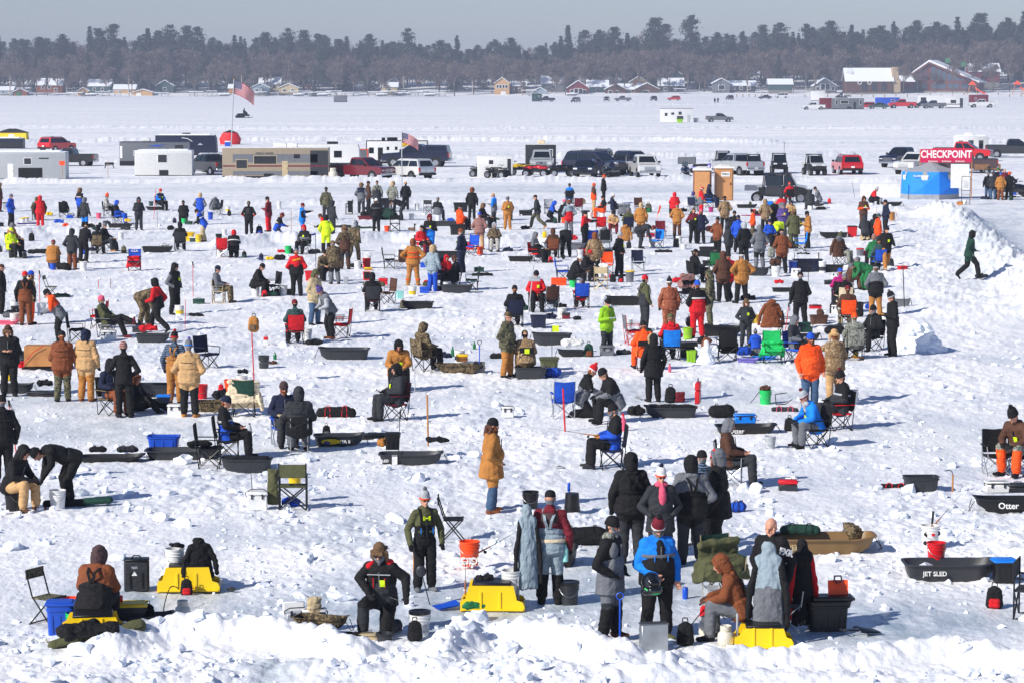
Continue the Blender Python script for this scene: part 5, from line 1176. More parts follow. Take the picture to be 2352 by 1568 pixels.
p(1415,742,'ln',300,'gy','bk','pup',sl='lg',pom='pu',w='looking down beside red chair',b='br',tall=True,s=1.0)
chair(1540,728,262,'rd','bright red camp chair with bins stacked on it',s=1.12);tote(1510,700,0,'lg','lg','clear plastic bin on the bright red chair',(.42,.3,.18),z=.45,name='bin',cat='bin')
p(1025,790,'si',192,'tl','bk','mrb',ch='rd',w='from behind, in bright red chair',fat=1)
p(1880,438,'si',186,'bk','bk','bkh',ch=('mr','quad','ch'),w='from behind, near teal bag');chair(2035,352,300,'db','brown camp chair right of the dark hooded sitter')
tote(2185,290,8,'pt',None,'pale teal square bag open on the snow',(.34,.26,.34),name='tote_bag',cat='bag')
pack(2220,405,0,'cg','green camo pack in front of black sled',s=.9)
T_('L3')
sled(150,408,180,1.35,.30,'bk','black sled right of the green camo pack')
bucket(92,262,'wh','bait bucket with a yellow label by firefighter boots',band='yl',h=.40)
T_('L2')
tackle(2000,128,0,'rd','rd','larger red cooler beside olive camo bag',(.44,.3,.34),name='cooler',cat='cooler');tackle(2112,148,0,'rd','rd','smaller red box right of larger red cooler',(.32,.28,.26),name='cooler',cat='cooler')
duffel(1900,150,4,'cg','long olive camo bag lying on the snow',1.1,.13)
for(xx,yy,lb)in((1818,82,'front red metal cage heater'),):
 t=tote(xx,yy,0,'rd',None,lb+' by the red coolers',(.36,.3,.42),name='heater',cat='heater');part('core',t,None,lambda:MB().box((0,-.10,.22),(.20,.12,.26)),plastic('bk'))
t,M,Mt=p(2170,1295,'sl',4,'gd','bk','bkh',tag=True,bd='br',w='on low seat, facing camera',fat=2,g='fr',bu='bk',s=1.08)
pole(2350,1320,.8,'sv','thin steel auger handle beside dark seated pair',kind='plain',cat='auger',name='hand_auger')
T_('L3')
p(225,1082,'si',130,'cm','bk','cmh',ch=('cm','quad'),w='hooded, near golden beer box',fat=2)
sled(605,1108,180,1.55,.28,'db','brown camo sled carrying a golden box',camo='cm');tackle(640,1060,3,'gd','yl','golden cardboard box lettered Golde',(.40,.24,.26),z=.22,name='cardboard_box',cat='cardboard box');lettering('Golde',.10,THINGS[-1],fabric('db'),UP(.03,-.122,.09),.002,bold=.002)
bucket(612,985,'wh','white bait bucket behind the golden box',band='bk');bottle(535,920,'gn','green gas bottle left of white bait bucket',.30,.05);bottle(775,835,'gn','green gas bottle on lantern stand',.24,.05)
heap(430,1010,0,'nv','navy bag in the brown camo sled',.6,.25,.18,'gear_bag','bag',z=.20);shovel(832,1120,'bl','ch','upright snow shovel with blue shaft',lay=False,h=.86)
p(1135,1165,'hp',62,'cg','gd','cmc',w='standing behind camo seated man',fat=2,s=1.0)
p(1345,1165,'sl',186,'ca','ca','cmc',ch=('bk','stool'),fat=2,w='from behind, green tag on chair');part('green_tag',SEATS[-1][0],None,lambda:MB().box((0,.262,.76),(.13,.012,.13)),fabric('ne'))
sled(1400,1175,0,1.05,.36,'ch','charcoal sled beneath the reed camo sitter');tote(1600,1075,2,'ol','ol','green plastic tote with lid',(.62,.42,.36));duffel(1635,1160,5,'bl','blue soft cooler in front of green tote',.58,.16)
pole(1632,960,1.05,'dg','thin green pole with ribbon',kind='flag',r=.010,cat='marker pole',name='marker_pole')
sled(1630,788,180,1.45,.42,'ch','deep charcoal sled behind the camo men',W=.6);sled(1850,925,180,1.0,.24,'bk','small black sled full of plastic bags');heap(1860,880,0,'wh','white plastic bags in the small black sled',.7,.35,.32,'plastic_bags','bags',z=.16)
pack(2038,930,8,'dg','dark green backpack beside plastic bag sled','br',s=1.15);cooler(2240,918,4,'gy','gy','grey soft cooler lettered YETI',(.50,.30,.36));lettering('YETI',.05,THINGS[-1],fabric('wh'),UP(0,-.150,.18),.002)
duffel(1020,935,356,'bk','black bag with white mark left of rust trousers',.5,.1)
p(2235,905,'ph',34,'lm','ch','bkb',s=.93,w='puffy coat, holding a reel',g='lg')
p(1220,600,'si',186,'bk','bk','bkb',ch=('gy','quad','nv'),w='jacket hung on the chair back',fat=2)
p(1460,430,'si',4,'rd','bk','bkb',ch='bk',tag=True,w='black headphones, behind steel pole',fat=1,s=1.05)
pole(1370,470,1.75,'sv','slanted steel pole holding a camera box',(0,6),.016,'plain',cat='pole',name='pole')
tackle(1440,470,0,'lg','lg','grey twin speaker box on the steel pole',(.5,.14,.20),z=1.15,name='speaker_box',cat='speaker')
chair(1600,432,205,'db','brown camp chair with grey coat on it',fr='sv',s=1.1);coat(1640,435,210,'ch','charcoal coat over the brown camp chair',z=.0,s=.8)
tote(1482,613,2,'nv',None,'dark blue storage tote full of jig flags',(.62,.45,.48));bucket(1742,508,'wh','white bucket beside the dark red tackle case');tackle(1788,515,0,'mr','ch','dark red tackle case with drill on top',(.34,.2,.28))
heap(1625,520,0,'nv','navy bag between tote and white bucket',.36,.25,.24,'gear_bag','bag');heap(1915,520,20,'bk','black glove lying alone on the snow',.28,.16,.16,'glove','glove');duffel(1460,380,0,'sb','bright blue bag on the lap of red jacket man',.3,.12,z=.45)
p(1955,395,'si',186,'rd','bk','gyb',ch=('nv','quad','bl'),s=.78,w='small child from behind')
T_('L4')
t,M,Mt=p(360,640,'st',112,'ol','ch','rdb',bib='ch',w='hands together, near red grey chair',g='sk')
p(635,688,'st',186,'cu','cu','bkp',band='wh',pom='bk',fat=2,coat='n',w='full camo suit from behind')
t,M,Mt=p(945,735,'hp',196,'rd','rd','blb',y='bk',sl='bk',u='bk',fat=2,w='from behind, red hood',st='wh',tall=True)
p(1085,592,'ph',262,'cg','cg','cgh',w='hooded, behind the red suit',s=1.04,fat=1)
p(1480,818,'hp',6,'ch','ch','frt',s=.80,w='child by brown hanging coat',tag=True);p(1590,935,'sl',180,'bl','bk','gyp',s=.62,w='toddler in blue puffer')
p(460,1422,'st',196,'bk','bk','bkf',fur='lf',under='wh',coat='l',fat=1,w='long parka from behind',s=.96)
p(345,1085,'si',190,'co','co','bkb',ch=('bk','stool'),w='from behind, left of long parka')
chair(245,808,100,'rd','red and grey camp chair seen side on',back='gy',fr='rd',s=1.12)
p(645,985,'si',186,'bk','bk','olb',ch=('gy','quad','sb'),y='rd',w='behind blue topped chair back')
t=thing('snowman','small snowman wearing an orange trimmed hood','snowman',loc(1040,1015),10)
part('body',t,None,lambda:fuse('body',[(0,(0,0,.10),(0,0,.28),(.28,.25),(.16,.15),(1,0,0)),(0,(0,0,.36),(0,0,.42),.14,.13,None),(0,(-.12,0,.36),(-.30,-.02,.48),.05,.035,None),(0,(.12,0,.36),(.28,-.02,.48),.05,.045,None),(0,(0,-.02,.58),(0,-.02,.60),.10,.10,None)],.012,.012,14,(),1),SNOWC)
part('hood',t,None,m_hood,fabric('br'),M=Matrix.Translation((0,0,.60))@Matrix.Rotation(R(15),4,'Y'))
sled(1215,692,0,1.55,.34,'bk','black sled behind the child in fur hat',W=.65);bucket(840,738,'lm','lime green square bucket');tackle(850,945,0,'bk','bk','black bin beside the green topped chair',(.62,.4,.55),name='bin',cat='bin')
tote(880,990,0,'lm',None,'pale green shopping bag near the snowman',(.34,.2,.40),name='shopping_bag',cat='bag');heap(1030,800,0,'bk','pair of black boots behind the snowman',.42,.3,.25,'boots','boots')
chair(1270,988,182,'bk','black camp chair with a coat on its seat',s=1.2);coat(1290,990,186,'bk','black coat slumped on the black camp chair',s=.68,spread=.1)
sled(1505,1000,0,.75,.14,'vi','small purple plastic sled');sled(1690,958,0,.85,.12,'sb','small bright blue plastic sled');duffel(1455,950,0,'bl','blue bag above the purple sled',.42,.17,z=.06);duffel(1600,940,0,'gy','grey bag on the bright blue sled',.36,.13,z=.05)
chair(1780,1003,2,'ep','bright green camp chair facing forward',s=1.12,back='ep');blanket(1780,1005,2,'ep','green blanket bunched on the green chair',(.6,.42,.62),low=.28)
coat(1760,720,184,'br','brown canvas coat hanging on a chair back',s=1.02,spread=.08);chair(1930,712,100,'bk','black metal seat right of brown canvas coat',kind='dir')
pole(1885,880,1.42,'rd','ski pole leaning right of brown canvas coat',(0,7),kind='ski');bucket(1580,560,'yl','yellow pail behind child in fur hat',h=.3,r=.12)
p(2080,618,'hm',186,'bk','bk','bkb',fat=1,coat='n',w='from behind, holding ski pole',s=1.03);pole(2168,330,1.3,'bk','black ski pole held by the all black man',kind='ski')
sled(1885,215,0,.95,.2,'bk','black tray sled with red supplies');heap(1850,180,0,'rd','red supplies on black tray sled',.4,.25,.16,'supplies','supplies',z=.18)
sled(130,358,180,1.5,.38,'bk','black sled with spider emblem',W=.7)
bucket(1697,1440,'ep','emerald green bucket holding firewood');heap(1700,1440,0,'db','dark firewood sticks in the emerald bucket',.26,.2,.16,'firewood','firewood',z=.34)
pole(1510,1430,.68,'bk','thin black ladle leaning on emerald bucket',(0,38),.009,'plain',cat='ladle',name='ladle');bottle(640,1100,'pk','dark pink thermos standing on snow',.26,.045,cap='mr')
tackle(283,1390,0,'sv','sv','small tilted tin left of long parka',(.22,.16,.10));t=thing('jig_frame','black metal jig frame on the snow','rod holder',loc(1870,1450),0);part('frame',t,None,bar([(.15,0,.32),(-.15,0,.28),(-.12,0,.02),(.12,0,.04),(.28,0,.16)],.012),BLKM)
p(2185,1500,'st',14,'co','jn','blb',y='bo',fat=2,bd='br',gl=True,g='sk',coat='n',w='facing camera by open snow',s=1.05,b='bk')
p(2030,1000,'si',60,'gy','bk','gyh',y='ch',ch='bl',w='behind the blaze orange coat')
T_('L5')
p(1070,1620,'ao',200,'ca','tn','tnt',fur='tn',y='ca',fat=2,coat='n',w='from behind, arm raised to orange coat',s=1.03)
p(1285,1145,'si',184,'gc','bk','bob',ch=('gc','quad'),w='from behind, camo chair',fat=2)
p(1490,1055,'si',318,'bk','bk','bkb',ch='bk',bd='gy',w='wrapped in black blanket')
t,M,Mt=p(1710,1118,'ph',282,'bk','bk','bkp',band='lg',pom='gy',g='gd',w='beside the snow pile',fat=1,s=1.05)
t=thing('snow_pile','tall heap of shovelled snow blocks','snow heap',loc(1990,1062,-.05),0)
def _pile():
 rr=random.Random(5);pr=[(0,(0,0,.1),(0,0,.35),(.75,.5),(.45,.35),(1,0,0)),(0,(-.4,0,.1),(.4,0,.1),(.35,.4),(.35,.4),None)]
 for k in range(34):
  a=rr.uniform(0,6.28);h=rr.uniform(.08,.85);r_=(1-h/1.0)*.72+.08;c=Vector((r_*math.cos(a),r_*.7*math.sin(a),h));d=Vector((rr.uniform(-1,1),rr.uniform(-1,1),rr.uniform(-.6,.6)))*.08;q=rr.uniform(.09,.17);pr.append((0,tuple(c-d),tuple(c+d),(q,q*.7),(q*.9,q*.8),None,.35))
 return fuse('heap',pr,.022,.03,7,(),1)
part('heap',t,None,_pile,SNOWC)
p(1212,785,'si',182,'db','kh','mrb',ch=('wh','quad','bo'),w='from behind in orange topped chair',fat=2);p(1130,560,'si',182,'mg','ch','blb',ch='bk',w='from behind, far right group');p(1178,640,'si',184,'bk','bk','gyb',w='between magenta and brown jackets',ch='cr')
p(1245,392,'sl',96,'db','db','gyb',fat=2,w='hunched over, facing green jacket',bu='wh');p(1400,405,'bd',285,'gn','gn','gyb',w='bent double',s=.95)
p(1525,690,'hp',184,'gy','gd','bkp',t='bk',sl='gy',band='lg',pom='gy',fat=2,coat='n',w='from behind beside marker pole')
p(1560,215,'si',190,'tl','bk','bkb',w='behind green jacket, knit hat',ch='bl');p(1500,165,'si',190,'gn','bk','prb',w='red checked hat, right group')
pole(1846,618,1.45,'bk','tall black marker pole with green tip',(0,-3),.016,'plain',cat='marker pole',name='marker_pole');sled(1815,608,0,.72,.30,'gy','grey sled at the foot of marker pole');bucket(1345,638,'bk','black bucket with blue label',band='bl');duffel(1465,608,0,'bl','blue bag on snow beside black bucket',.4,.12)
tote(900,748,3,'db',None,'brown camo bin under a red case',(.72,.45,.34),name='bin',cat='bin');tackle(860,690,2,'rd','mr','flat red case on stacked bins',(.52,.3,.16),z=.36,name='case',cat='case');pack(920,725,0,'db','brown pack lying in the camo bin',z=.25,lay=-70)
sled(740,925,0,1.15,.26,'bk','black sled with open green cooler');cooler(755,880,8,'dg','dg','dark green cooler standing open',(.5,.3,.28),open_=True,z=.14)
duffel(1075,865,3,'bk','black gear bag in front of orange topped chair',.85,.17);tackle(1045,640,0,'bk','bk','tall black case left of orange topped chair',(.2,.16,.42),name='case',cat='case');shovel(1395,1148,'gd','gd','yellow hand shovel lying on snow',rot=280,h=.45);bottle(1310,1130,'yl','yellow gas bottle by camo chair',.2,.07)
cooler(1075,640,0,'wh','wh','white cooler left of orange topped chair',(.3,.25,.34));cooler(1080,250,0,'wh','wh','white box right of black sled with emblem',(.42,.25,.2))
tackle(1030,325,0,'bk','ch','black heater frame left of brown coat',(.62,.3,.22))
# ---- far bands (M tiles)
T_('M1')
p(150,632,'hp',72,'bl','bk','gyb',w='at far left edge');p(0,428,'st',90,'db','mr','cmf',w='cut by the left frame edge')
tote(75,400,0,'lg','bk','grey bin with black lid at the left edge',(.34,.3,.42),name='bin',cat='bin')
p(500,548,'si',182,'ol','bk','olh',ch=('db','quad'),w='from behind, left of red suit');p(545,660,'st',196,'rd','rd','rdh',sl='bk',u='bk',w='from behind, far left',fat=2)
bucket(303,580,'wh','left yellow lidded white pail','yl',h=.25,r=.16);bucket(352,570,'wh','right yellow lidded white pail','yl',h=.25,r=.16);sled(370,600,0,1.3,.06,'pu','flat purple sled at far left')
heap(668,488,0,'yl','yellow and black bag near far left chair',.4,.25,.24,'gear_bag','bag');chair(862,512,20,'bk','black chair under a black coat, far left',back='bk');coat(865,512,20,'bk','black coat over a far left chair',s=.82)
heap(795,580,0,'bl','blue mat and black bag on snow, far left',.62,.25,.24,'mat','mat');duffel(960,490,0,'lg','pale gear roll by the far left chairs',.5,.1)
p(1075,520,'st',140,'bl','bk','frf',y='bk',w='far left, fur hooded',s=1.0,fur='fr',st='cr');p(1140,688,'st',150,'ch','sb','gyh',q='bk',coat='n',w='far left, standing',tall=True)
heap(890,655,0,'bo','orange bucket bag on snow, far left',.32,.22,.28,'gear_bag','bag');heap(1220,660,0,'bk','black folded chair bag, far left',.45,.3,.3,'folded_chair','chair');pack(1345,645,0,'bk','black round backpack on far left snow',s=.75);bucket(1328,530,'pk','dark pink bucket on black bag, far left',h=.33)
p(1450,500,'si',92,'cw','bk','bop',ch='bk',w='mottled white coat, far left',tag=True);p(1585,600,'si',82,'bl','bl','blh',ch=('bk','quad'),y='bk',w='far left, facing right')
p(1868,678,'ph',20,'ch','ch','bkt',bd='br',gl=True,w='alone, far left, facing camera',fur='gy');sled(1620,650,0,1.5,.26,'bk','black sled by blue hooded sitter');heap(1720,610,0,'yl','yellow pail and bag in black sled',.35,.2,.2,z=.2,name='gear_bag',cat='bag')
p(2165,415,'si',40,'nv','bk','rdb',ch='bk',sl='sb',w='farthest left seated',tag=True,st='gy');sled(2090,412,180,1.3,.22,'bk','black sled below the farthest left sitter');bucket(2032,380,'tl','teal bucket on far black sled',z=.1,h=.3)
pole(2065,535,1.8,'rd','red tipped auger pole, far left',(0,5),.014,'plain',cat='pole',name='pole');pole(2115,650,1.75,'bk','thin black pole, far left',r=.010,kind='plain',cat='pole',name='pole');heap(2300,675,0,'bk','black helmet on far snow',.3,.28,.3,'helmet','helmet')
p(180,975,'si',62,'gd','bk','gyh',ch='bk',w='behind the neon coat',fat=2);p(160,1060,'si',50,'ne','bk','nec',fat=2,w='at far left',bd='gy',bu='bk',g='sk')
pack(425,828,0,'bk','black backpack on snow, left',s=1.15);duffel(590,1003,0,'bk','long black and red bag behind rust coat',1.7,.13)
p(712,1215,'sl',182,'gd','bk','mrb',fat=2,w='from behind on blue cooler',bu='bl')
duffel(845,1225,340,'bk','black bag against the blue cooler seat',.68,.17);p(972,1222,'hp',165,'ch','br','chh',w='hooded, left of black pair',fat=1);p(1125,1130,'ln',165,'bk','bk','bkb',w='leaning beside charcoal hood',b='tn',s=1.05)
p(1320,1005,'si',176,'bk','bk','bkh',ch=('cm','quad'),w='in camo chair, left');p(1420,965,'si',66,'bk','ch','gyb',b='gd',ch='bk',w='right of camo chair');pack(1545,960,0,'bk','large black pack beside camo cap bag',s=1.35);pack(1665,1000,0,'cg','camo topped bag on black pail','bk',s=1.0)
c_=chair(1808,1232,4,'nv','flag patterned camp chair lettered U.S.A.',back='bl',s=1.12);lettering('U.S.A.',.13,c_,fabric('wh'),UP(0,.272,.86),.002,bold=.004);blanket(1800,1232,4,'rd','red white striped cloth on the lettered chair',(.5,.4,.6),low=.2)
sled(2120,982,0,1.6,.3,'bk','black sled with white box, left mid lake');cooler(2215,965,0,'wh','wh','white box in the left mid sled',(.4,.3,.22),z=.1);bucket(1627,800,'wh','white bucket alone at left mid lake')
heap(1060,1125,0,'nv','blue and green bags under leaning man',.9,.25,.26,'gear_bag','bag')
T_('M2')
p(270,580,'sl',192,'bk','bk','bkb',bu='ep',w='on green bucket, from behind',tall=True,fat=2);p(490,600,'hp',175,'bl','gy','lfh',w='tan hood, far left centre',sl='gy');p(535,824,'ln',262,'bl','kh','bkb',sl='bk',st='wh',w='with auger rod by yellow bucket',coat='n')
pole(300,680,1.9,'lg','slanting pale auger rod, left',(0,40),.012,'plain',cat='rod',name='auger_rod')
tote(290,815,0,'yl','yl','yellow sled box behind seated hood',(.9,.5,.42),cat='box',name='sled_box');bucket(465,830,'yl','yellow bucket beside khaki trousers',h=.40);tote(385,828,0,'tl','wh','teal box left of yellow bucket',(.3,.2,.22),name='box',cat='box')
p(222,962,'si',184,'bk','bk','bkh',ch=('gy','quad','ch'),w='from behind, grey chair, left');coat(690,475,200,'gy','dark grey coat on chair, far centre left',s=.9,spread=.05);chair(720,480,260,'bk','black chair by dark grey coat');bucket(627,540,'bl','blue bucket, far centre left',h=.45);bucket(860,440,'wh','white bait bucket by black pack',band='yl');pack(880,488,0,'bk','black pack by far white bait bucket',s=.9)
p(1145,750,'hp',182,'bk','bk','olb',sl='bo',u='bk',bp='ch',w='orange sleeves, from behind');p(1412,808,'ph',252,'mr','rd','bkb',w='maroon coat over red trousers');p(1535,778,'kn',82,'bl','bl','mrt',y='bk',st='cr',fur='br',w='fur cap, blue suit');pack(1285,745,0,'nv','tall navy pack behind maroon coat','bl',s=1.4)
bucket(1550,388,'wh','white pail on the far snow ridge',h=.5);p(1862,775,'ao',95,'sb','sb','mrb',sl='bk',w='all bright blue, arm out',coat='n');pole(1715,740,1.3,'wood','thin wooden lath, far centre left',r=.012,kind='plain',cat='stake',name='lath')
p(1880,990,'si',338,'gy','bk','rdh',ch='bk',tag=True,w='red hood, facing camera',y='bk');p(2185,545,'st',182,'cg','ch','bkb',w='far ridge, from behind',s=1.05);p(2268,728,'st',122,'ch','ch','chh',w='right of far camo coat');p(2165,775,'kn',268,'bk','bk','dbb',y='rd',w='red trim, below charcoal hood')
p(2182,985,'hp',190,'ne','ne','bkh',w='neon vest and trousers',q='bk',b='db');p(940,1045,'kn',182,'bk','bk','rdh',st='wh',w='red hood, from behind',fat=2);chair(782,1050,185,'rd','red and white chair with black pail',fr='sv');bucket(742,950,'bk','black pail on the red chair back',z=.5,h=.3)
pack(1082,1048,0,'bk','teal trimmed black pack near red hood','tl',s=.85);shovel(1300,1090,'bl','bl','blue shovel on snow among bags');pack(1310,1075,0,'nv','round navy bag on blue shovel',s=.8);duffel(1560,1080,0,'bk','black bag with green mark',.6,.14);heap(1430,1080,0,'yl','yellow and red tool bag',.4,.2,.18,'gear_bag','bag')
bucket(1672,995,'ep','emerald bucket beside red hood sitter');heap(1582,978,0,'rd','red cloth by emerald bucket',.4,.2,.16,'cloth','cloth');pole(2045,1300,1.75,'bk','black spud behind camo hood',r=.014,kind='plain',cat='ice spud',name='ice_spud')
p(2140,1365,'sl',28,'cm','bk','bkb',w='facing camera by red auger box',bu='bk',g='sk');tote(1990,1370,0,'rd','rd','red auger box left of camo sitter',(.55,.3,.36),name='auger_box',cat='box');bucket(815,740,'wh','white bucket alone, left centre',h=.3,r=.14)
T_('M3')
chair(290,465,270,'bk','black chair at far ridge, seen side on',kind='dir');tote(300,440,0,'bk',None,'black panel standing by far ridge chair',(.3,.1,.72),name='panel',cat='panel')
p(452,450,'hp',178,'bk','ch','frf',t='gy',sl='gy',y='nv',w='fur hood, far centre',s=1.05);p(545,430,'st',110,'db','bk','bkb',w='behind far fur hood',s=1.05);p(665,405,'st',176,'gc','ch','bkc',bib='ch',w='camo sleeves and bib, far',coat='l',s=1.04);p(872,430,'st',160,'gc','gy','lff',w='grey camo and fur, far',s=1.06);p(1050,405,'st',188,'bk','bk','tnb',w='tan cap, by flagpole')
p(655,695,'st',184,'bk','bk','whb',st='gy',w='from behind, white banded hat',fat=2);p(985,545,'bd',268,'bk','ch','bkb',w='far, bent over green bags',s=1.05)
duffel(780,430,0,'dg','dark green roll bag at far ridge',.9,.13);tote(770,380,0,'bk','bk','large black case at far ridge',(.9,.4,.6),name='case',cat='case');duffel(820,540,0,'dg','large dark green duffel near bent man',1.3,.26);chair(905,695,0,'bk','camp table with black stove',kind='dir');bucket(797,695,'bo','orange pail left of camp table',h=.32)
bucket(937,555,'wh','white bucket beside bent man',h=.32,r=.16);sled(560,545,0,1.5,.22,'mr','maroon sled with black net');heap(540,530,0,'bk','black net heap on maroon sled',.9,.4,.4,'net','net',z=.1);duffel(270,640,0,'ch','long charcoal bag on centre snow',1.6,.10);duffel(500,650,0,'dg','long dark green bag on centre snow',1.5,.07)
t=thing('bird_decoy','brown and white bird decoy on snow','decoy',loc(1130,692),70);part('body',t,None,lambda:fuse('body',[(0,(0,-.12,.14),(0,.16,.16),(.09,.10),(.07,.06),(1,0,0)),(1,(0,-.16,.20),(0,-.18,.38),.035,.035,None),(1,(0,-.17,.40),(0,-.24,.40),.05,.02,None)],.01,0,1),[fabric('fr'),fabric('bk')])
chair(1360,460,160,'ch','grey mesh chair at far centre',kind='dir',s=1.1);p(1485,552,'si',160,'gy','ch','gyb',y='bk',w='seated on sled, far centre',bu='wh',fat=2);sled(1590,620,0,1.7,.30,'ch','charcoal sled, far centre')
p(1800,735,'si',122,'bo','bk','bkb',w='blaze coat on black tote',fat=2,at=tuple(loc(1790,735,.18)));tote(1750,742,0,'bk','bk','ribbed black tote used as a seat',(.85,.5,.52));p(1940,530,'st',172,'bk','bk','brf',fur='br',w='orange fur hat, far centre',s=1.05);tote(1790,430,0,'bk','bk','black wheeled cart at far centre',(.9,.5,.55),name='cart',cat='cart')
p(2238,603,'ph',250,'gy','ch','tnc',y='sb',w='tan cap, far centre',s=1.0,q='bk');p(2042,942,'hp',172,'pr','tn','blb',w='plaid coat with orange hood',fat=2);bucket(2050,1003,'bo','orange bucket at plaid coat man');p(2095,650,'si',60,'bk','bk','frf',bu='wh',w='behind plaid coat')
p(2240,962,'si',2,'cm','cw','lgh',ch='bk',w='white camo blanket lap');cooler(1880,935,0,'rd','wh','red cooler with white lid',(.62,.35,.48));chair(1930,1020,330,'bl','bright blue camp chair by red cooler')
p(1375,1005,'ph',352,'sb','sb','mrh',y='bk',sl='bk',tag=True,w='bright blue suit, maroon hood',g='sk',s=1.06);p(1270,1010,'si',38,'rd','bk','bkc',ch='wh',bd='gy',g='sk',w='red coat beside bright blue suit',q='mr')
t,M,Mt=p(1148,1425,'hh',184,'gd','gd','brh',w='firefighter gear, orange stripes',fat=2,b='gd',s=1.04,coat='n')
for zz,rr_ in((-.06,1.05),(-.24,1.06)):part('reflective_stripe',t,None,lambda:MB().lathe([(rr_,-.022),(rr_*1.02,-.018),(rr_*1.02,.018),(rr_,.022)],24,(0,0,zz),.185*1.32*1.02,.125*1.32*1.22),fabric('bo'),M=Mt)
for s_ in(-1,1):part('leg_stripe',t,('lgs',),lambda:MB().lathe([(.094,-.02),(.100,-.018),(.100,.018),(.094,.02)],16),fabric('bo'),M=Matrix.Translation((s_*.185,.0,.24)))
t,M,Mt=p(1410,1508,'st',148,'gb','bl','lff',fur='lf',w='pale fur hood, blue trousers',b='bl');p(1800,1255,'hp',246,'nv','nv','brb',tag=True,w='rust hat, navy coat',g='bk',s=1.04)
p(1695,1490,'si',270,'bk','bk','dbb',ch='nv',w='brown hat, facing left',fat=2);blanket(1560,1400,30,'nv','navy patterned blanket over a chair',(.8,.55,1.05));p(1600,1400,'si',20,'rd','bk','rdh',w='red hood against navy blanket',s=.85)
sled(1740,1522,0,1.35,.34,'ch','charcoal sled tub at brown hat sitter');chair(1935,1488,272,'dg','dark green camp chair, empty, centre',s=1.1);duffel(2080,1300,4,'bk','black umbrella bag behind dark green chair',1.0,.08)
chair(832,1195,92,'bk','black chair left of firefighter gear',s=1.05);chair(1000,1212,200,'db','brown chair left of firefighter gear',fr='sv');p(232,1205,'hp',186,'cm','ch','cmt',bib='db',w='brown bib panel, centre left',q='db',s=1.06);p(350,1120,'wk',165,'cm','cm','lgf',w='camo suit, holding yellow cup',s=1.08)
p(95,1405,'ln',196,'cm','bk','cmb',w='camo coat, bent, from behind',fat=2,s=1.04,q='gy');tote(525,1182,0,'rd',None,'upper red metal cage heater',(.36,.3,.42),name='heater',cat='heater');tackle(545,1222,0,'gd','yl','yellow box under upper red heater',(.36,.2,.14));heap(385,1180,0,'bk','black boot bag near camo trousers',.62,.3,.22,'gear_bag','bag')
tackle(1290,1175,0,'bl','bl','bright blue heater, upper',(.3,.2,.24),name='heater',cat='heater');tackle(1300,1525,0,'bl','bl','bright blue heater by blue trousers',(.36,.22,.26),name='heater',cat='heater');sled(1650,1060,0,1.4,.34,'bk','black sled behind navy coat');duffel(1335,1435,0,'ol','small dark bag beside pale fur hood',.34,.1)
pole(1000,300,4.75,'lg','tall silver flagpole by the tan cap man',r=.035,kind='plain',cat='flagpole',name='flagpole')
FLAGS=[(THINGS[-1],4.65,1.15,.68,20)]
T_('M4')
p(215,752,'ph',2,'gd','gd','gyb',w='golden coverall beside chair',tag=True,b='gd');p(222,610,'si',4,'ch','ch','cmb',ch='bk',w='behind golden coverall');p(620,738,'wk',272,'ch','cg','bkc',w='striding left, camo trousers',b='gd',s=1.05);tackle(460,555,0,'bk','bk','black gear boxes behind striding man',(.8,.4,.34));
p(800,648,'kn',82,'bk','bk','blh',y='bl',w='bright blue hood, kneeling');chair(775,535,10,'nv','navy chair frame behind blue hood',fr='bk',back='lg');p(975,660,'si',196,'bk','bk','pkb',w='pink hat, fur collar',bu='bo');p(1048,400,'si',182,'sb','gy','bkb',sl='gy',w='far, blue coat, from behind',ch='bk');chair(1160,522,190,'mr','dark red chair, far right centre',s=1.05);heap(1235,480,0,'lf','tan fur hat on chair arm',.2,.2,.5,'fur_hat','hat',z=.3)
p(1372,510,'st',96,'bo','tn','bob',y='db',w='orange coat over tan trousers');p(1505,400,'hp',92,'bk','bk','boc',w='orange cap, tall, far',s=1.08,b='bk');p(1490,592,'si',268,'bk','bo','bkb',bib='bo',w='blaze bibs, facing left',bu='wh',fat=2);bucket(1395,580,'wh','white bucket at blaze bibs');p(1640,560,'si',88,'nv','bk','whb',w='white hat, far',bu='gy');tote(1265,575,0,'ch','gy','grey cooler with orange lid trim',(.5,.35,.4),name='cooler',cat='cooler')
p(1040,818,'hp',200,'gb','gy','brb',t='rd',w='denim coat, red waist',s=1.04,gl=False);p(1250,1008,'ao',66,'bk','bk','bkb',y='rd',w='arms out, red shoulders',s=1.03);p(1632,800,'sl',2,'tn','mr','bkb',w='praying hands, tan coat',g='sk');chair(1470,795,182,'rd','bright red high back chair, centre',s=1.1)
p(1838,800,'si',184,'ol','bk','gyp',w='striped hat, from behind',ch=('nv','quad'),fat=2);p(2008,850,'st',172,'gd','db','lfh',w='fur hood and brown trousers',fat=2);pole(2230,640,.55,'bo','small post with an orange pennant',r=.01,kind='plain',cat='marker flag',name='marker_flag');part('pennant',THINGS[-1],None,lambda:MB().add([(0,0,.50),(.10,.02,.55),(.22,.0,.95),(.12,-.02,1.0),(0,.012,.50),(.10,.032,.55),(.22,.012,.95),(.12,-.008,1.0)],[(0,1,2,3),(7,6,5,4)]),fabric('bo'))
chair(2280,878,6,'mr','dark red camp chair facing forward',fr='sv',s=1.05);blanket(1790,568,0,'gy','grey blanket over a low chair',(.7,.5,.72));chair(1990,510,15,'db','brown camp chair, far right centre',s=1.1);pack(2110,508,0,'cg','camo pack standing on far chair','gn',s=1.6)
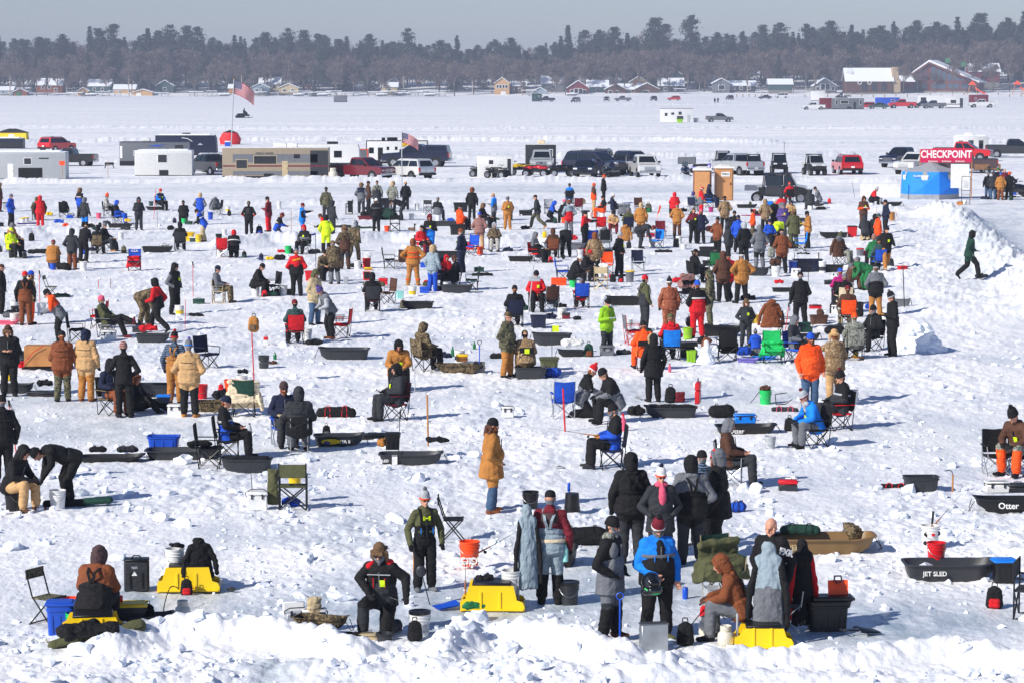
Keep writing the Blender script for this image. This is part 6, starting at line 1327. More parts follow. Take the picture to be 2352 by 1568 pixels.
p(600,1180,'si',62,'bk','bk','gyh',y='gy',ch=('rd','quad'),w='red back chair, striped sleeve',st='cr');sled(395,1163,0,1.25,.26,'bk','black sled left of red backed chair');pack(795,1185,0,'rd','red and black bag by red backed chair','bk',s=.8)
p(825,1128,'si',182,'db','bk','dbh',ch=('br','quad'),w='brown hood, from behind',fat=1);pack(712,920,0,'yl','yellow generator pack standing on snow',s=.85);p(1000,1115,'bd',182,'bk','bk','bkb',w='bending away, legs apart',fat=2,s=1.05);sled(980,1013,180,2.3,.36,'gy','long grey sled behind bending figure');heap(1100,960,0,'rd','red bag in long grey sled',.4,.3,.3,'gear_bag','bag',z=.25)
coat(1520,1008,184,'gy','grey puffer jacket on a chair back',s=.9,spread=.07);chair(1520,1005,184,'bk','chair under the grey puffer jacket',fr='sv');chair(1345,1000,190,'bl','bright blue chair left of grey puffer');coat(1800,990,170,'gd','golden brown coat hung on a chair',s=.92)
p(1388,1390,'st',186,'ca','bk','brh',fat=2,coat='n',w='rust hood, reed camo coat',s=1.04);p(1715,1365,'hp',58,'bk','bk','lgp',w='striped pom hat, centre right',tag=True,g='sk',s=1.03,fat=1);chair(1975,1305,8,'nv','navy walker chair on wheels',fr='sv',s=1.25);p(2010,1000,'bd',88,'ch','ch','mrb',w='bent right, maroon hat',fat=2)
chair(2215,1000,320,'sb','light blue camp chair, centre right',s=1.0);p(1095,1528,'sl',92,'bk','bk','whb',bu='ep',w='fur collar, on green bucket',g='sk',fat=2);p(1235,1440,'sl',66,'bk','bk','rdt',w='red plaid trapper cap',bu='bk',g='sk');chair(958,1442,92,'bl','deep blue chair left of white hat woman')
tackle(905,1500,0,'bo','bo','orange tackle box left of white hat woman',(.6,.3,.26),open_=True);chair(1470,1560,178,'kh','tan chair with pocket and white towel',kind='dir',fr='kh',s=1.1);blanket(1510,1540,178,'wh','white towel over tan chair',(.3,.3,.95),low=.5);bucket(1860,1448,'gy','grey bucket with yellow gamma lid','yl',h=.45,r=.17);pack(1740,1450,0,'bk','red and black cube bag, centre right','rd',s=.88);pack(1632,1450,0,'bk','black bag left of cube bag',s=.95)
chair(1555,1330,0,'bo','orange backed chair by reed camo coat',s=.95);tackle(1230,1108,0,'rd','rd','red box beside reed camo coat',(.32,.25,.42),name='box',cat='box');pack(968,1140,0,'bk','small black camera bag on snow',s=.6);duffel(1560,1050,0,'bk','black rod bag below grey puffer',.6,.1);bucket(2155,985,'wh','white pail with green patch',h=.36)
T_('M5')
p(255,545,'si',188,'rd','bk','rdh',w='red puffer, far right centre',fat=2,bu='bk');p(290,862,'hp',172,'gd','db','rdb',w='red hat, golden coat',fat=1);p(510,500,'si',150,'wh','wh','puh',y='gb',w='white trousers, blue chair',ch='nv',s=.92);p(612,575,'ph',102,'rd','rd','rdb',t='gy',band='wh',w='red and grey, near toilets')
p(510,940,'hp',10,'bk','bk','dbw',y='mr',w='woman, bare headed, maroon yoke',tag=True,s=.98);p(612,940,'hp',184,'nv','bk','pkb',w='pale pink hat, speckled coat',s=.96);p(735,450,'si',64,'nv','nv','nvh',w='all navy, before the toilets',ch=('sb','quad'),s=1.1)
p(930,762,'hp',192,'ca','bk','bkb',w='reed camo, below toilets',b='kh',fat=2,s=1.03);bucket(748,508,'mg','magenta pail near toilets',h=.33);sled(1230,450,0,1.45,.26,'bk','black sled with packs, right of toilets');pack(1275,440,0,'ol','olive pack in the black sled',s=.75,z=.1);duffel(755,770,0,'bk','black duffel by speckled coat',.8,.17,acc='rd')
p(1310,860,'hm',274,'bo','cm','bkp',pom='mr',w='child in blaze coat',s=.82);p(830,1090,'hp',132,'br','bk','bkb',w='brown coat, left of dark huddle');p(1060,1000,'hp',182,'bk','bk','bkb',w='dark huddle, back',fat=2);p(1190,1198,'hp',206,'bk','bk','lgh',w='pale hood, black coat',fat=2,s=1.03);p(970,1180,'hp',100,'ch','bk','chh',w='charcoal hood with strap',s=1.0);p(1110,1060,'st',160,'bl','bk','nvb',w='blue patch in dark huddle',s=.98)
p(1398,1282,'hp',192,'gy','bk','gyh',q='gy',w='grey coat, right huddle',fat=2,coat='n',s=1.05);p(1475,790,'hp',188,'ca','bk','cah',w='reed camo back, right huddle',tag=False);p(1595,780,'hp',32,'bk','bk','whb',w='white cap, right huddle');p(1712,850,'ph',2,'pu','ch','gyc',w='purple coat, counting cards',g='sk',fat=2,tag=True);p(1858,1015,'hp',188,'ol','ol','frt',coat='l',w='long olive coat',fat=2,s=1.05);p(1625,960,'bd',150,'ne','bk','bkb',w='neon vest, bent');p(1540,990,'si',22,'bl','bk','nvb',gl=True,w='blue coat, sunglasses');
p(1700,1345,'hp',192,'br','bk','bkc',w='rust camo patched coat',fat=2,s=1.04,sl='br');p(2050,1015,'ph',278,'gd','bk','bkb',w='yellow gloves, golden coat',g='yl',bd='gy')
p(545,1470,'si',122,'ch','bk','bkb',ch=('bk','quad'),y='bk',w='charcoal panel, mid right',fat=1);chair(800,1345,184,'gn','green camp chair behind brown parka');p(1698,555,'sl',184,'gy','gy','chh',y='rd',bu='wh',w='red shoulders, on white bucket',fat=2);p(1800,430,'si',186,'rd','bk','rdc',ch=('bk','quad'),w='red coat before black buggy');p(1812,640,'sl',2,'tn','bk','chh',tag=True,w='tan coat, charcoal hood');
p(2085,475,'sl',188,'ch','ch','chh',bu='wh',w='charcoal, beside black buggy',fat=2);p(2195,445,'kn',268,'gy','ch','bkb',w='grey sleeves, beside black buggy');chair(1518,555,184,'sb','light blue camp chair by purple sled',back='sb',s=1.12);sled(1310,555,0,1.6,.06,'mg','flat magenta sled on snow');bucket(1318,545,'bo','orange pail on magenta sled',h=.36);heap(1390,548,0,'bk','black bag on magenta sled',.4,.25,.34,'gear_bag','bag')
chair(1950,1055,272,'sb','bright blue camp chair with hanging sleeve',s=1.12);pack(1558,1130,0,'gc','grey camo pack at grey coat legs',s=1.35);sled(665,1110,0,1.4,.30,'bk','black sled with orange rim');sled(700,1030,0,.9,.22,'bk','black sled at brown coat');tote(695,1235,0,'bk',None,'small black bin, mid right',(.42,.3,.24),name='bin',cat='bin')
sled(1360,1370,0,1.15,.36,'ch','charcoal sled at grey coat feet');tote(2045,1320,0,'nv',None,'big navy sled tub, right',(1.25,.7,.52),cat='sled tub',name='sled_tub');bucket(1848,1335,'bl','blue drum cooler with pale lid','lg',h=.5,r=.18);bucket(1618,1385,'wh','tall white pail with red can',h=.45,r=.18);heap(1615,1380,0,'db','brown backpack on tall white pail',.42,.3,.36,'backpack','backpack',z=.46);cooler(1888,1388,0,'wh','wh','small white cooler with green spade',(.38,.28,.36));bucket(2245,1345,'wh','white bait pail right of navy tub',band='ch',h=.5)
bucket(278,985,'bk','upside down black bucket, mid right',inv=True,h=.42);bucket(380,1010,'wh','small white pail, mid right',h=.26);duffel(110,1050,0,'bk','green black rod bag, mid right',.95,.08);pole(2195,1225,.55,'db','short brown post by navy tub',r=.025,kind='plain',cat='post',name='post')
pole(1880,1190,1.25,'bk','black ski pole behind blue drum cooler',(0,-6),kind='ski');duffel(1990,1090,0,'bk','black auger tube near rust coat',.7,.05)
T_('L4')
p(1228,318,'hp',190,'db','bk','dbh',coat='n',fat=2,w='brown puffer, from behind',s=1.04);p(1300,300,'wk',200,'rd','ch','bkb',w='red coat between brown coats',s=1.0);p(1432,335,'hh',202,'gd','bk','bkp',band='wh',fat=2,w='large, golden coat, black trousers',s=1.05)
chair(815,340,200,'bk','black chair with red plaid blanket',s=1.15);blanket(815,345,200,'pr','red plaid blanket on black chair',(.55,.4,1.1),low=.75)
T_('M6')
p(722,1022,'ph',12,'db','db','dbh',sl='bo',u='db',tag=True,w='orange sided suit',s=1.0,g='wh');p(812,782,'sl',84,'bk','bk','lgp',y='rd',bu='wh',w='red shoulders by blue tent',fat=2);bucket(885,760,'wh','tall white pail by red shoulders',h=.55,r=.19);sled(1005,763,0,1.55,.28,'bk','black sled with blue item near tent')
p(948,1085,'hp',282,'nv','bk','bkb',w='carrying black box')
bucket(1010,1060,'gd','yellow pail hanging behind navy coat',h=.45,r=.15,z=.55);p(848,1150,'sl',184,'bk','bk','bkh',w='teal print on back',fat=2,bp='tl',bu='wh');p(742,1150,'kn',186,'ch','kh','chh',w='left of teal print');p(868,1250,'hp',100,'bo','ch','tlb',w='orange coat behind black coat',s=.96)
p(948,1470,'wk',8,'bk','gd','bkb',tag=True,w='black coat, golden trousers, right',s=1.04,b='tn');p(490,1385,'si',62,'ch','gc','olp',w='striped knit sleeves and hat',ch='nv');coat(470,1390,200,'db','brown coat with grey yoke over a chair',hood='gy',s=1.05)
bucket(690,1295,'gy','grey bucket with red lid','rd',h=.36,r=.17);tackle(755,1290,0,'rd','rd','red box right of grey bucket',(.5,.25,.22));sled(420,1100,180,1.6,.30,'bk','black sled with blue cloth, right');tote(610,1095,0,'rd','bk','red and black heater, right',(.5,.4,.52),name='heater',cat='heater')
p(1790,1590,'wk',94,'dg','bk','bkh',w='alone, stepping onto snowbank',s=1.08,g='gy');pole(637,680,1.2,'gy','thin grey pole near white tarp',(0,-10),.016,'plain',cat='pole',name='pole');pole(1070,902,.7,'wood','thin lath leaning near snowbank',(0,-10),.012,'plain',cat='stake',name='lath');pole(1045,958,.6,'mr','dark red stake near snowbank',(0,-4),.015,'plain',cat='stake',name='stake')
pole(858,900,.8,'wood','thin upright lath near orange suit',r=.012,kind='plain',cat='stake',name='lath');sled(410,1450,180,1.0,.34,'bk','black sled with orange emblem',W=.6)
p(1985,690,'st',186,'bk','jn','gyb',w='leftmost in the group by snowmobile',s=1.03);p(2035,700,'st',178,'ch','jn','chb',w='charcoal coat in far right group',s=1.05,fat=2);p(2112,708,'st',178,'gd','br','blb',w='golden coat in far right group',s=1.05,fat=2);p(2200,706,'hh',188,'bk','bk','bob',w='orange cap in far right group',s=1.08,fat=2);p(2085,650,'st',4,'bk','bk','gnb',w='green hat, back of far right group',s=1.05);p(2150,655,'st',0,'mr','kh','pkn',w='back of far right group',s=1.05)
tackle(1702,752,350,'gd','gd','cardboard carton by the notice stand',(.42,.27,.25),name='carton',cat='carton');heap(1765,748,0,'wh','white plastic bag by the notice stand',.32,.22,.4,'plastic_bag','bag');heap(1525,775,0,'br','brown glove on the snowbank',.5,.2,.25,'glove','glove')
# ------------------------------------------------------------------ vehicles (nose towards +x)
def car_paint(code):
 nm,rgb=C[code];return paint('car_paint_'+nm.replace(' ','_'),rgb,.3,.25,coat=.8,vary=.05)
GL=glass();CHROME=paint('chrome',(190,192,196),.2,.95);LAMP=paint('lamp_glass',(225,228,230),.15);REDL=paint('tail_lamp',(190,16,20),.2)
def loft(secs,closed=True):
 """secs: list of polygons with equal count -> skin with end caps"""
 mb=MB();n=len(secs[0]);vs=[p for s in secs for p in s];fs=[]
 for i in range(len(secs)-1):
  for k in range(n):fs.append((i*n+k,i*n+(k+1)%n,(i+1)*n+(k+1)%n,(i+1)*n+k))
 fs.append(tuple(range(n))[::-1]);fs.append(tuple((len(secs)-1)*n+k for k in range(n)))
 return mb.add(vs,fs)
def shell(prof_bot,W,tum=.0,chamf=.06):
 """side profile polygon (x,z) given ccw, swept across the width with softened edges"""
 secs=[]
 cx=sum(p[0]for p in prof_bot)/len(prof_bot);cz=sum(p[1]for p in prof_bot)/len(prof_bot)
 for y,k in((-W/2,.94),(-W/2+chamf,1.0),(W/2-chamf,1.0),(W/2,.94)):
  secs.append([(cx+(x-cx)*(1-(1-k)*.35),y,cz+(z-cz)*(1-(1-k)*.8))for x,z in prof_bot])
 return loft(secs)
def wheel(t,x,y,r,w_=.26):
 s=1 if y>0 else-1
 tw=part('wheel',t,('tyre',r,w_),lambda:MB().lathe([(r*.58,-w_*.42),(r*.92,-w_*.5),(r,-w_*.36),(r,w_*.36),(r*.92,w_*.5),(r*.58,w_*.42)],22),RUBBER,loc=(x,y,r),rot=(R(90)*s,0,0))
 part('rim',tw,('rim',r,w_),lambda:(lambda m:([m.box((r*.3*math.cos(a),r*.3*math.sin(a),-w_*.40),(r*.5,.06,.03),Matrix.Rotation(a,3,'Z'))for a in[k*math.pi*2/5 for k in range(5)]],m.lathe([(0,-w_*.30),(r*.50,-w_*.30),(r*.60,-w_*.46)],18),m)[2])(MB()),CHROME,scale=(1,1,1))
def glassquad(t,pts,key,name='window'):
 a,b,c,d=[Vector(p)for p in pts];n=(b-a).cross(d-a).normalized()*.012
 part(name,t,key,lambda:MB().add([a+n,b+n,c+n,d+n,a-n,b-n,c-n,d-n],[(0,1,2,3),(7,6,5,4),(0,4,5,1),(1,5,6,2),(2,6,7,3),(3,7,4,0)]),GL)
def vehicle(x,y,rot,code,label,kind='pickup',s=1.0,g=None,cap=False,z=0,cat=None,name=None,plate=True):
 """rot = direction of the nose: 0 right, 90 away, 180 left, 270 towards the camera"""
 cat=cat or{'pickup':'pickup truck','suv':'suv','car':'car','van':'van'}[kind];name=name or{'pickup':'pickup_truck','suv':'suv','car':'car','van':'van'}[kind]
 if TILE in('V1','V2','V3','V4','V5')or(TILE=='V6' and y>300):s*=.88
 if TILE=='H3' and y>500:s*=.8
 if TILE=='V6' and y<200:s*=1.12
 t=thing(name,label,cat,loc(x,y,z,.05),rot,g,s);cp_=car_paint(code);W=1.95 if kind!='car' else 1.8;hw=W/2
 wr=.40 if kind=='pickup' else.36
 if kind=='pickup':
  L=5.8;prof=[(-2.85,.55),(-2.3,.50),(-1.3,.45),(1.3,.45),(2.4,.50),(2.88,.62),(2.92,1.02),(2.75,1.16),(1.35,1.26),(-.75,1.28),(-.78,1.30),(-2.9,1.30),(-2.92,.75)];fw,rw=1.86,-1.80;cab=(-.80,1.42,1.25,1.95,-.62,.55);roof_z=1.92
 elif kind=='suv':
  L=4.8;prof=[(-2.3,.45),(-1.5,.40),(1.4,.38),(2.2,.42),(2.38,.60),(2.36,.92),(2.2,1.02),(1.15,1.10),(-2.32,1.10),(-2.40,.80)];fw,rw=1.45,-1.45;cab=(-2.30,1.25,1.08,1.74,-2.0,.35);roof_z=1.74
 elif kind=='van':
  L=5.4;prof=[(-2.6,.45),(1.6,.40),(2.5,.45),(2.65,.70),(2.55,1.0),(1.9,1.15),(-2.62,1.15)];fw,rw=1.7,-1.6;cab=(-2.6,1.9,1.13,2.2,-2.55,1.0);roof_z=2.2
 else:
  L=4.6;prof=[(-2.2,.40),(-1.4,.34),(1.4,.34),(2.1,.38),(2.28,.55),(2.2,.80),(1.0,.95),(-1.5,.98),(-2.25,.90)];fw,rw=1.4,-1.35;cab=(-1.75,1.05,.93,1.44,-.95,.25);roof_z=1.44;wr=.33
 part('body',t,(kind,'body'),lambda:shell(prof,W),cp_,smooth=35)
 xr,xf,z0,z1,xr2,xf2=cab;tu=.16;wi=hw-.05
 def f_cab():
  sec=lambda z_,a,b,w_:[(b,-w_+.06,z_),(b+.05,0,z_),(b,w_-.06,z_),(a,w_,z_),(a,-w_,z_)]
  return loft([sec(z0,xr,xf,wi),sec(z0+(z1-z0)*.86,xr2-.02,xf2+.05,wi-tu*.8),sec(z1,xr2+.12,xf2-.10,wi-tu-.08)])
 part('cab',t,(kind,'cab'),f_cab,cp_,smooth=30)
 H_=z1-z0;f=lambda u,v,side:None
 zl,zh=z0+H_*.10,z0+H_*.78
 def xat(z_,a,b):k=(z_-z0)/(H_*.86);return a+(b-a)*k
 for sgn in(-1,1):
  segs=[(0.03,.36),(.40,.70),(.74,.97)]if kind in('suv','van')else[(.06,.46),(.52,.94)]
  for i,(u0,u1)in enumerate(segs):
   P=[]
   for(u,z_)in((u0,zl),(u1,zl),(u1,zh),(u0,zh)):
    a,b=xat(z_,xr,xr2-.02),xat(z_,xf,xf2+.05);k=(z_-z0)/(H_*.86);P.append((a+(b-a)*u*.97+.02,sgn*(wi-tu*.8*k+.012),z_))
   glassquad(t,P if sgn<0 else P[::-1],(kind,'gs',sgn,i))
  part('mirror',t,('mir',),lambda:MB().box((0,0,0),(.10,.22,.17)),plastic('bk'),loc=(xf-.30,sgn*(hw+.10),z0+.10))
  wheel(t,fw,sgn*(hw-.10),wr);wheel(t,rw,sgn*(hw-.10),wr)
  part('wheel_arch',t,('arch',wr),lambda:MB().cyl((0,-.02,0),(0,.02,0),wr*1.22,n=22),plastic('bk'),loc=(fw,sgn*(hw-.008),wr));part('wheel_arch',t,('arch',wr),lambda:None,plastic('bk'),loc=(rw,sgn*(hw-.008),wr))
  fx=max(q[0]for q in prof);bx=min(q[0]for q in prof)
  part('headlight',t,(kind,'hl'),lambda:MB().box((0,0,0),(.16,.40,.17),r=.03),LAMP,loc=(fx-.09,sgn*(hw-.26),(.92 if kind!='car' else.66)))
  part('tail_light',t,(kind,'tl'),lambda:MB().box((0,0,0),(.12,.17,.34)),REDL,loc=(bx+.06,sgn*(hw-.10),(1.06 if kind=='pickup' else.86)))
 P=[(xat(zl,xf,xf2+.05)+.055,-wi+.22,zl),(xat(zl,xf,xf2+.05)+.055,wi-.22,zl),(xat(zh,xf,xf2+.05)+.03,wi-.33,zh),(xat(zh,xf,xf2+.05)+.03,-wi+.33,zh)]
 glassquad(t,P,(kind,'ws'),'windshield')
 P=[(xat(zl,xr,xr2-.02)-.014,wi-.22,zl),(xat(zl,xr,xr2-.02)-.014,-wi+.22,zl),(xat(zh,xr,xr2-.02)-.014,-wi+.33,zh),(xat(zh,xr,xr2-.02)-.014,wi-.33,zh)]
 glassquad(t,P,(kind,'rw'),'rear_window')
 fx=max(q[0]for q in prof);bx=min(q[0]for q in prof)
 part('grille',t,(kind,'gr'),lambda:(lambda m:([m.box((0,0,q),(.05,W*.48,.035))for q in(-.12,-.04,.04,.12)],m)[1])(MB()),CHROME if kind=='pickup' else BLKM,loc=(fx,0,.86 if kind!='car' else.6))
 part('front_bumper',t,(kind,'fb'),lambda:MB().box((0,0,0),(.20,W*.97,.22),r=.05),CHROME if kind=='pickup' else plastic('bk'),loc=(fx-.02,0,.56 if kind!='car' else.42))
 part('rear_bumper',t,(kind,'rb'),lambda:MB().box((0,0,0),(.20,W*.95,.20),r=.04),CHROME if kind=='pickup' else plastic('bk'),loc=(bx+.0,0,.60 if kind=='pickup' else.50))
 if plate:part('licence_plate',t,('lp',),lambda:MB().box((0,0,0),(.02,.30,.15)),plastic('wh'),loc=(bx-.11,0,.72))
 if kind=='pickup':
  if cap:part('topper',t,('topper',),lambda:loft([[(-2.85,-.93,1.29),(-.80,-.93,1.29),(-.80,.93,1.29),(-2.85,.93,1.29)],[(-2.70,-.80,1.88),(-.82,-.80,1.90),(-.82,.80,1.90),(-2.70,.80,1.88)]]),cp_);[glassquad(t,[(-2.6,sg*.905,1.42),(-1.0,sg*.905,1.42),(-1.05,sg*.84,1.74),(-2.5,sg*.84,1.74)][::1 if sg<0 else-1],('tpw',sg))for sg in(-1,1)]
  else:part('cargo_bed',t,('bed',),lambda:MB().box((-1.86,0,1.315),(1.95,1.62,.05)),plastic('bk'))
  part('tailgate',t,('tg',),lambda:MB().box((-2.925,0,1.02),(.03,1.45,.48)),cp_)
 if kind=='suv':[part('roof_rail',t,('rr',sg),bar([(-1.8,sg*.62,1.75),(-1.7,sg*.62,1.80),(.1,sg*.62,1.80),(.2,sg*.62,1.75)],.02),BLKM)for sg in(-1,1)]
 return t
def utv(x,y,rot,code,label,s=1.0,bed=True,flag=False,crew=False,tracks=True):
 t=thing('utility_buggy',label,'utility vehicle',loc(x,y),rot,None,s*(.86 if y>150 else 1));cp_=car_paint(code);e=.75 if crew else 0;bk=plastic('bk')
 part('body',t,('utvb',crew),lambda:shell([(-.95-e,.52),(-.3-e,.42),(.75,.42),(1.45,.60),(1.55,.86),(1.25,1.02),(.72,1.12),(.66,.80),(-.62-e,.80),(-.66-e,1.05),(-1.0-e,1.05)],1.45),bk)
 part('hood',t,('utvh',),lambda:shell([(.66,1.04),(1.5,.88),(1.56,.98),(1.25,1.12),(.70,1.20)],1.25),cp_)
 if bed:part('cargo_bed',t,('utvbed',crew),lambda:(lambda m:(m.box((-1.30-e,-.68,.98),(1.15,.05,.34)),m.box((-1.30-e,.68,.98),(1.15,.05,.34)),m.box((-1.86-e,0,.98),(.05,1.4,.34)),m.box((-1.3-e,0,.84),(1.15,1.38,.05)),m)[4])(MB()),cp_)
 def cage():
  m=MB();r=.035
  for sg in(-1,1):m.tube([(.72,sg*.66,1.08),(.30,sg*.60,1.88),(-.62-e,sg*.60,1.90),(-.72-e,sg*.66,.95)],r,8);m.cyl((-.12,sg*.66,.80),(-.14,sg*.61,1.89),r)
  m.box((-.16-e/2,0,1.93),(1.02+e,1.30,.06));return m
 part('roof_cage',t,('utvc',crew),cage,bk)
 for sg in(-1,1):
  part('door',t,('utvd',sg,crew),lambda:MB().prism([(.62,.50),(.66,1.06),(-.10,1.06),(-.10,.50)]if not crew else[(.62,.50),(.66,1.06),(-.10,1.06),(-.10,.50)],sg*.725-.015,sg*.725+.015),plastic('ch'))
  if crew:part('door',t,('utvd2',sg),lambda:MB().prism([(-.14,.50),(-.14,1.06),(-1.30,1.06),(-1.30,.60)],sg*.725-.015,sg*.725+.015),plastic('ch'));glassquad(t,[(-1.28,sg*.66,1.12),(-.20,sg*.66,1.12),(-.20,sg*.61,1.80),(-1.28,sg*.61,1.80)][::1 if sg<0 else-1],('utvg2',sg))
  glassquad(t,[(-.08,sg*.66,1.12),(.58,sg*.66,1.12),(.32,sg*.61,1.80),(-.08,sg*.61,1.80)][::1 if sg<0 else-1],('utvg',sg))
  part('headlight',t,('utl',),lambda:MB().box((0,0,0),(.12,.34,.13)),LAMP,loc=(1.5,sg*.45,.98))
  for xx in(1.05,-1.10-e):wheel(t,xx,sg*.66,.36,.28)
 glassquad(t,[(.72,-.58,1.18),(.72,.58,1.18),(.36,.54,1.82),(.36,-.54,1.82)],('utvw',),'windshield');
 part('front_bumper',t,('utvfb',),bar([(1.50,-.5,.60),(1.68,-.45,.62),(1.72,-.35,.90),(1.72,.35,.90),(1.68,.45,.62),(1.50,.5,.60)],.03),BLKM)
 if flag:part('whip_flag',t,('utvf',),lambda:MB().cyl((-.7,.55,1.8),(-.7,.55,3.0),.012).box((-.86,.55,2.65),(.30,.02,.55)),[fabric('nv')])
 return t
def atv(x,y,rot,code,label,s=1.0):
 t=thing('quad_bike',label,'quad bike',loc(x,y),rot,None,s);bk=plastic('bk')
 part('frame',t,('atvf',),lambda:shell([(-.75,.42),(.7,.42),(.85,.55),(.55,.68),(-.6,.66),(-.85,.60)],.42),bk)
 part('fairing',t,('atvb',),lambda:fuse('fairing',[(0,(.25,0,.72),(.85,0,.68),(.30,.12),(.22,.09),(0,1,0)),(0,(-.35,-.30,.72),(-.90,-.30,.74),.14,.10,None),(0,(-.35,.30,.72),(-.90,.30,.74),.14,.10,None),(0,(.35,-.42,.74),(.85,-.42,.70),.13,.10,None),(0,(.35,.42,.74),(.85,.42,.70),.13,.10,None),(0,(-.4,0,.70),(.3,0,.80),(.22,.12),(.16,.14),(0,1,0))],.03,0,1),car_paint(code)if C[code][1]else fabric(code))
 part('seat',t,('atvs',),lambda:fuse('seat',[(0,(-.62,0,.84),(.10,0,.86),(.15,.07),(.12,.07),(0,1,0))],.025,0),bk)
 part('handlebar',t,('atvh',),bar([(.35,-.42,1.08),(.42,-.2,1.12),(.45,0,1.0),(.42,.2,1.12),(.35,.42,1.08)],.022),BLKM);part('rack',t,('atvr',),bar([(.55,-.35,.86),(.95,-.35,.86),(.95,.35,.86),(.55,.35,.86)],.016),BLKM);part('rack',t,('atvr2',),bar([(-.6,-.35,.90),(-1.05,-.35,.90),(-1.05,.35,.90),(-.6,.35,.90)],.016),BLKM)
 for xx in(.68,-.68):
  for sg in(-1,1):wheel(t,xx,sg*.48,.30,.24)
 return t
def snowmobile(x,y,rot,code,label,s=1.0,rider=None):
 t=thing('snowmobile',label,'snowmobile',loc(x,y),rot,None,s)
 part('cowl',t,('smc',),lambda:fuse('cowl',[(0,(.15,0,.52),(1.05,0,.42),(.36,.26),(.22,.12),(0,1,0)),(0,(.1,0,.62),(.5,0,.70),(.26,.18),(.2,.12),(0,1,0)),(0,(-1.2,0,.42),(.1,0,.42),(.24,.14),(.3,.18),(0,1,0))],.03,0,1),car_paint(code))
 part('windscreen',t,('smw',),lambda:loft([[(.55,-.24,.80),(.62,-.24,.80),(.62,.24,.80),(.55,.24,.80)],[(.25,-.18,1.12),(.28,-.18,1.12),(.28,.18,1.12),(.25,.18,1.12)]]),glass((70,80,90)))
 part('seat',t,('sms',),lambda:fuse('seat',[(0,(-1.15,0,.62),(.0,0,.66),(.19,.10),(.15,.10),(0,1,0))],.03,0),plastic('bk'))
 part('track',t,('smt',),lambda:shell([(-1.55,.22),(-1.35,.02),(-.1,.02),(.2,.20),(.1,.38),(-1.4,.40)],.38),RUBBER)
 part('handlebar',t,('smh',),bar([(.05,-.36,.98),(.18,0,.92),(.05,.36,.98)],.02),BLKM)
 for sg in(-1,1):part('ski',t,('ssk',sg),bar([(.25,sg*.48,.03),(1.15,sg*.48,.03),(1.38,sg*.48,.16)],.05),plastic('bk'));part('strut',t,('sst',sg),bar([(.8,sg*.18,.40),(.85,sg*.47,.06)],.03),BLKM)
 return t
def trailer(x,y,rot,L,Hh,D,code,label,skirt='bk',stripe=None,wins=(),door=None,doorc=None,wheelx=None,nose=0,roof='wh',vents=(),cat='camper trailer',name='camper_trailer',z0=.28,endwin=False,siding=False,snowroof=False,tongue=False):
 """box trailer; long side faces the camera at rot 0. wins: (x, z, w, h[, frame])"""
 k_=.67 if TILE in('V1','V2','V3','V4')or(TILE=='V6' and y>300)else.8 if(TILE=='H3' and y>500)else 1
 t=thing(name,label,cat,loc(x,y,0,.05),rot,None,k_);m=paint('siding_'+C[code][0].replace(' ','_'),C[code][1],.45,.15,vary=.05)
 prof=[(-L/2,z0),(L/2,z0),(L/2+nose,z0+.35)if nose else(L/2,z0+.01),(L/2+nose*.5,Hh-.45)if nose else(L/2,Hh-.06),(L/2-.06,Hh),(-L/2+.06,Hh),(-L/2,Hh-.06)]
 part('wall',t,None,lambda:shell(prof,D,chamf=.03),m,smooth=25)
 if siding:
  sd_=part('siding_lines',t,None,lambda:(lambda q:([q.box((0,-D/2-.006,z0+.1+.13*k),(L*.985,.012,.018))for k in range(int((Hh-z0-.2)/.13))],q)[1])(MB()),paint('siding_shadow_gap',(150,150,146),.6));sd_['kind']='stuff'
 part('skirt',t,None,lambda:MB().box((0,0,z0*.5+.02),(L*1.0,D*.98,z0+.02)),plastic(skirt))
 part('roof',t,None,lambda:MB().box((0,0,Hh+.03),(L*.995,D*1.02,.07)),ROOFSNOW if snowroof else plastic(roof));
 if snowroof:part('roof_snow',t,None,lambda:fuse('roof_snow',[(0,(-L*.42,0,Hh+.08),(L*.42,0,Hh+.10),(D*.45,.10),(D*.42,.13),(0,1,0))],.06,.03,2),SNOWC)
 if stripe:part('stripe',t,None,lambda:MB().box((0,-D/2-.010,stripe[1]),(L*.99,.02,stripe[2])),plastic(stripe[0]))
 for w_ in wins:
  fr=part('window',t,None,lambda:MB().box((w_[0],-D/2-.012,w_[1]),(w_[2]+.14,.03,w_[3]+.14)),plastic(w_[4]if len(w_)>4 else 'wh'));part('pane',fr,None,lambda:MB().box((w_[0],-D/2-.030,w_[1]),(w_[2],.012,w_[3])),GL)
 if door is not None:
  dr=part('door',t,None,lambda:MB().box((door,-D/2-.015,z0+.92),(.70,.035,1.80)),plastic(doorc or 'wh'));part('handle',dr,None,lambda:MB().box((door+.28,-D/2-.045,z0+.95),(.05,.03,.12)),BLKM)
 if wheelx is not None:part('wheel_well',t,None,lambda:MB().box((wheelx,-D/2-.008,.48),(1.15,.03,.66)),plastic('bk'));wheel(t,wheelx,-D/2+.10,.36,.24)
 for v in vents:part('roof_vent',t,None,lambda:MB().box((v[0],0,Hh+.07+v[1]/2),(v[2],.7,v[1]),r=.06),plastic(v[3]))
 if endwin:
  for sg in(-1,1):fr=part('end_window',t,None,lambda:MB().box((sg*(L/2+.01),-.15,z0+1.1),(.03,.5,1.1)),plastic('wh'));part('pane',fr,None,lambda:MB().box((sg*(L/2+.03),-.15,z0+1.1),(.02,.4,1.0)),GL)
 if tongue:part('tongue',t,None,bar([(L/2,-.5,.42),(L/2+1.1,0,.42),(L/2,.5,.42)],.04),BLKM)
 return t
T_('V1')
trailer(-20,172,0,9.5,1.9,2.4,'ch','dark fish house with snowy roof behind the silver one',stripe=('nv',1.5,.5),snowroof=True);
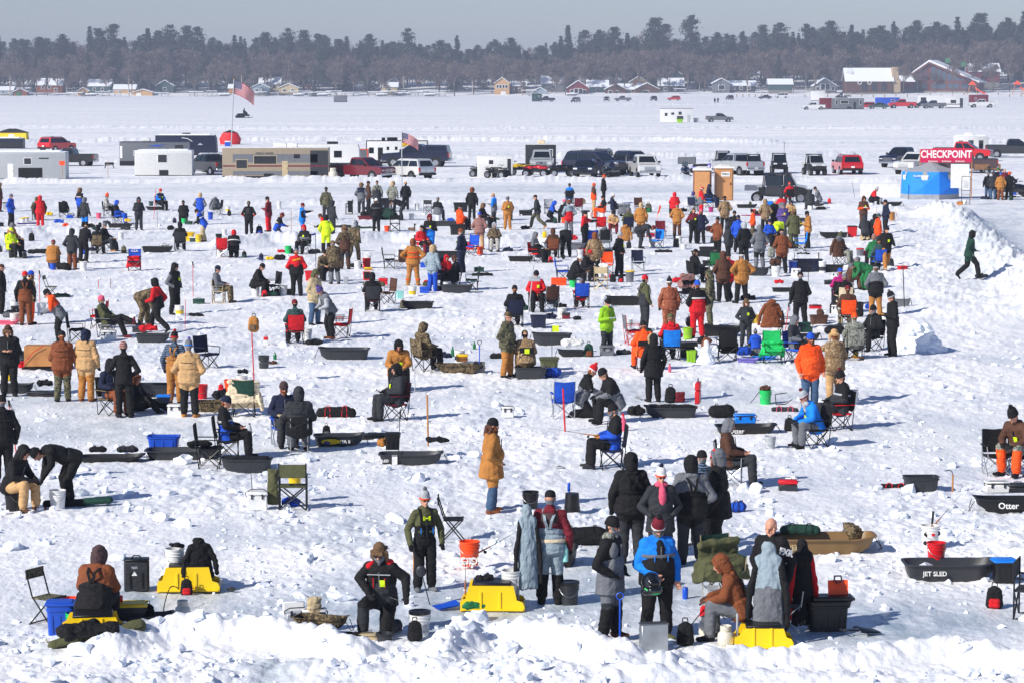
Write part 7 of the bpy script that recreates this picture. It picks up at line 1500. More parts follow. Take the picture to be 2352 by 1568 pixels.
t=thing('ice_shelter','yellow and black pop up shelter at the far left','tent',loc(95,108),0,None,.8);part('wall',t,None,lambda:shell([(-2.6,0),(2.6,0),(2.5,1.3),(-2.5,1.3)],2.2),paint('yellow_canvas',(240,205,40),.7));part('roof',t,None,lambda:loft([[(-2.7,-1.2,1.28),(2.7,-1.2,1.28),(2.7,1.2,1.28),(-2.7,1.2,1.28)],[(-.6,-.3,1.95),(.6,-.3,1.95),(.6,.3,1.95),(-.6,.3,1.95)]]),fabric('ch'));part('window',t,None,lambda:MB().box((0,-1.115,.75),(1.0,.03,.55)),fabric('wh'))
vehicle(425,195,60,'rd','red suv behind the dark pickup, far left','suv',s=1.1);vehicle(520,303,180-8,'bk','black pickup parked behind the silver fish house')
trailer(225,400,0,9.1,3.35,2.4,'sv','silver fish house with black canvas patch at the left edge',wins=((-.05,2.25,.85,.72),),door=-2.15,doorc='wh',snowroof=True,z0=.12,siding=True);s_=THINGS[-1];part('canvas_patch',s_,None,lambda:MB().box((.25,-1.23,.80),(2.9,.03,1.3)),fabric('bk'));part('lettering',s_,None,lambda:MB().box((1.9,-1.22,2.6),(1.2,.02,.14)),fabric('ch'))
trailer(486,362,0,.7,2.2,1.6,'gy','narrow grey hut beside the silver fish house',wins=((0,1.4,.35,.9),),cat='hut',name='hut')
t=thing('grill','small black portable grill on legs, far left','grill',loc(816,320),0,None,.75);part('bowl',t,None,lambda:MB().box((0,0,.62),(1.1,.6,.30),r=.08),plastic('bk'));part('stand',t,None,lambda:(lambda m:([m.cyl((a*.42,b*.22,.5),(a*.58,b*.28,0),.03)for a in(-1,1)for b in(-1,1)],m)[1])(MB()),BLKM)
pole(806,398,1.4,'wood','thin stake before the beige ribbed trailer',r=.02,kind='plain',cat='stake',name='stake');pole(466,425,1.3,'wood','stake with a small sign by silver fish house',r=.02,kind='plain',cat='stake',name='stake');part('sign',THINGS[-1],None,lambda:MB().box((0,-.03,1.15),(.42,.03,.34)),plastic('bo'))
trailer(1155,302,0,9.6,3.4,2.4,'gy','grey fish house with blue swoosh marks',wins=((-2.3,1.85,.95,.55),(3.6,2.6,1.0,.6,'bk')),vents=((-1.2,.45,1.2,'wh'),),roof='nv',z0=.75);part('emblem',THINGS[-1],None,lambda:MB().prism([(-.8,2.85),(1.4,2.75),(.5,2.9),(1.9,3.1),(.2,3.0)],-1.24,-1.22),plastic('bl'));part('end_door',THINGS[-1],None,lambda:MB().box((-4.55,-1.215,2.0),(.32,.03,1.7)),plastic('wh'))
trailer(1228,376,0,7.2,3.2,2.4,'wh','off white ribbed trailer with one window',wins=((-.1,2.25,1.1,.95),),wheelx=.05,snowroof=True,siding=True,z0=.15)
T_('V2')
trailer(165,225,0,9.5,3.3,2.4,'nv','navy camper with pale swoosh behind the striped one',nose=.3,vents=((.1,.3,1.3,'bk'),),snowroof=True);part('swoosh',THINGS[-1],None,bar([(-.5,-1.25,2.9),(.5,-1.25,2.75),(1.2,-1.25,2.3)],.06),plastic('wh'));part('emblem',THINGS[-1],None,lambda:MB().prism([(2.0,1.75),(2.9,1.75),(2.45,2.05)],-1.24,-1.22),plastic('lg'))
t=thing('ice_shelter','red and black pop up tent behind the flagpole','tent',loc(495,145),0,None,.72)
part('wall',t,None,lambda:loft([[(1.75*math.cos(a),1.5*math.sin(a),0)for a in[k*math.pi/4+.3 for k in range(8)]],[(1.95*math.cos(a),1.7*math.sin(a),1.0)for a in[k*math.pi/4+.3 for k in range(8)]],[(1.3*math.cos(a),1.2*math.sin(a),2.1)for a in[k*math.pi/4+.3 for k in range(8)]]]),paint('red_canvas',(214,24,34),.7));part('roof',t,None,lambda:loft([[(1.32*math.cos(a),1.22*math.sin(a),2.08)for a in[k*math.pi/4+.3 for k in range(8)]],[(.2*math.cos(a),.2*math.sin(a),2.5)for a in[k*math.pi/4+.3 for k in range(8)]]]),fabric('bk'));cooler(476,158,0,'bl','wh','blue cooler at the red pop up tent',(.7,.5,.7))
vehicle(330,345,118,'wh','white suv hidden behind grey tailgate pickup','suv',s=1.12);vehicle(345,366,125,'ch','charcoal pickup with dusty tailgate',s=1.05)
trailer(840,402,0,12.9,3.9,2.5,'tp','tan and grey camper with a maroon stripe',wins=((-4.1,1.95,1.3,1.0,'kh'),(-1.25,2.45,2.7,.95,'kh'),(2.6,2.9,.6,.35,'bk')),stripe=('mr',1.72,.16),door=1.15,doorc='kh',wheelx=-.85,vents=((.5,.5,1.6,'wh'),(2.0,.5,1.2,'wh')),z0=.5,endwin=True);s_=THINGS[-1];part('band',s_,None,lambda:MB().box((-.02,-1.256,2.65),(10.3,.012,1.0)),plastic('gy'));part('lower_band',s_,None,lambda:MB().box((-.02,-1.256,.85),(10.3,.012,.5)),plastic('gy'));part('nose_panel',s_,None,lambda:MB().box((5.3,-1.255,2.1),(2.15,.014,3.0)),plastic('ch'));lettering('GREAT HAWK',.34,s_,fabric('bk'),UP(-1.3,-1.27,3.25),.004)
trailer(1168,312,0,10.6,3.2,2.4,'wh','long white camper left of the orange trimmed hut',nose=.2,wins=((2.5,1.9,.95,.8,'bk'),(.2,2.55,.55,.35,'bk'),(-.1,1.0,.5,.3,'bk')),vents=((1.7,.35,1.5,'bk'),),z0=.7);part('emblem',THINGS[-1],None,lambda:MB().prism([(-2.0,2.2),(-.9,2.2),(-1.3,2.6)],-1.24,-1.22),plastic('lg'));[wheel(THINGS[-1],q,-1.1,.36)for q in(2.3,3.2)]
t=propane(1262,405,'tall beige gas cylinder beside the maroon pickup',s=2.4)
T_('V3')
trailer(276,298,0,4.2,2.35,2.2,'gy','grey hut with orange corner trim',roof='bo',skirt='ch',wins=((-.9,1.2,.22,.8,'bo'),),door=1.0,doorc='gy',cat='hut',name='hut');[part('corner_trim',THINGS[-1],None,lambda:MB().box((q,-1.115,1.28),(.12,.04,2.1)),plastic('bo'))for q in(-2.05,-.1,2.05)]
trailer(600,282,0,9.0,3.35,2.4,'wh','white camper with black trim behind the small flag',door=-2.4,doorc='bk',wins=((-3.7,2.0,.55,.7,'bk'),(-1.3,2.3,.22,.35,'bk'),(-.1,2.3,.22,.35,'bk'),(.6,2.0,.3,.2,'bk')),vents=((-2.0,.42,.5,'bk'),(-.7,.45,1.5,'bk')),roof='bk',z0=.6);[part('corner_trim',THINGS[-1],None,lambda:MB().box((q,-1.215,1.95),(.12,.03,2.7)),plastic('bk'))for q in(-4.42,4.42)]
vehicle(345,402,322,'mr','maroon pickup in front of the white campers',s=1.08);vehicle(680,398,135,'wh','cream white suv parked beside maroon pickup','suv',s=1.12);vehicle(745,305,172,'nv','navy pickup with a topper behind white suv',s=1.25,cap=True)
t=thing('wind_banner','yellow kite shaped wind banner on the small flagpole','banner',loc(680,300,1.7),0);part('cloth',t,None,lambda:fuse('cloth',[(0,(-.5,0,.3),(.1,0,.6),(.2,.06),(.3,.06),(0,0,1)),(0,(.1,0,.6),(.2,0,.1),.2,.14,None),(0,(.45,0,.1),(.5,0,.5),.14,.08,None)],.03,.04,4),fabric('yl'))
T_('V4')
trailer(190,318,0,4.4,2.75,2.3,'wh','plain cream white fish shack with a tiny window',wins=((-.5,2.0,.38,.34,'bk'),),cat='fish shack',name='fish_shack',z0=.05);part('door',THINGS[-1],None,lambda:MB().box((1.75,-1.165,1.25),(.45,.03,2.3)),plastic('ch'))
atv(110,315,165,'bk','black quad bike by the cream shack');atv(205,322,330,'bk','black quad bike right at the cream shack door');trailer(470,262,0,4.2,3.3,2.3,'ch','black enclosed trailer behind silver pickup',vents=((.1,.55,1.0,'cr'),),wins=((1.4,2.2,.4,.8,'wh'),));vehicle(478,286,268,'sv','silver pickup facing forward among quad bikes',s=1.15)
atv(345,305,190,'yl','yellow quad bike nosing left of silver pickup',s=1.1);atv(440,316,350,'rd','red and black quad bike before silver pickup',s=1.1);atv(600,316,188,'bk','quad bike with an orange auger on its rack',s=1.1)
vehicle(845,252,262,'gy','grey suv at the back of the navy suv','suv',s=1.1);vehicle(810,305,322,'nv','large navy suv behind the small blue suv','suv',s=1.35);vehicle(745,318,262,'nv','small blue suv facing forward','suv',s=.98);snowmobile(895,318,240,'bk','black snowmobile before the navy suv',s=1.1);utv(960,298,260,'bk','black buggy squeezed left of the white pickup');vehicle(1045,270,300,'nv','dark suv behind the white grille pickup','suv',s=1.1);vehicle(1110,316,276,'wh','white pickup with chrome grille facing forward',s=1.12)
T_('V5')
snowmobile(185,246,262,'nv','dark snowmobile with a grey cargo box',s=1.15);part('cargo_box',THINGS[-1],None,lambda:MB().box((-1.3,0,1.15),(.9,1.3,.5)),plastic('gy'));snowmobile(325,226,350,'vi','blue violet snowmobile behind the toilets',s=1.1)
utv(415,212,272,'bk','black buggy left behind silver pickup',flag=False,s=1.05);utv(600,236,275,'nv','dark blue buggy right of the silver pickup',s=1.05);vehicle(505,236,118,'sv','silver pickup seen from its tailgate',s=1.1);utv(760,226,268,'ch','charcoal buggy with tall striped flag',flag=True,s=1.05);utv(978,238,280,'wh','white nosed buggy left of the red suv',s=1.08);vehicle(1180,229,94,'rd','bright red suv seen from behind, alone','suv',s=1.12)
utv(800,412,350,'lg','large black crew buggy beside the portable toilets',crew=True,s=1.16)
for xx,yy,lb,sign in((288,420,'left tan portable toilet',False),(420,417,'right tan portable toilet with a name sign',True)):
 t=thing('portable_toilet',lb,'portable toilet',loc(xx,yy),0 if sign else-6);m=paint('tan_plastic',(196,140,88),.5,vary=.06);m2=paint('brown_plastic',(120,74,48),.5)
 part('wall',t,('ptw',),lambda:MB().box((0,.02,1.08),(1.16,1.14,2.10),r=.04),m2 if not sign else m);dr=part('door',t,('ptd',),lambda:(lambda q:(q.box((0,-.575,1.05),(.98,.03,1.95)),q.box((-.22,-.597,.72),(.30,.02,1.0)),q.box((.22,-.597,.72),(.30,.02,1.0)),q.box((0,-.597,1.62),(.76,.02,.36)),q)[4])(MB()),m);part('handle',dr,('pth',),lambda:MB().box((.40,-.61,1.10),(.05,.03,.14)),BLKM)
 part('roof',t,('ptr',),lambda:loft([[(-.62,-.62,2.10),(.62,-.62,2.10),(.62,.62,2.10),(-.62,.62,2.10)],[(-.60,-.60,2.22),(.60,-.60,2.22),(.60,.60,2.22),(-.60,.60,2.22)],[(-.3,-.4,2.34),(.3,-.4,2.34),(.3,.4,2.34),(-.3,.4,2.34)]]),paint('white_plastic',(228,226,220),.5));
 if sign:sg_=part('sign',t,None,lambda:MB().box((.06,-.62,1.72),(.56,.02,.30)),plastic('wh'));lettering('Nelson',.16,sg_,fabric('bk'),UP(.06,-.636,1.74),.002,bold=.003)
T_('V6')
FR='vehicles parked in the far row on the right'
vehicle(125,130,180,'wh','leftmost white pickup in the far right row',g=FR);trailer(205,127,0,4.5,3.2,2.4,'mr','maroon enclosed trailer behind leftmost white pickup',cat='trailer');trailer(322,128,0,9.0,3.2,2.4,'gy','silver grey camper in the far right row',wins=((-1,2.1,2.2,.9,'wh'),(-3.3,2,.6,1.4,'wh'),(3.6,2,.6,1.4,'wh')),door=1.9,doorc='bk',wheelx=.3);vehicle(430,124,180,'rd','red suv right of far grey camper','suv',g=FR);vehicle(500,125,178,'tl','blue grey car in the far right row','car',s=1.15,g=FR);trailer(552,112,0,7.5,2.9,2.4,'bl','blue enclosed trailer in the far row',wins=((1.6,1.9,1.2,.5,'wh'),),cat='trailer');vehicle(637,122,182,'rd','bright red pickup in the far right row',s=1.25,g=FR);pack(640,118,0,'gn','green load on the far red pickup',z=1.6,s=2.0,cat='load',name='load')
vehicle(765,120,180,'ch','dark grey pickup in the far right row',s=1.05,g=FR);vehicle(820,123,180,'gy','blue grey pickup with silver grille, far row',s=1.1,g=FR);trailer(840,112,0,12,3.5,2.4,'wh','long white trailer behind far grey pickups',wins=((-4.5,2.2,1.6,1.3,'bk'),),cat='trailer');trailer(938,121,0,5.0,3.2,2.4,'wh','white and grey camper, far right row',wins=((-.4,2,1.5,.8,'bk'),),stripe=('gy',1.2,.3));part('end_panel',THINGS[-1],None,lambda:MB().box((2.0,-1.22,1.7),(.9,.03,2.6)),plastic('ch'));trailer(1080,98,0,6.5,3.3,2.4,'mr','maroon trailer behind rightmost far pickup',wins=((-1.2,2,.5,.6,'wh'),),cat='trailer');vehicle(1098,118,180,'wh','rightmost white pickup in the far row',s=1.2,g=FR);trailer(150,78,0,5.6,4.0,2.4,'wh','white box truck body near the far shore',cat='box truck',name='box_truck');utv(290,73,180,'tl','dark off road wagon near the far shore',s=1.7)
vehicle(640,463,232,'nv','navy pickup facing forward left of checkpoint sign',s=1.10);vehicle(720,500,238,'wh','white pickup facing forward below the navy one',s=1.12);vehicle(990,425,340,'rd','red pickup behind the checkpoint sign',s=1.15);trailer(1035,402,0,5.2,3.2,2.3,'wh','white ribbed camper with three windows',wins=((-1.8,1.9,.5,1.2,'gy'),(-.2,1.9,.7,1.3,'gy'),(1.4,1.9,.6,1.3,'gy')),vents=((-.4,.5,1.2,'wh'),),snowroof=True,z0=.4);vehicle(1000,495,168,'wb','brown pickup behind the blue tent',s=1.12)
t=thing('utility_trailer','low utility trailer with wooden side boards','trailer',loc(1130,497),355,None,.62);part('side_boards',t,None,lambda:(lambda m:(m.box((0,-.8,.95),(3.6,.06,.75)),m.box((0,.8,.95),(3.6,.06,.75)),m.box((-1.8,0,.95),(.06,1.6,.75)),m.box((0,0,.60),(3.7,1.7,.08)),m)[4])(MB()),paint('weathered_board',(128,92,64),.8,vary=.3,bump=.4));part('frame',t,None,bar([(-2.0,-.85,.45),(2.0,-.85,.45),(2.0,.85,.45),(-2.0,.85,.45),(-2.0,-.85,.45)],.05),BLKM);wheel(t,-.2,-.95,.34);wheel(t,.6,-.95,.34);wheel(t,2.1,-.3,.33)
vehicle(1285,408,352,'ch','charcoal pickup cut by the right frame edge',s=1.15)
T_('M6')
snowmobile(2330,675,182,'bk','black snowmobile at the right frame edge',s=1.15)
# ---- checkpoint sign, tent, boards
t=thing('checkpoint_sign','pink banner reading CHECKPOINT on two posts','sign',loc(1555,690),0,None,.68)
part('banner',t,None,lambda:MB().box((0,0,4.30),(5.15,.05,1.35)),paint('pink_banner',(206,26,82),.6));[part('post',t,None,lambda:MB().box((q,.04,2.4),(.10,.08,4.9)),WOOD)for q in(-2.58,2.58)]
lettering('CHECKPOINT',1.02,t,paint('white_print',(240,236,230),.6),UP(0,-.035,4.43),.006,font_w=.80,bold=.030);[lettering('Budweiser',.22,t,paint('white_print',(240,236,230),.6),UP(q,-.035,3.76),.004,bold=.004)for q in(-1.3,.05,1.4)]
t=thing('notice_board','white sheet board behind the blue tent right side','board',loc(1700,705),0,None,.62);part('panel',t,None,lambda:MB().box((0,.1,2.6),(2.0,.05,2.6)),plastic('wh'));
t=thing('notice_stand','black metal stand with a white printed notice','notice stand',loc(1760,752),0,None,.64);part('frame',t,None,bar([(-.42,0,0),(-.42,0,2.9),(.42,0,2.9),(.42,0,0)],.03),BLKM);part('rung',t,None,bar([(-.42,0,1.5),(.42,0,1.5)],.025),BLKM);part('rung',t,None,bar([(-.42,0,1.05),(.42,0,1.05)],.025),BLKM);nn=part('notice',t,None,lambda:MB().box((0,-.01,2.2),(.76,.02,1.25)),plastic('wh'));part('printed_lines',nn,None,lambda:(lambda m:([m.box((0,-.024,2.45-.11*k),(.5,.006,.025))for k in range(7)],m)[1])(MB()),plastic('gy'))
t=thing('tarp_wall','low white tarp wall left of the blue tent','tarp',loc(895,672),1,None,.63);part('panel',t,None,lambda:MB().box((0,0,.72),(4.4,.06,1.5)),paint('white_tarp',(226,226,220),.6))
t=thing('ice_shelter','large blue hub tent with grey roof','tent',loc(1395,690),14,None,.68)
def _tent(part_):
 n=6;r0=3.05;rt=2.85;h1=2.75;q=[]
 B=[Vector((r0*math.cos(math.pi/n*(2*k+1)),r0*.8*math.sin(math.pi/n*(2*k+1)),0))for k in range(n)];Tt=[Vector((p.x*.95,p.y*.95,h1))for p in B]
 mb=MB()
 for k in range(n):
  a,b=B[k],B[(k+1)%n];c,d=Tt[(k+1)%n],Tt[k];L=lambda p,q_,t_:p+(q_-p)*t_
  a2,b2=L(a,d,.19),L(b,c,.19);hub=(a+b+c+d)/4;hub=hub+Vector((hub.x,hub.y,0)).normalized()*.32
  if part_=='skirt':m_=(a+b)/2+Vector((hub.x,hub.y,0)).normalized()*.05;m2=(a2+b2)/2+Vector((hub.x,hub.y,0)).normalized()*.14;mb.add([a,m_,b,b2,m2,a2],[(0,1,4,5),(1,2,3,4)])
  if part_=='wall':m2=(a2+b2)/2+Vector((hub.x,hub.y,0)).normalized()*.14;mb.add([a2,m2,b2,c,d,hub],[(0,1,5),(1,2,5),(2,3,5),(3,4,5),(4,0,5)])
  if part_=='roof':top=Vector((0,0,h1+.95));m3=(c+d)/2*.6+top*.4;m3.z=h1+.42;mb.add([d,c,top,m3],[(0,1,3),(1,2,3),(2,0,3)]);o=Vector((hub.x,hub.y,0)).normalized();e1,e2=(c+d)/2-(c-d).normalized()*.22,(c+d)/2+(c-d).normalized()*.22;mb.add([e1+o*.02,e2+o*.02,e2+o*.10-Vector((0,0,.35)),e1+o*.10-Vector((0,0,.35))],[(0,1,2,3)])
  if part_=='window':
   o=Vector((hub.x,hub.y,0)).normalized();s_=(b-a).normalized();c0=hub*.38+((c+d)/2)*.62+o*.07
   for dx in(-1.0,0,1.0)[1:2]if k not in(4,3,5)else(0,):mb.add([c0-s_*.42+Vector((0,0,.2)),c0+s_*.42+Vector((0,0,.2)),c0+s_*.26-Vector((0,0,.28))+o*.02,c0-s_*.26-Vector((0,0,.28))+o*.02],[(0,1,2,3)])
 return mb
part('wall',t,None,lambda:_tent('wall'),paint('blue_canvas',(20,134,240),.65,vary=.05),smooth=0);part('skirt',t,None,lambda:_tent('skirt'),paint('grey_canvas',(150,154,160),.7),smooth=0);part('roof',t,None,lambda:_tent('roof'),paint('grey_canvas',(150,154,160),.7),smooth=0)
for k in range(1):part('window',t,None,lambda:_tent('window'),paint('clear_vinyl',(214,214,205),.3))
part('guy_rope',t,None,bar([(-2.8,-1.2,0),(-2.75,-1.2,1.5)],.03),BLKM);lettering('CLAM',.26,t,fabric('wh'),Matrix.Translation((-2.10,-1.62,2.35))@Matrix.Rotation(R(-28),4,'Z')@Matrix.Rotation(math.pi/2,4,'X'),.004,bold=.004)
# ---- flags
def us_flag(parent,top,w_,h_,drop):
 nx,ny=26,13
 def P(i,j,off=0):u=i/nx;v=j/ny;return(u*w_*.94,.16*w_*.5*math.sin(u*7+v*1.2)*u**.6-off,top-v*h_-u*u*w_*math.tan(R(drop))*.9-u*w_*.12)
 def mk(sel,off=.0):
  m=MB()
  for i in range(nx):
   for j in range(ny):
    if sel(i,j):m.add([P(i,j,off),P(i+1,j,off),P(i+1,j+1,off),P(i,j+1,off)],[(0,3,2,1)])
  return m
 fl=part('flag',parent,None,lambda:mk(lambda i,j:not(i<10 and j<7)and j%2==0),paint('flag_red',(176,14,34),.7),smooth=0);part('white_stripes',fl,None,lambda:mk(lambda i,j:not(i<10 and j<7)and j%2==1),fabric('lg'),smooth=0);part('canton',fl,None,lambda:mk(lambda i,j:i<10 and j<7),paint('flag_blue',(26,30,92),.7),smooth=0)
 def stars():
  m=MB()
  for r in range(9):
   for c in range(6 if r%2==0 else 5):
    i=.8+(c+(0 if r%2==0 else.5))*1.6;j=.6+r*.7;a=Vector(P(i,j,.012));q=w_*.011
    for s_ in(1,-1):a2=a+Vector((0,(0 if s_>0 else.024),0));m.add([a2+Vector((q*math.cos(k*1.2566),0,q*math.sin(k*1.2566)))for k in range(5)],[(0,1,2,3,4)])
  return m
 s_=part('stars',fl,None,stars,fabric('wh'),smooth=0);s_['kind']='stuff'
for pt,top,w_,h_,dr in FLAGS:us_flag(pt,top,w_,h_,dr)
TILE=None
pole(529,385,8.2,'lg','very tall white flagpole with a large striped flag',(0,3),r=.05,kind='plain',cat='flagpole',name='flagpole');part('finial',THINGS[-1],None,lambda:MB().sph((0,0,8.25),.09),paint('brass',(150,110,50),.4,.8));us_flag(THINGS[-1],8.1,2.05,1.25,22)
# ---- far lake things
T_('H3')
trailer(958,550,0,7.9,3.4,2.6,'wh','white fish house standing alone on the far lake',wins=((-2.6,2,.5,.6,'bk'),(-1.0,2.2,.6,.4,'bk'),(.8,2.3,.6,.6,'bk'),(.8,1.2,1.4,.7,'bk')),door=2.9,doorc='lg',roof='bk',snowroof=False,z0=.1);tote(975,552,0,'lm','lm','lime box by the lone white fish house',(1.2,.8,.7),cat='box',name='box');tote(1060,550,0,'lg','lg','grey bin right of the lone white fish house',(1.0,.7,.8),cat='bin',name='bin');vehicle(1180,548,2,'gy','grey pickup alone on the far lake',s=1.15)
for xx,yy,rt,cc,kd,lb in((284,443,180,'nv','pickup','blue pickup by the green hut on the far shore'),(436,446,250,'gy','suv','grey suv with a trailer on the far shore'),(596,442,268,'gy','suv','grey suv facing forward on the far shore'),(680,441,180,'gy','pickup','long grey pickup on the far shore'),(840,438,95,'nv','suv','dark blue suv on the far shore'),(945,437,178,'rd','suv','red suv on the far shore'),(1234,433,100,'nv','suv','dark blue suv alone at the far right shore')):vehicle(xx,yy,rt,cc,lb,kd,s=1.15,g='vehicles near the far shore')
p(1157,451,'st',180,'bk','bk','bkb',w='left of the tiny distant pair',s=1.15);p(1173,450,'wk',180,'bk','bk','bkb',w='right of the tiny distant pair',s=1.15)
trailer(235,442,0,3.9,3.2,2,'dg','green hut on the far shore',wins=((.8,2,.6,.6,'wh'),),door=-.8,doorc='tl',cat='hut',name='hut')
T_('H2')
trailer(491,446,0,5.0,2.7,2,'gy','weathered grey hut out on the far lake',cat='hut',name='hut')
T_('H1')
snowmobile(1262,528,40,'bk','snowmobile crossing the far lake with a rider',s=1.35);sm_=THINGS[-1];p(1262,528,'si',130,'bk','bk','bkb',w='riding the distant snowmobile',s=1.3,at=tuple(sm_.location+Vector((.2,0,.35))))
T_('H4')
vehicle(130,465,180,'nv','blue car near the far beach','car',s=1.3);vehicle(208,460,180,'wh','white van near the far beach','van',s=1.15);vehicle(200,445,90,'bk','black pickup near the far beach houses',s=1.2);vehicle(770,432,180,'tl','dark parked suv beside the stone chimney','suv',s=1.5)
TILE=None
# ------------------------------------------------------------------ far shore: trees
BARK=paint('bark',(92,82,76),.9,vary=.2);TWIG=paint('twigs',(106,92,88),.9,vary=.2);BIRCH=paint('pale_bark',(170,160,150),.9)
NEED=paint('pine_needles',(44,58,44),.8,vary=.3);NEED2=paint('spruce_needles',(36,50,44),.8,vary=.3);OAK=paint('oak_leaves',(128,82,58),.85,vary=.25);SHRUB=paint('cedar_leaves',(112,104,60),.85)
def tri_leaves(P,size,rr):
 P=np.asarray(P);n=len(P);a=rr.normal(0,1,(n,3));a/=np.linalg.norm(a,axis=1)[:,None];b=np.cross(a,rr.normal(0,1,(n,3)));b/=np.linalg.norm(b,axis=1)[:,None]
 s=size*rr.uniform(.6,1.4,(n,1));V=np.stack([P+a*s,P-a*s*.6+b*s*.8,P-a*s*.6-b*s*.8],1).reshape(-1,3);return V,np.arange(3*n).reshape(-1,3)
def limbs(segs,n=4):
 """segs: (a, b, r1, r2)"""
 mb=MB()
 for a,b,r1,r2 in segs:mb.cyl(a,b,r1,r2,n,cap=False)
 return np.array([tuple(v)for v in mb.v]),np.array(mb.f)
def bare_tree(seed,h=17,spread=.42):
 rr=random.Random(seed);segs=[];tr=[]
 def grow(p,d,L,r,lev):
  q=p+d*L;(tr if lev<1 else segs).append((p,q,r,r*.68))
  if lev>=5:return
  for k in range(3 if lev in(1,2,3)else 2 if lev>0 else 5):
   a=rr.uniform(0,6.28);t=rr.uniform(.45,1)if lev else rr.uniform(.35,1.0);tilt=rr.uniform(.25,.75)
   s=Vector((math.cos(a),math.sin(a),0));nd=(d*math.cos(tilt)+s*math.sin(tilt)+Vector((0,0,.12))).normalized();grow(p+d*L*t,nd,L*rr.uniform(.50,.72)*(1 if lev else.62),r*.55,lev+1)
 grow(Vector((0,0,0)),Vector((rr.uniform(-.04,.04),0,1)).normalized(),h*.52,h*.014,0)
 return tr,segs
def pine(seed,h=24,kind=0):
 """white pine: bare lower trunk, tiered wind-swept plumes; kind 1 = spruce"""
 rr=random.Random(seed);nr_=np.random.default_rng(seed);tr=[];P=[];lean=rr.uniform(-.03,.03)
 tr.append((Vector((0,0,0)),Vector((lean*h,0,h*.97)),h*.014,h*.003))
 z=h*(.22 if kind==0 else.06)
 while z<h*.98:
  k=(z/h-.2)/.8
  R_=h*((.21*(1-max(0,k))**.7+.03)*rr.uniform(.55,1.25)if kind==0 else.17*(1-z/h)+.012)
  for b in range(rr.randint(4,7)if kind==0 else 6):
   a=rr.uniform(0,6.28);L=R_*rr.uniform(.6,1.15);e=Vector((lean*z+math.cos(a)*L,math.sin(a)*L,z+L*(.28 if kind==0 else-.22)));s=Vector((lean*z,0,z));tr.append((s,e,.06,.02))
   m=int(52 if kind==0 else 22)
   t=nr_.uniform(.30,1.08,m)[:,None];c=np.array(s)+(np.array(e)-np.array(s))*t;w_=L*.19+.12;P.append(c+nr_.normal(0,1,(m,3))*np.array([w_,w_,w_*.8]))
  z+=h*(.05 if kind==0 else.028)*rr.uniform(.5,1.5)
 return tr,np.concatenate(P)
PROT={}
def tree_mesh(kind,seed):
 k=(kind,seed)
 if k in PROT:return PROT[k]
 if kind in('bare','birch','oak'):
  tr,sg=bare_tree(seed);V,F_=limbs(tr,6);T=rawmesh('trunk',V,F_);V2,F2=limbs(sg,3);nr_=np.random.default_rng(seed);E=np.array([tuple(b)for a,b,r1,r2 in sg if r1<.03]);D=np.array([tuple((b-a).normalized())for a,b,r1,r2 in sg if r1<.03]);E=np.repeat(E,2,0)+nr_.normal(0,.25,(len(E)*2,3));D=np.repeat(D,2,0)+nr_.normal(0,.5,(len(D)*2,3));S_=nr_.normal(0,.055,(len(E),3));V4=np.stack([E-S_,E+S_,E+D*.75+S_*.4,E+D*.75-S_*.4],1).reshape(-1,3);F2=np.concatenate([F2,np.arange(len(V4)).reshape(-1,4)+len(V2)]);V2=np.concatenate([V2,V4]);Cn=rawmesh('crown',V2,F2)
  if kind=='oak':
   P=np.array([tuple(b)for a,b,r1,r2 in sg[::2]if b.z>3]);P=np.repeat(P,3,0)+np.random.default_rng(seed).normal(0,.35,(len(P)*3,3));V3_,F3=tri_leaves(P,.30,np.random.default_rng(seed));Cn=rawmesh('crown',V3_,F3)
 else:
  tr,P=pine(seed,24,0 if kind=='pine' else 1);V,F_=limbs(tr,4);T=rawmesh('trunk',V,F_);V2,F2=tri_leaves(P,.30 if kind=='pine' else.30,np.random.default_rng(seed));Cn=rawmesh('crown',V2,F2)
 PROT[k]=(T,Cn);return PROT[k]
TL=dict(pine=('pine_tree','tall dark white pine rising above the far wood'),spruce=('spruce_tree','narrow dark spruce in the far wood'),bare=('bare_tree','leafless grey tree standing along the far shore'),birch=('bare_tree','pale barked leafless tree along the far shore'),oak=('oak_tree','oak keeping rusty brown leaves at the far shore'))
TM=dict(pine=(BARK,NEED),spruce=(BARK,NEED2),bare=(BARK,TWIG),birch=(BIRCH,TWIG),oak=(BARK,OAK))
def tree(u,Y,kind,hgt,seed,wide=1.0):
 X=(u-W2/2)/F*Y;T,Cn=tree_mesh(kind,seed%(5 if kind=='pine' else 4));base=24 if kind in('pine','spruce')else 17
 nm,lb=TL[kind];t=thing(nm,lb,'tree',(X,Y,hz(X,Y)-.2),rng.uniform(0,360),{'pine':'white pines of the far wood','spruce':'spruces of the far wood','bare':'leafless trees along the far shore','birch':'pale barked trees along the far shore','oak':'brown leaved oaks at the far shore'}[kind]);s=hgt/base;t.scale=(s*wide,s*wide,s)
 for n_,me,m in(('trunk',T,TM[kind][0]),('crown',Cn,TM[kind][1])):
  o=bpy.data.objects.new(n_,me);COL.objects.link(o);o.parent=t;setm(o,m)
def top_h(u,vtop,Y):
 X=(u-W2/2)/F*Y;z=H+(HOR-vtop)/F*Y;return z-hz(X,Y)
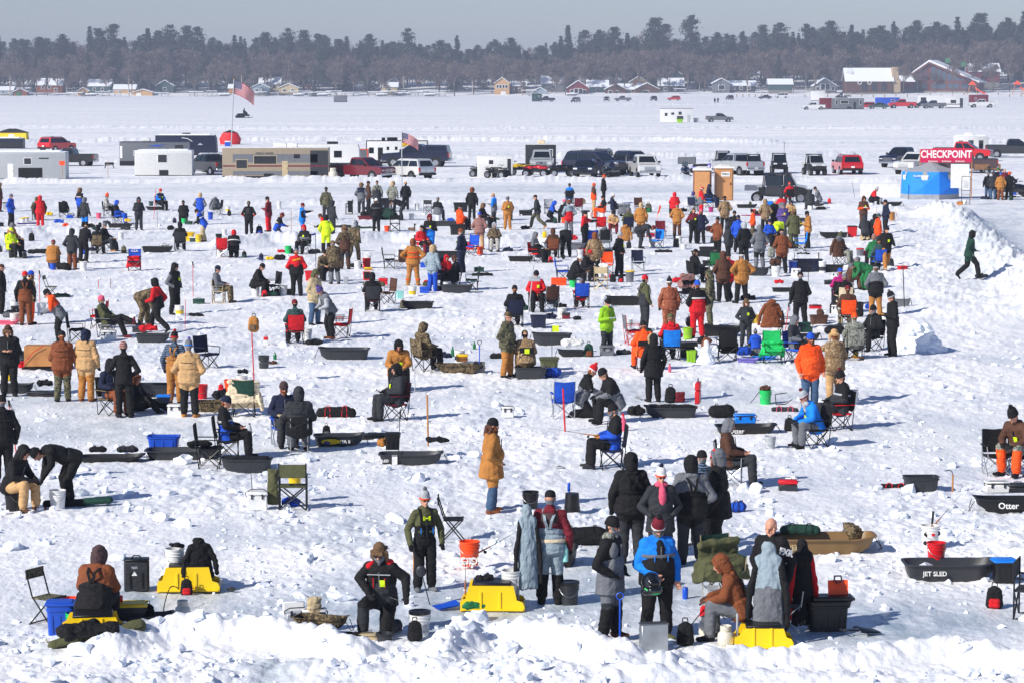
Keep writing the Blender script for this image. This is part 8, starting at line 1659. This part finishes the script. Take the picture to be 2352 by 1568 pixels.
for i,(u,v)in enumerate([(5,72),(60,92),(95,86),(150,82),(215,62),(240,68),(268,58),(345,66),(368,74),(395,60),(430,62),(455,64),(545,82),(615,78),(665,68),(700,72),(735,80),(800,84),(850,82),(937,68),(1010,95),(1048,82),(1140,92),(1175,90),(1285,84),(1303,58),(1345,72),(1380,70),(1408,66),(1440,76),(1500,44),(1528,58),(1582,36),(1645,78),(1700,70),(1745,60),(1790,55),(1850,56),(1905,52),(1950,58),(2010,62),(2045,50),(2100,48),(2145,54),(2195,40),(2240,34),(2262,50),(2310,42),(2340,28)]):
 Y=1440+rng.uniform(0,60);kd='spruce' if i in(0,4,7,12,17,21,24,25,29,34,39,41,44,46,48)else 'pine';tree(u,Y,kd,top_h(u,v-2,Y),i,1.15 if kd=='pine' else 1.0)
for i in range(92):
 u=-20+i*26+rng.uniform(-15,15);Y=1360+rng.uniform(-3,40)-(26 if u>1850 else 0);
 kd='oak' if i in(28,38,57)else 'birch' if i%5==2 else 'spruce' if i in(29,47,70)else 'bare'
 tree(u,Y,kd,rng.uniform(11,22)if kd!='oak' else rng.uniform(6,10),i)
def wood():
 """the mass of the wood behind"""
 ks=[('bare',0),('bare',1),('bare',2),('bare',3),('pine',0),('pine',1),('pine',2),('spruce',0),('spruce',1)];VS=[[],[]];FS=[[],[]];O=[0,0];MI=[]
 dat={}
 for k in ks:
  T,Cn=tree_mesh(*k);c=np.empty(len(Cn.vertices)*3);Cn.vertices.foreach_get('co',c);nf=len(Cn.polygons);l=np.empty(len(Cn.loops),int);Cn.loops.foreach_get('vertex_index',l);dat[k]=(c.reshape(-1,3),l,len(l)//nf)
 out={3:[[],[],0,[]],4:[[],[],0,[]]}
 lim=[(-100,104),(0,98),(250,84),(420,78),(480,92),(640,84),(720,84),(900,96),(1060,108),(1160,98),(1260,104),(1300,90),(1420,84),(1480,74),(1640,88),(1740,76),(1900,66),(2050,68),(2240,58),(2352,52),(2450,50)]
 for row,(Y,n)in enumerate(((1400,120),(1425,150),(1460,160),(1500,160),(1560,160))):
  for i in range(n):
   u=-130+(W2+260)*(i+rng.uniform(-.4,.4))/n;y=Y+rng.uniform(-12,12);X=(u-W2/2)/F*y;z=hz(X,y)-.3
   vt=np.interp(u,[q[0]for q in lim],[q[1]for q in lim])+rng.uniform(-5,9)+(30-row*8)*.9;hh=max(7,top_h(u,vt,y));pr=[.10,.22,.40,.6,.7][row]
   k=ks[rng.integers(4,8)]if rng.uniform()<pr else(ks[rng.integers(0,4)]if rng.uniform()<.97 else ks[8]);c,l,nv=dat[k];base=24 if k[0]in('pine','spruce')else 17
   s=hh/base;a=rng.uniform(0,6.28);ca,sa=math.cos(a),math.sin(a);wd=s*(1.25 if base==17 else 1.1)
   q=np.stack([(c[:,0]*ca-c[:,1]*sa)*wd+X,(c[:,0]*sa+c[:,1]*ca)*wd+y,c[:,2]*s+z],1);o=out[nv];o[0].append(q);o[1].append(l.reshape(-1,nv)+o[2]);o[2]+=len(q);o[3].append(np.full(len(l)//nv,{'bare':0,'pine':1,'spruce':1,'oak':2}[k[0]]))
 par=None
 for nv,(vs,fs,_,mi)in out.items():
  me=rawmesh('wood',np.concatenate(vs),np.concatenate(fs),TWIG);me.materials.append(NEED);me.materials.append(OAK);me.polygons.foreach_set('material_index',np.concatenate(mi).astype(np.int32));ob=bpy.data.objects.new('leafless_wood' if nv==4 else 'evergreen_wood',me);COL.objects.link(ob);ob['kind']='stuff';ob['category']='wood'
  ob['label']='grey brown mass of leafless trees behind the far shore' if nv==4 else 'dark mass of pines and spruces behind the far shore'
wood()
# ------------------------------------------------------------------ far shore: buildings
def house(u,v,w_,d_,hw_,hr,wall,label,roof='snow',front='gable',wins=(),door=None,rot=0,trim='wh',cat='house',name='house',Y=None,chim=None,z=0):
 """v: picture y of the base on a line at distance Y; gable 'gable' faces the camera, 'side' shows the eaves"""
 Y=Y or 1368
 if u<1100 and name=='house':w_,hw_,hr=w_*.85,hw_*.85,hr*.8;wins=[tuple(q*.85 for q in w)for w in wins]
 X=(u-W2/2)/F*Y;zb=H+(HOR-v)/F*Y
 t=thing(name,label,cat,(X,Y+d_/2,zb+z),rot);wm=paint('wall_'+C[wall][0].replace(' ','_'),C[wall][1],.8,vary=.1);tm=plastic(trim);rm=ROOFSNOW if roof=='snow' else paint('roof_'+roof,C[roof][1],.8)
 part('foundation',t,None,lambda:MB().box((0,0,-1.5),(w_*.98,d_*.98,3.0)),paint('foundation',(120,116,112),.9))
 if front=='gable':
  part('wall',t,None,lambda:MB().prism([(-w_/2,0),(w_/2,0),(w_/2,hw_),(0,hw_+hr),(-w_/2,hw_)],-d_/2,d_/2),wm)
  def rf():
   m=MB();e=.5;sl=hr/(w_/2)
   for sg in(-1,1):P=[(0,hw_+hr+.06),(sg*(w_/2+e),hw_-e*sl+.06),(sg*(w_/2+e),hw_-e*sl+.34),(0,hw_+hr+.40)];m.prism(P if sg<0 else P[::-1],-d_/2-.6,d_/2+.6)
   return m
 else:
  part('wall',t,None,lambda:(lambda m:(m.box((0,0,hw_/2),(w_,d_,hw_)),m.add([(-w_/2,-d_/2,hw_),(-w_/2,d_/2,hw_),(-w_/2,0,hw_+hr),(w_/2,-d_/2,hw_),(w_/2,d_/2,hw_),(w_/2,0,hw_+hr)],[(0,2,1),(3,4,5)]),m)[2])(MB()),wm)
  def rf():
   m=MB();e=.5;sl=hr/(d_/2)
   for sg in(-1,1):
    q=[(0,hw_+hr+.06),(sg*(d_/2+e),hw_-e*sl+.06),(sg*(d_/2+e),hw_-e*sl+.34),(0,hw_+hr+.40)];x0,x1=-w_/2-.6,w_/2+.6;m.add([(x0,a,b)for a,b in q]+[(x1,a,b)for a,b in q],[(0,1,2,3),(7,6,5,4),(0,4,5,1),(1,5,6,2),(2,6,7,3),(3,7,4,0)])
   return m
 rr=part('roof',t,None,rf,rm)
 if chim is not None:part('chimney',rr,None,lambda:MB().box((chim,0,hw_+hr*.8),(1.0,1.0,hr*1.4+1)),paint('stone',(132,118,104),.9,vary=.3))
 for(x,z_,a,b)in wins:
  fr=part('window',t,None,lambda:MB().box((x,-d_/2-.05,z_),(a+.4,.12,b+.4),r=.02),tm);part('pane',fr,None,lambda:MB().box((x,-d_/2-.12,z_),(a,.06,b),r=.01),GL)
 if door is not None:part('door',t,None,lambda:MB().box((door[0],-d_/2-.07,door[1]/2),(door[2],.12,door[1]),r=.02),plastic(door[3]))
 return t
TILE=None
def hpx(x,y,s=1):return x,y
HS=[(20,217,8,7,2.6,2.0,'gb','low grey cabin at the far left shore',dict(front='side',wins=((-2,1.4,1.2,1),(2,1.4,1.2,1)))),(52,220,7,6,2.0,1.6,'br','rust boathouse with a green door, far left shore',dict(wins=(),door=(-.8,1.9,2.6,'gn'),name='boathouse',cat='boathouse')),(118,214,16,10,5,4,'br','large rust house behind the far left boathouses',dict(front='side',wins=((-4,3.4,1.6,1.6),(0,3.4,1.6,1.6),(4,2,1.6,1.6)),chim=3,Y=1385)),(195,221,5.6,5,2.8,1.5,'tn','small tan boathouse, far left shore',dict(wins=((0,1.6,1.1,1.0),),name='boathouse',cat='boathouse')),(232,213,14,9,4.2,4,'tl','dark blue house with snowy roofs, left shore',dict(front='side',chim=4,wins=((-3,2,1.6,1.4),(2,2,1.6,1.4)),Y=1390)),(290,216,13,8,3,2.6,'tn','tan house behind docks, left shore',dict(front='side',wins=((-3,1.6,1.4,1.2),(3,1.6,1.4,1.2)),Y=1380)),(332,223,10,6,2.4,1.5,'tn','wide yellow boathouse with white door',dict(wins=(),door=(-2.2,2.0,2.6,'wh'),name='boathouse',cat='boathouse')),(382,212,11,8,4,3.4,'tl','teal walled house with a snowy roof',dict(wins=((0,2,2,1.6),),Y=1385)),(545,214,9,7,3,2.2,'gd','golden cabin right of the big flag',dict(front='side',wins=((0,1.6,1.6,1.2),),Y=1380)),(600,214,11,8,3.4,2.6,'gb','pale blue cottage by left centre docks',dict(wins=((-2,1.7,1.6,1.2),(2,1.7,1.6,1.2)))),(622,208,13,9,4,4,'kh','tall cream house above left centre docks',dict(front='side',wins=((-3,2.2,1.6,1.4),(3,2.2,1.6,1.4)),Y=1400)),(665,214,12,8,3.2,2.6,'kh','cream cottage with brown trim, left centre',dict(wins=((-2.5,1.6,2,1.2),(2.5,1.6,2,1.2)))),(895,212,10,8,3.2,2.6,'kh','beige cottage behind docks, centre',dict(front='side',wins=((0,1.6,2,1.2),))),(905,204,9,7,3.6,3,'gy','grey house half hidden in centre trees',dict(wins=((0,2,1.6,1.4),),Y=1405)),(1153,222,7.8,8,7.0,2.8,'tn','tan two storey boathouse with white door',dict(wins=((-2.3,5.2,1.1,1.5),(-.8,5.2,1.1,1.5),(.8,5.2,1.1,1.5),(2.3,5.2,1.1,1.5)),door=(.8,2.6,2.6,'wh'),name='boathouse',cat='boathouse')),(1187,222,9.5,8,5.6,2.0,'db','brown wing right of tan boathouse',dict(front='side',wins=((-2,3.6,1.4,1.3),(1.5,3.6,1.4,1.3)),Y=1372)),(1240,220,6.5,6,2.4,1.8,'gb','small white shed with snowy roof, centre',dict(wins=(),door=(0,1.8,1.4,'lg'),cat='shed',name='shed')),(1270,208,12,8,4,3.4,'gy','snow roofed house among trees, centre right',dict(front='side',wins=((0,2,2,1.4),),Y=1400)),(1327,218,11,9,3.6,3.6,'mr','dark red cabin with tall gable windows',dict(wins=((-3.2,1.7,1.6,1.8),(-1,1.9,1.8,2.6),(1.3,1.9,1.8,2.6),(3.4,1.7,1.4,1.8)))),(1372,214,11,8,3.4,3,'tl','low snow roofed cabin right of gable cabin',dict(front='side',wins=((0,1.7,2,1.2),),Y=1385)),(1413,222,11,9,3.8,2.6,'db','left brown lakeside cabin with white windows',dict(wins=((-2.8,2.2,1.8,1.6),(.8,2.2,1.5,1.6)))),(1447,222,13,9,3.8,2.6,'db','middle brown lakeside cabin with white windows',dict(front='side',wins=((-4,2.2,1.8,1.6),(-.5,2.2,1.8,1.6),(3.4,2.2,1.8,1.6)),Y=1372)),(1485,223,12,9,4.2,3.0,'db','right brown lakeside cabin with big window',dict(wins=((-.8,2.4,3.4,1.8),))),(1466,204,10,8,3.4,3,'kh','cream gable above brown lakeside cabins',dict(wins=((0,2,2,1.4),),Y=1405)),(1540,214,13,9,4,3.6,'ch','dark cabin under trees, right centre',dict(front='side',wins=((-3,2,1.6,1.3),(2,2,1.6,1.3)),Y=1390)),(1548,196,9,8,5,3.6,'tl','tall gabled house high among pines',dict(wins=((-1.6,3,1.4,2.4),(1.6,3,1.4,2.4)),Y=1420)),(1655,211,9,8,4.4,2.4,'gy','grey cottage with large white window',dict(wins=((0,2.2,3,2.2),),Y=1360)),(1700,210,15,9,3,2.2,'ch','long low dark cabins, right of cottage',dict(front='side',wins=((-4,1.6,1.4,1.2),(0,1.6,1.4,1.2),(4,1.6,1.4,1.2)),Y=1362)),(1790,207,12,8,3,2.4,'tl','low dark shed under a snowy roof, far right',dict(front='side',Y=1350)),(1892,211,12,9,3.0,3.8,'gy','grey gabled cabin with white framed windows',dict(wins=((-3.8,1.6,1.6,1.6),(-1.2,2.4,2.0,3.0),(1.3,2.4,2.0,3.0),(3.9,1.6,1.4,1.6)),Y=1345)),(2075,205,9,7,4,2.6,'mr','snow roofed link beside the big lodge',dict(front='side',Y=1352)),]
for u,v,w_,d_,hw_,hr,cc,lb,o in HS:house(u,v,w_,d_,hw_,hr,cc,lb,**o)
t=house(1993,213,24,14,6.0,6.2,'db','low brown beach building with snowy roof and wreaths',front='side',Y=1338,wins=((-2.5,2.8,3.0,3.8),(2.5,2.8,3.0,3.8),(7.5,2.8,3.0,3.8)),door=(-8,3.0,2.2,'db'),trim='db')
part('stone_chimney',t,None,lambda:MB().box((13.5,-3,6.4),(3.6,5,13.2),r=.3).box((13.5,-3,3.2),(5.4,6.2,6.6),r=.3),paint('stone',(170,150,124),.9,vary=.3,bump=.6,bscale=2))
for q in(-5,0):part('wreath',t,None,bar([(q+.9*math.cos(a),-7.35,5.0+.9*math.sin(a))for a in[k*math.pi/5 for k in range(11)]],.2),plastic('wh'))
X0=(2165-W2/2)/F*1350;t=thing('lodge','big dark red timber lodge with huge snowy roof','lodge',(X0,1362,H+(HOR-209)/F*1350),-20);LM=paint('stained_timber',(104,50,44),.8,vary=.12)
part('foundation',t,None,lambda:MB().box((0,0,-2),(38,18,4)),paint('foundation',(120,116,112),.9))
part('wall',t,None,lambda:MB().prism([(-19,0),(20,0),(20,4.4),(-4.5,14.6),(-19,4.6)],-8,12),LM)
rf_=part('roof',t,None,lambda:(lambda m:(m.prism([(-4.5,14.9),(21.5,4.2),(21.5,4.9),(-4.5,15.9)][::-1],-9.5,13.5),m.prism([(-4.5,14.9),(-20.5,4.0),(-20.5,4.6),(-4.5,15.9)],-9.5,13.5),m)[2])(MB()),ROOFSNOW)
part('ridge_box',rf_,None,lambda:MB().box((3,4,15.6),(3.0,3,2.6)),plastic('gn'));part('ridge_box',rf_,None,lambda:MB().box((11,6,13.6),(3.0,3,2.6)),plastic('gn'));part('barge_board',t,None,lambda:(lambda m:(m.prism([(-4.5,13.9),(21.5,3.3),(21.5,4.2),(-4.5,14.9)][::-1],-9.7,-9.3),m.prism([(-4.5,13.9),(-20.5,3.1),(-20.5,4.0),(-4.5,14.9)],-9.7,-9.3),m)[2])(MB()),LM)
for x,z0_,z1_,w_ in[(-2.4,5.2,12.2,2.3),(.4,5.2,11.0,2.3),(3.2,5.2,9.9,2.3),(6.0,5.2,8.8,2.3),(8.6,5.2,7.7,2.1),(-6.2,5.2,11.6,.7),(-7.7,5.2,10.6,.7),(-9.2,5.2,9.6,.7),(-10.7,5.2,8.6,.7),(-12.2,5.2,7.6,.7),(-14,5.2,6.6,.7),(-16.5,1.0,3.8,3.4),(-11.5,1.0,3.8,3.4),(-7.0,1.0,3.8,2.6),(0.5,1.0,3.8,7.5),(8.2,1.0,3.8,5.5),(14.5,1.0,3.8,5.0),(12.5,5.0,6.3,2.0),(10.6,5.0,6.9,1.4)]:
 part('window',t,None,lambda:MB().box((x,-8.06,(z0_+z1_)/2),(w_,.14,z1_-z0_),r=.02),glass((66,82,100)))
t=house(2256,206,16,12,5.5,4,'mr','rear wing of the big lodge with snowy roof',front='side',Y=1385,trim='db',z=4)
for i,(u,v,L)in enumerate([(178,217,9),(240,221,8),(268,218,7),(375,221,8),(455,218,8),(490,220,6),(575,217,10),(600,220,7),(690,217,12),(715,220,8),(740,217,11),(770,219,9),(795,217,10),(870,217,11),(905,214,14),(925,218,9),(955,219,8),(985,217,12),(1010,219,7),(1560,220,6),(1215,221,8)]):
 Y=1358;X=(u-W2/2)/F*Y;k=i%3;t=thing('boat_lift','snow topped boat lift frame on the far shore','boat lift',(X,Y,hz(X,Y)-.1),rng.uniform(-12,12),'boat lifts pulled up on the far shore')
 part('frame',t,('blf',k),lambda:(lambda m:([m.cyl((a*4,b*1.6,0),(a*4,b*1.6,2.6+k*.5),.09)for a in(-1,0,1)for b in(-1,1)],[m.cyl((-4,b*1.6,1.1),(4,b*1.6,1.1),.09)for b in(-1,1)],m)[2])(MB()),STEEL);part('canopy',t,('blc',k),lambda:MB().box((0,0,2.8+k*.5),(8.6,3.6,.35)),ROOFSNOW);t.scale=(L/9,1,.8)
for i,(u,v)in enumerate([(520,219),(690,222),(745,221),(880,220),(215,219),(990,221),(1315,222)]):
 Y=1354;X=(u-W2/2)/F*Y;t=thing('covered_boat','boat under a white winter cover on the far shore','boat',(X,Y,hz(X,Y)),0,'covered boats on the far shore');part('hull',t,('hull',),lambda:loft([[(-3.2,-.9,1.0),(-3.2,0,.3),(-3.2,.9,1.0)],[(1.5,-1.0,1.1),(1.5,0,.3),(1.5,1.0,1.1)],[(3.6,-.1,1.4),(3.6,0,1.1),(3.6,.1,1.4)]]),plastic('gy'));part('cover',t,('bcov',),lambda:fuse('cover',[(0,(-2.8,0,1.2),(2.6,0,1.3),(.95,.5),(.5,.3),(0,1,0)),(0,(-.6,0,1.5),(.8,0,1.6),.5,.3,None)],.09,.05,1),ROOFSNOW)
for i in range(26):
 u=1690+i*26 if i>5 else 1690+i*14;Y=1300+(i%3)*12;X=(u-W2/2)/F*Y;t=thing('beach_post','short weathered post standing on the snowy beach','post',(X,Y,hz(X,Y)-.1),0,'posts along the beach');part('post',t,('bpost',),lambda:MB().cyl((0,0,0),(0,0,1.7),.22,.20,8),paint('weathered_board',(128,92,64),.8,vary=.3,bump=.4));part('snow_cap',t,('bcap',),lambda:MB().sph((0,0,1.75),(.24,.24,.14),10,6),ROOFSNOW)
for u,lb in((2235,'orange slide play set left on the beach'),(2338,'orange slide play set cut by right edge')):
 Y=1325;X=(u-W2/2)/F*Y;t=thing('play_set',lb,'playground',(X,Y,hz(X,Y)),0);part('frame',t,('psf',),bar([(-4,0,0),(-2.5,0,5),(0,0,5),(1.2,0,0)],.2),WOOD);part('slide',t,('pss',),bar([(0,0,3.6),(3,0,1.4),(5.2,0,.6)],.42),plastic('bo'));part('canopy',t,('psc2',),lambda:loft([[(-3.4,-1.5,5),(.3,-1.5,5),(.3,1.5,5),(-3.4,1.5,5)],[(-1.6,-.1,7),(-1.4,-.1,7),(-1.4,.1,7),(-1.6,.1,7)]]),plastic('bo'))
# ------------------------------------------------------------------ labels that single each person out
HATW={'b':'beanie','p':'pom beanie','c':'cap','h':'hood','f':'fur hood','t':'fur hat','n':'bare head','w':'brown hair'}
for t,Jc,Pc,hc,ht,pose,o in PEOPLE:
 hat=HATW[ht]if ht in 'nw' else C[hc][0]+' '+HATW[ht]
 a=f"person in {C[Jc][0]} coat, {hat}";w_=o.get('w','')
 full=a+(', ' if w_ else '')+w_
 t['label']=full
 if len(full.split())>16:t['label']=f"person in {C[Jc][0]}, "+w_
for st,kind,col,pt in SEATS:
 q=pt['label'].replace('person in ','')
 lb=f"{col} {'folding chair' if kind == 'chair' else 'bucket seat'} under person in {q}"
 ws=lb.split();st['label']=' '.join(ws[:16]).rstrip(',')
for t,Jc,Pc,hc,ht,pose,o in list(PEOPLE):
 v=HOR+(F*H)/max(t.location.y,1);q=t['label'].replace('person in ','')
 if not(440<v<820)or 'at' in o:continue
 cut=lambda s:' '.join(s.split()[:16]).rstrip(',')
 rr=random.random();side=random.choice((-1,1));at=t.location+Vector((side*random.uniform(.5,.75),random.uniform(-.35,.45),0));at.z=hz(at.x,at.y)-.01;n0=len(THINGS);keep=loc
 globals()['loc']=lambda*a,**k:at.copy()
 col=random.choice(('bk','bk','bk','ch','nv','ch','rd','dg','bl'));cn=C[col][0];rt=random.uniform(-30,30)
 if rr<.22:heap(0,0,rt,col,cut(cn+' bag beside '+q),random.uniform(.4,.7),.28,random.uniform(.16,.26),'gear_bag','bag')
 elif rr<.36:pack(0,0,rt,col,cut(cn+' backpack beside '+q),s=random.uniform(.7,.95))
 elif rr<.50:bucket(0,0,random.choice(('wh','wh','bk')),cut('pail beside '+q))
 elif rr<.60:tackle(0,0,rt,col,col,cut(cn+' tackle box beside '+q))
 elif rr<.70:duffel(0,0,rt,col,cut(cn+' duffel beside '+q),random.uniform(.5,.9),.11)
 globals()['loc']=keep
 if pose in('sl','kn','si')and v>520 and random.random()<.6:
  f=t.rotation_euler[2];d=Vector((math.sin(f),-math.cos(f),0));at=t.location+d*.5+Vector((0,0,.62));globals()['loc']=lambda*a,**k:at.copy();rod(0,0,math.degrees(f)-90,cut('rod of '+q),.7,random.uniform(-12,18));globals()['loc']=keep
chunks()
haze()
for o in scene.objects:
 if '_s' in o:del o['_s']
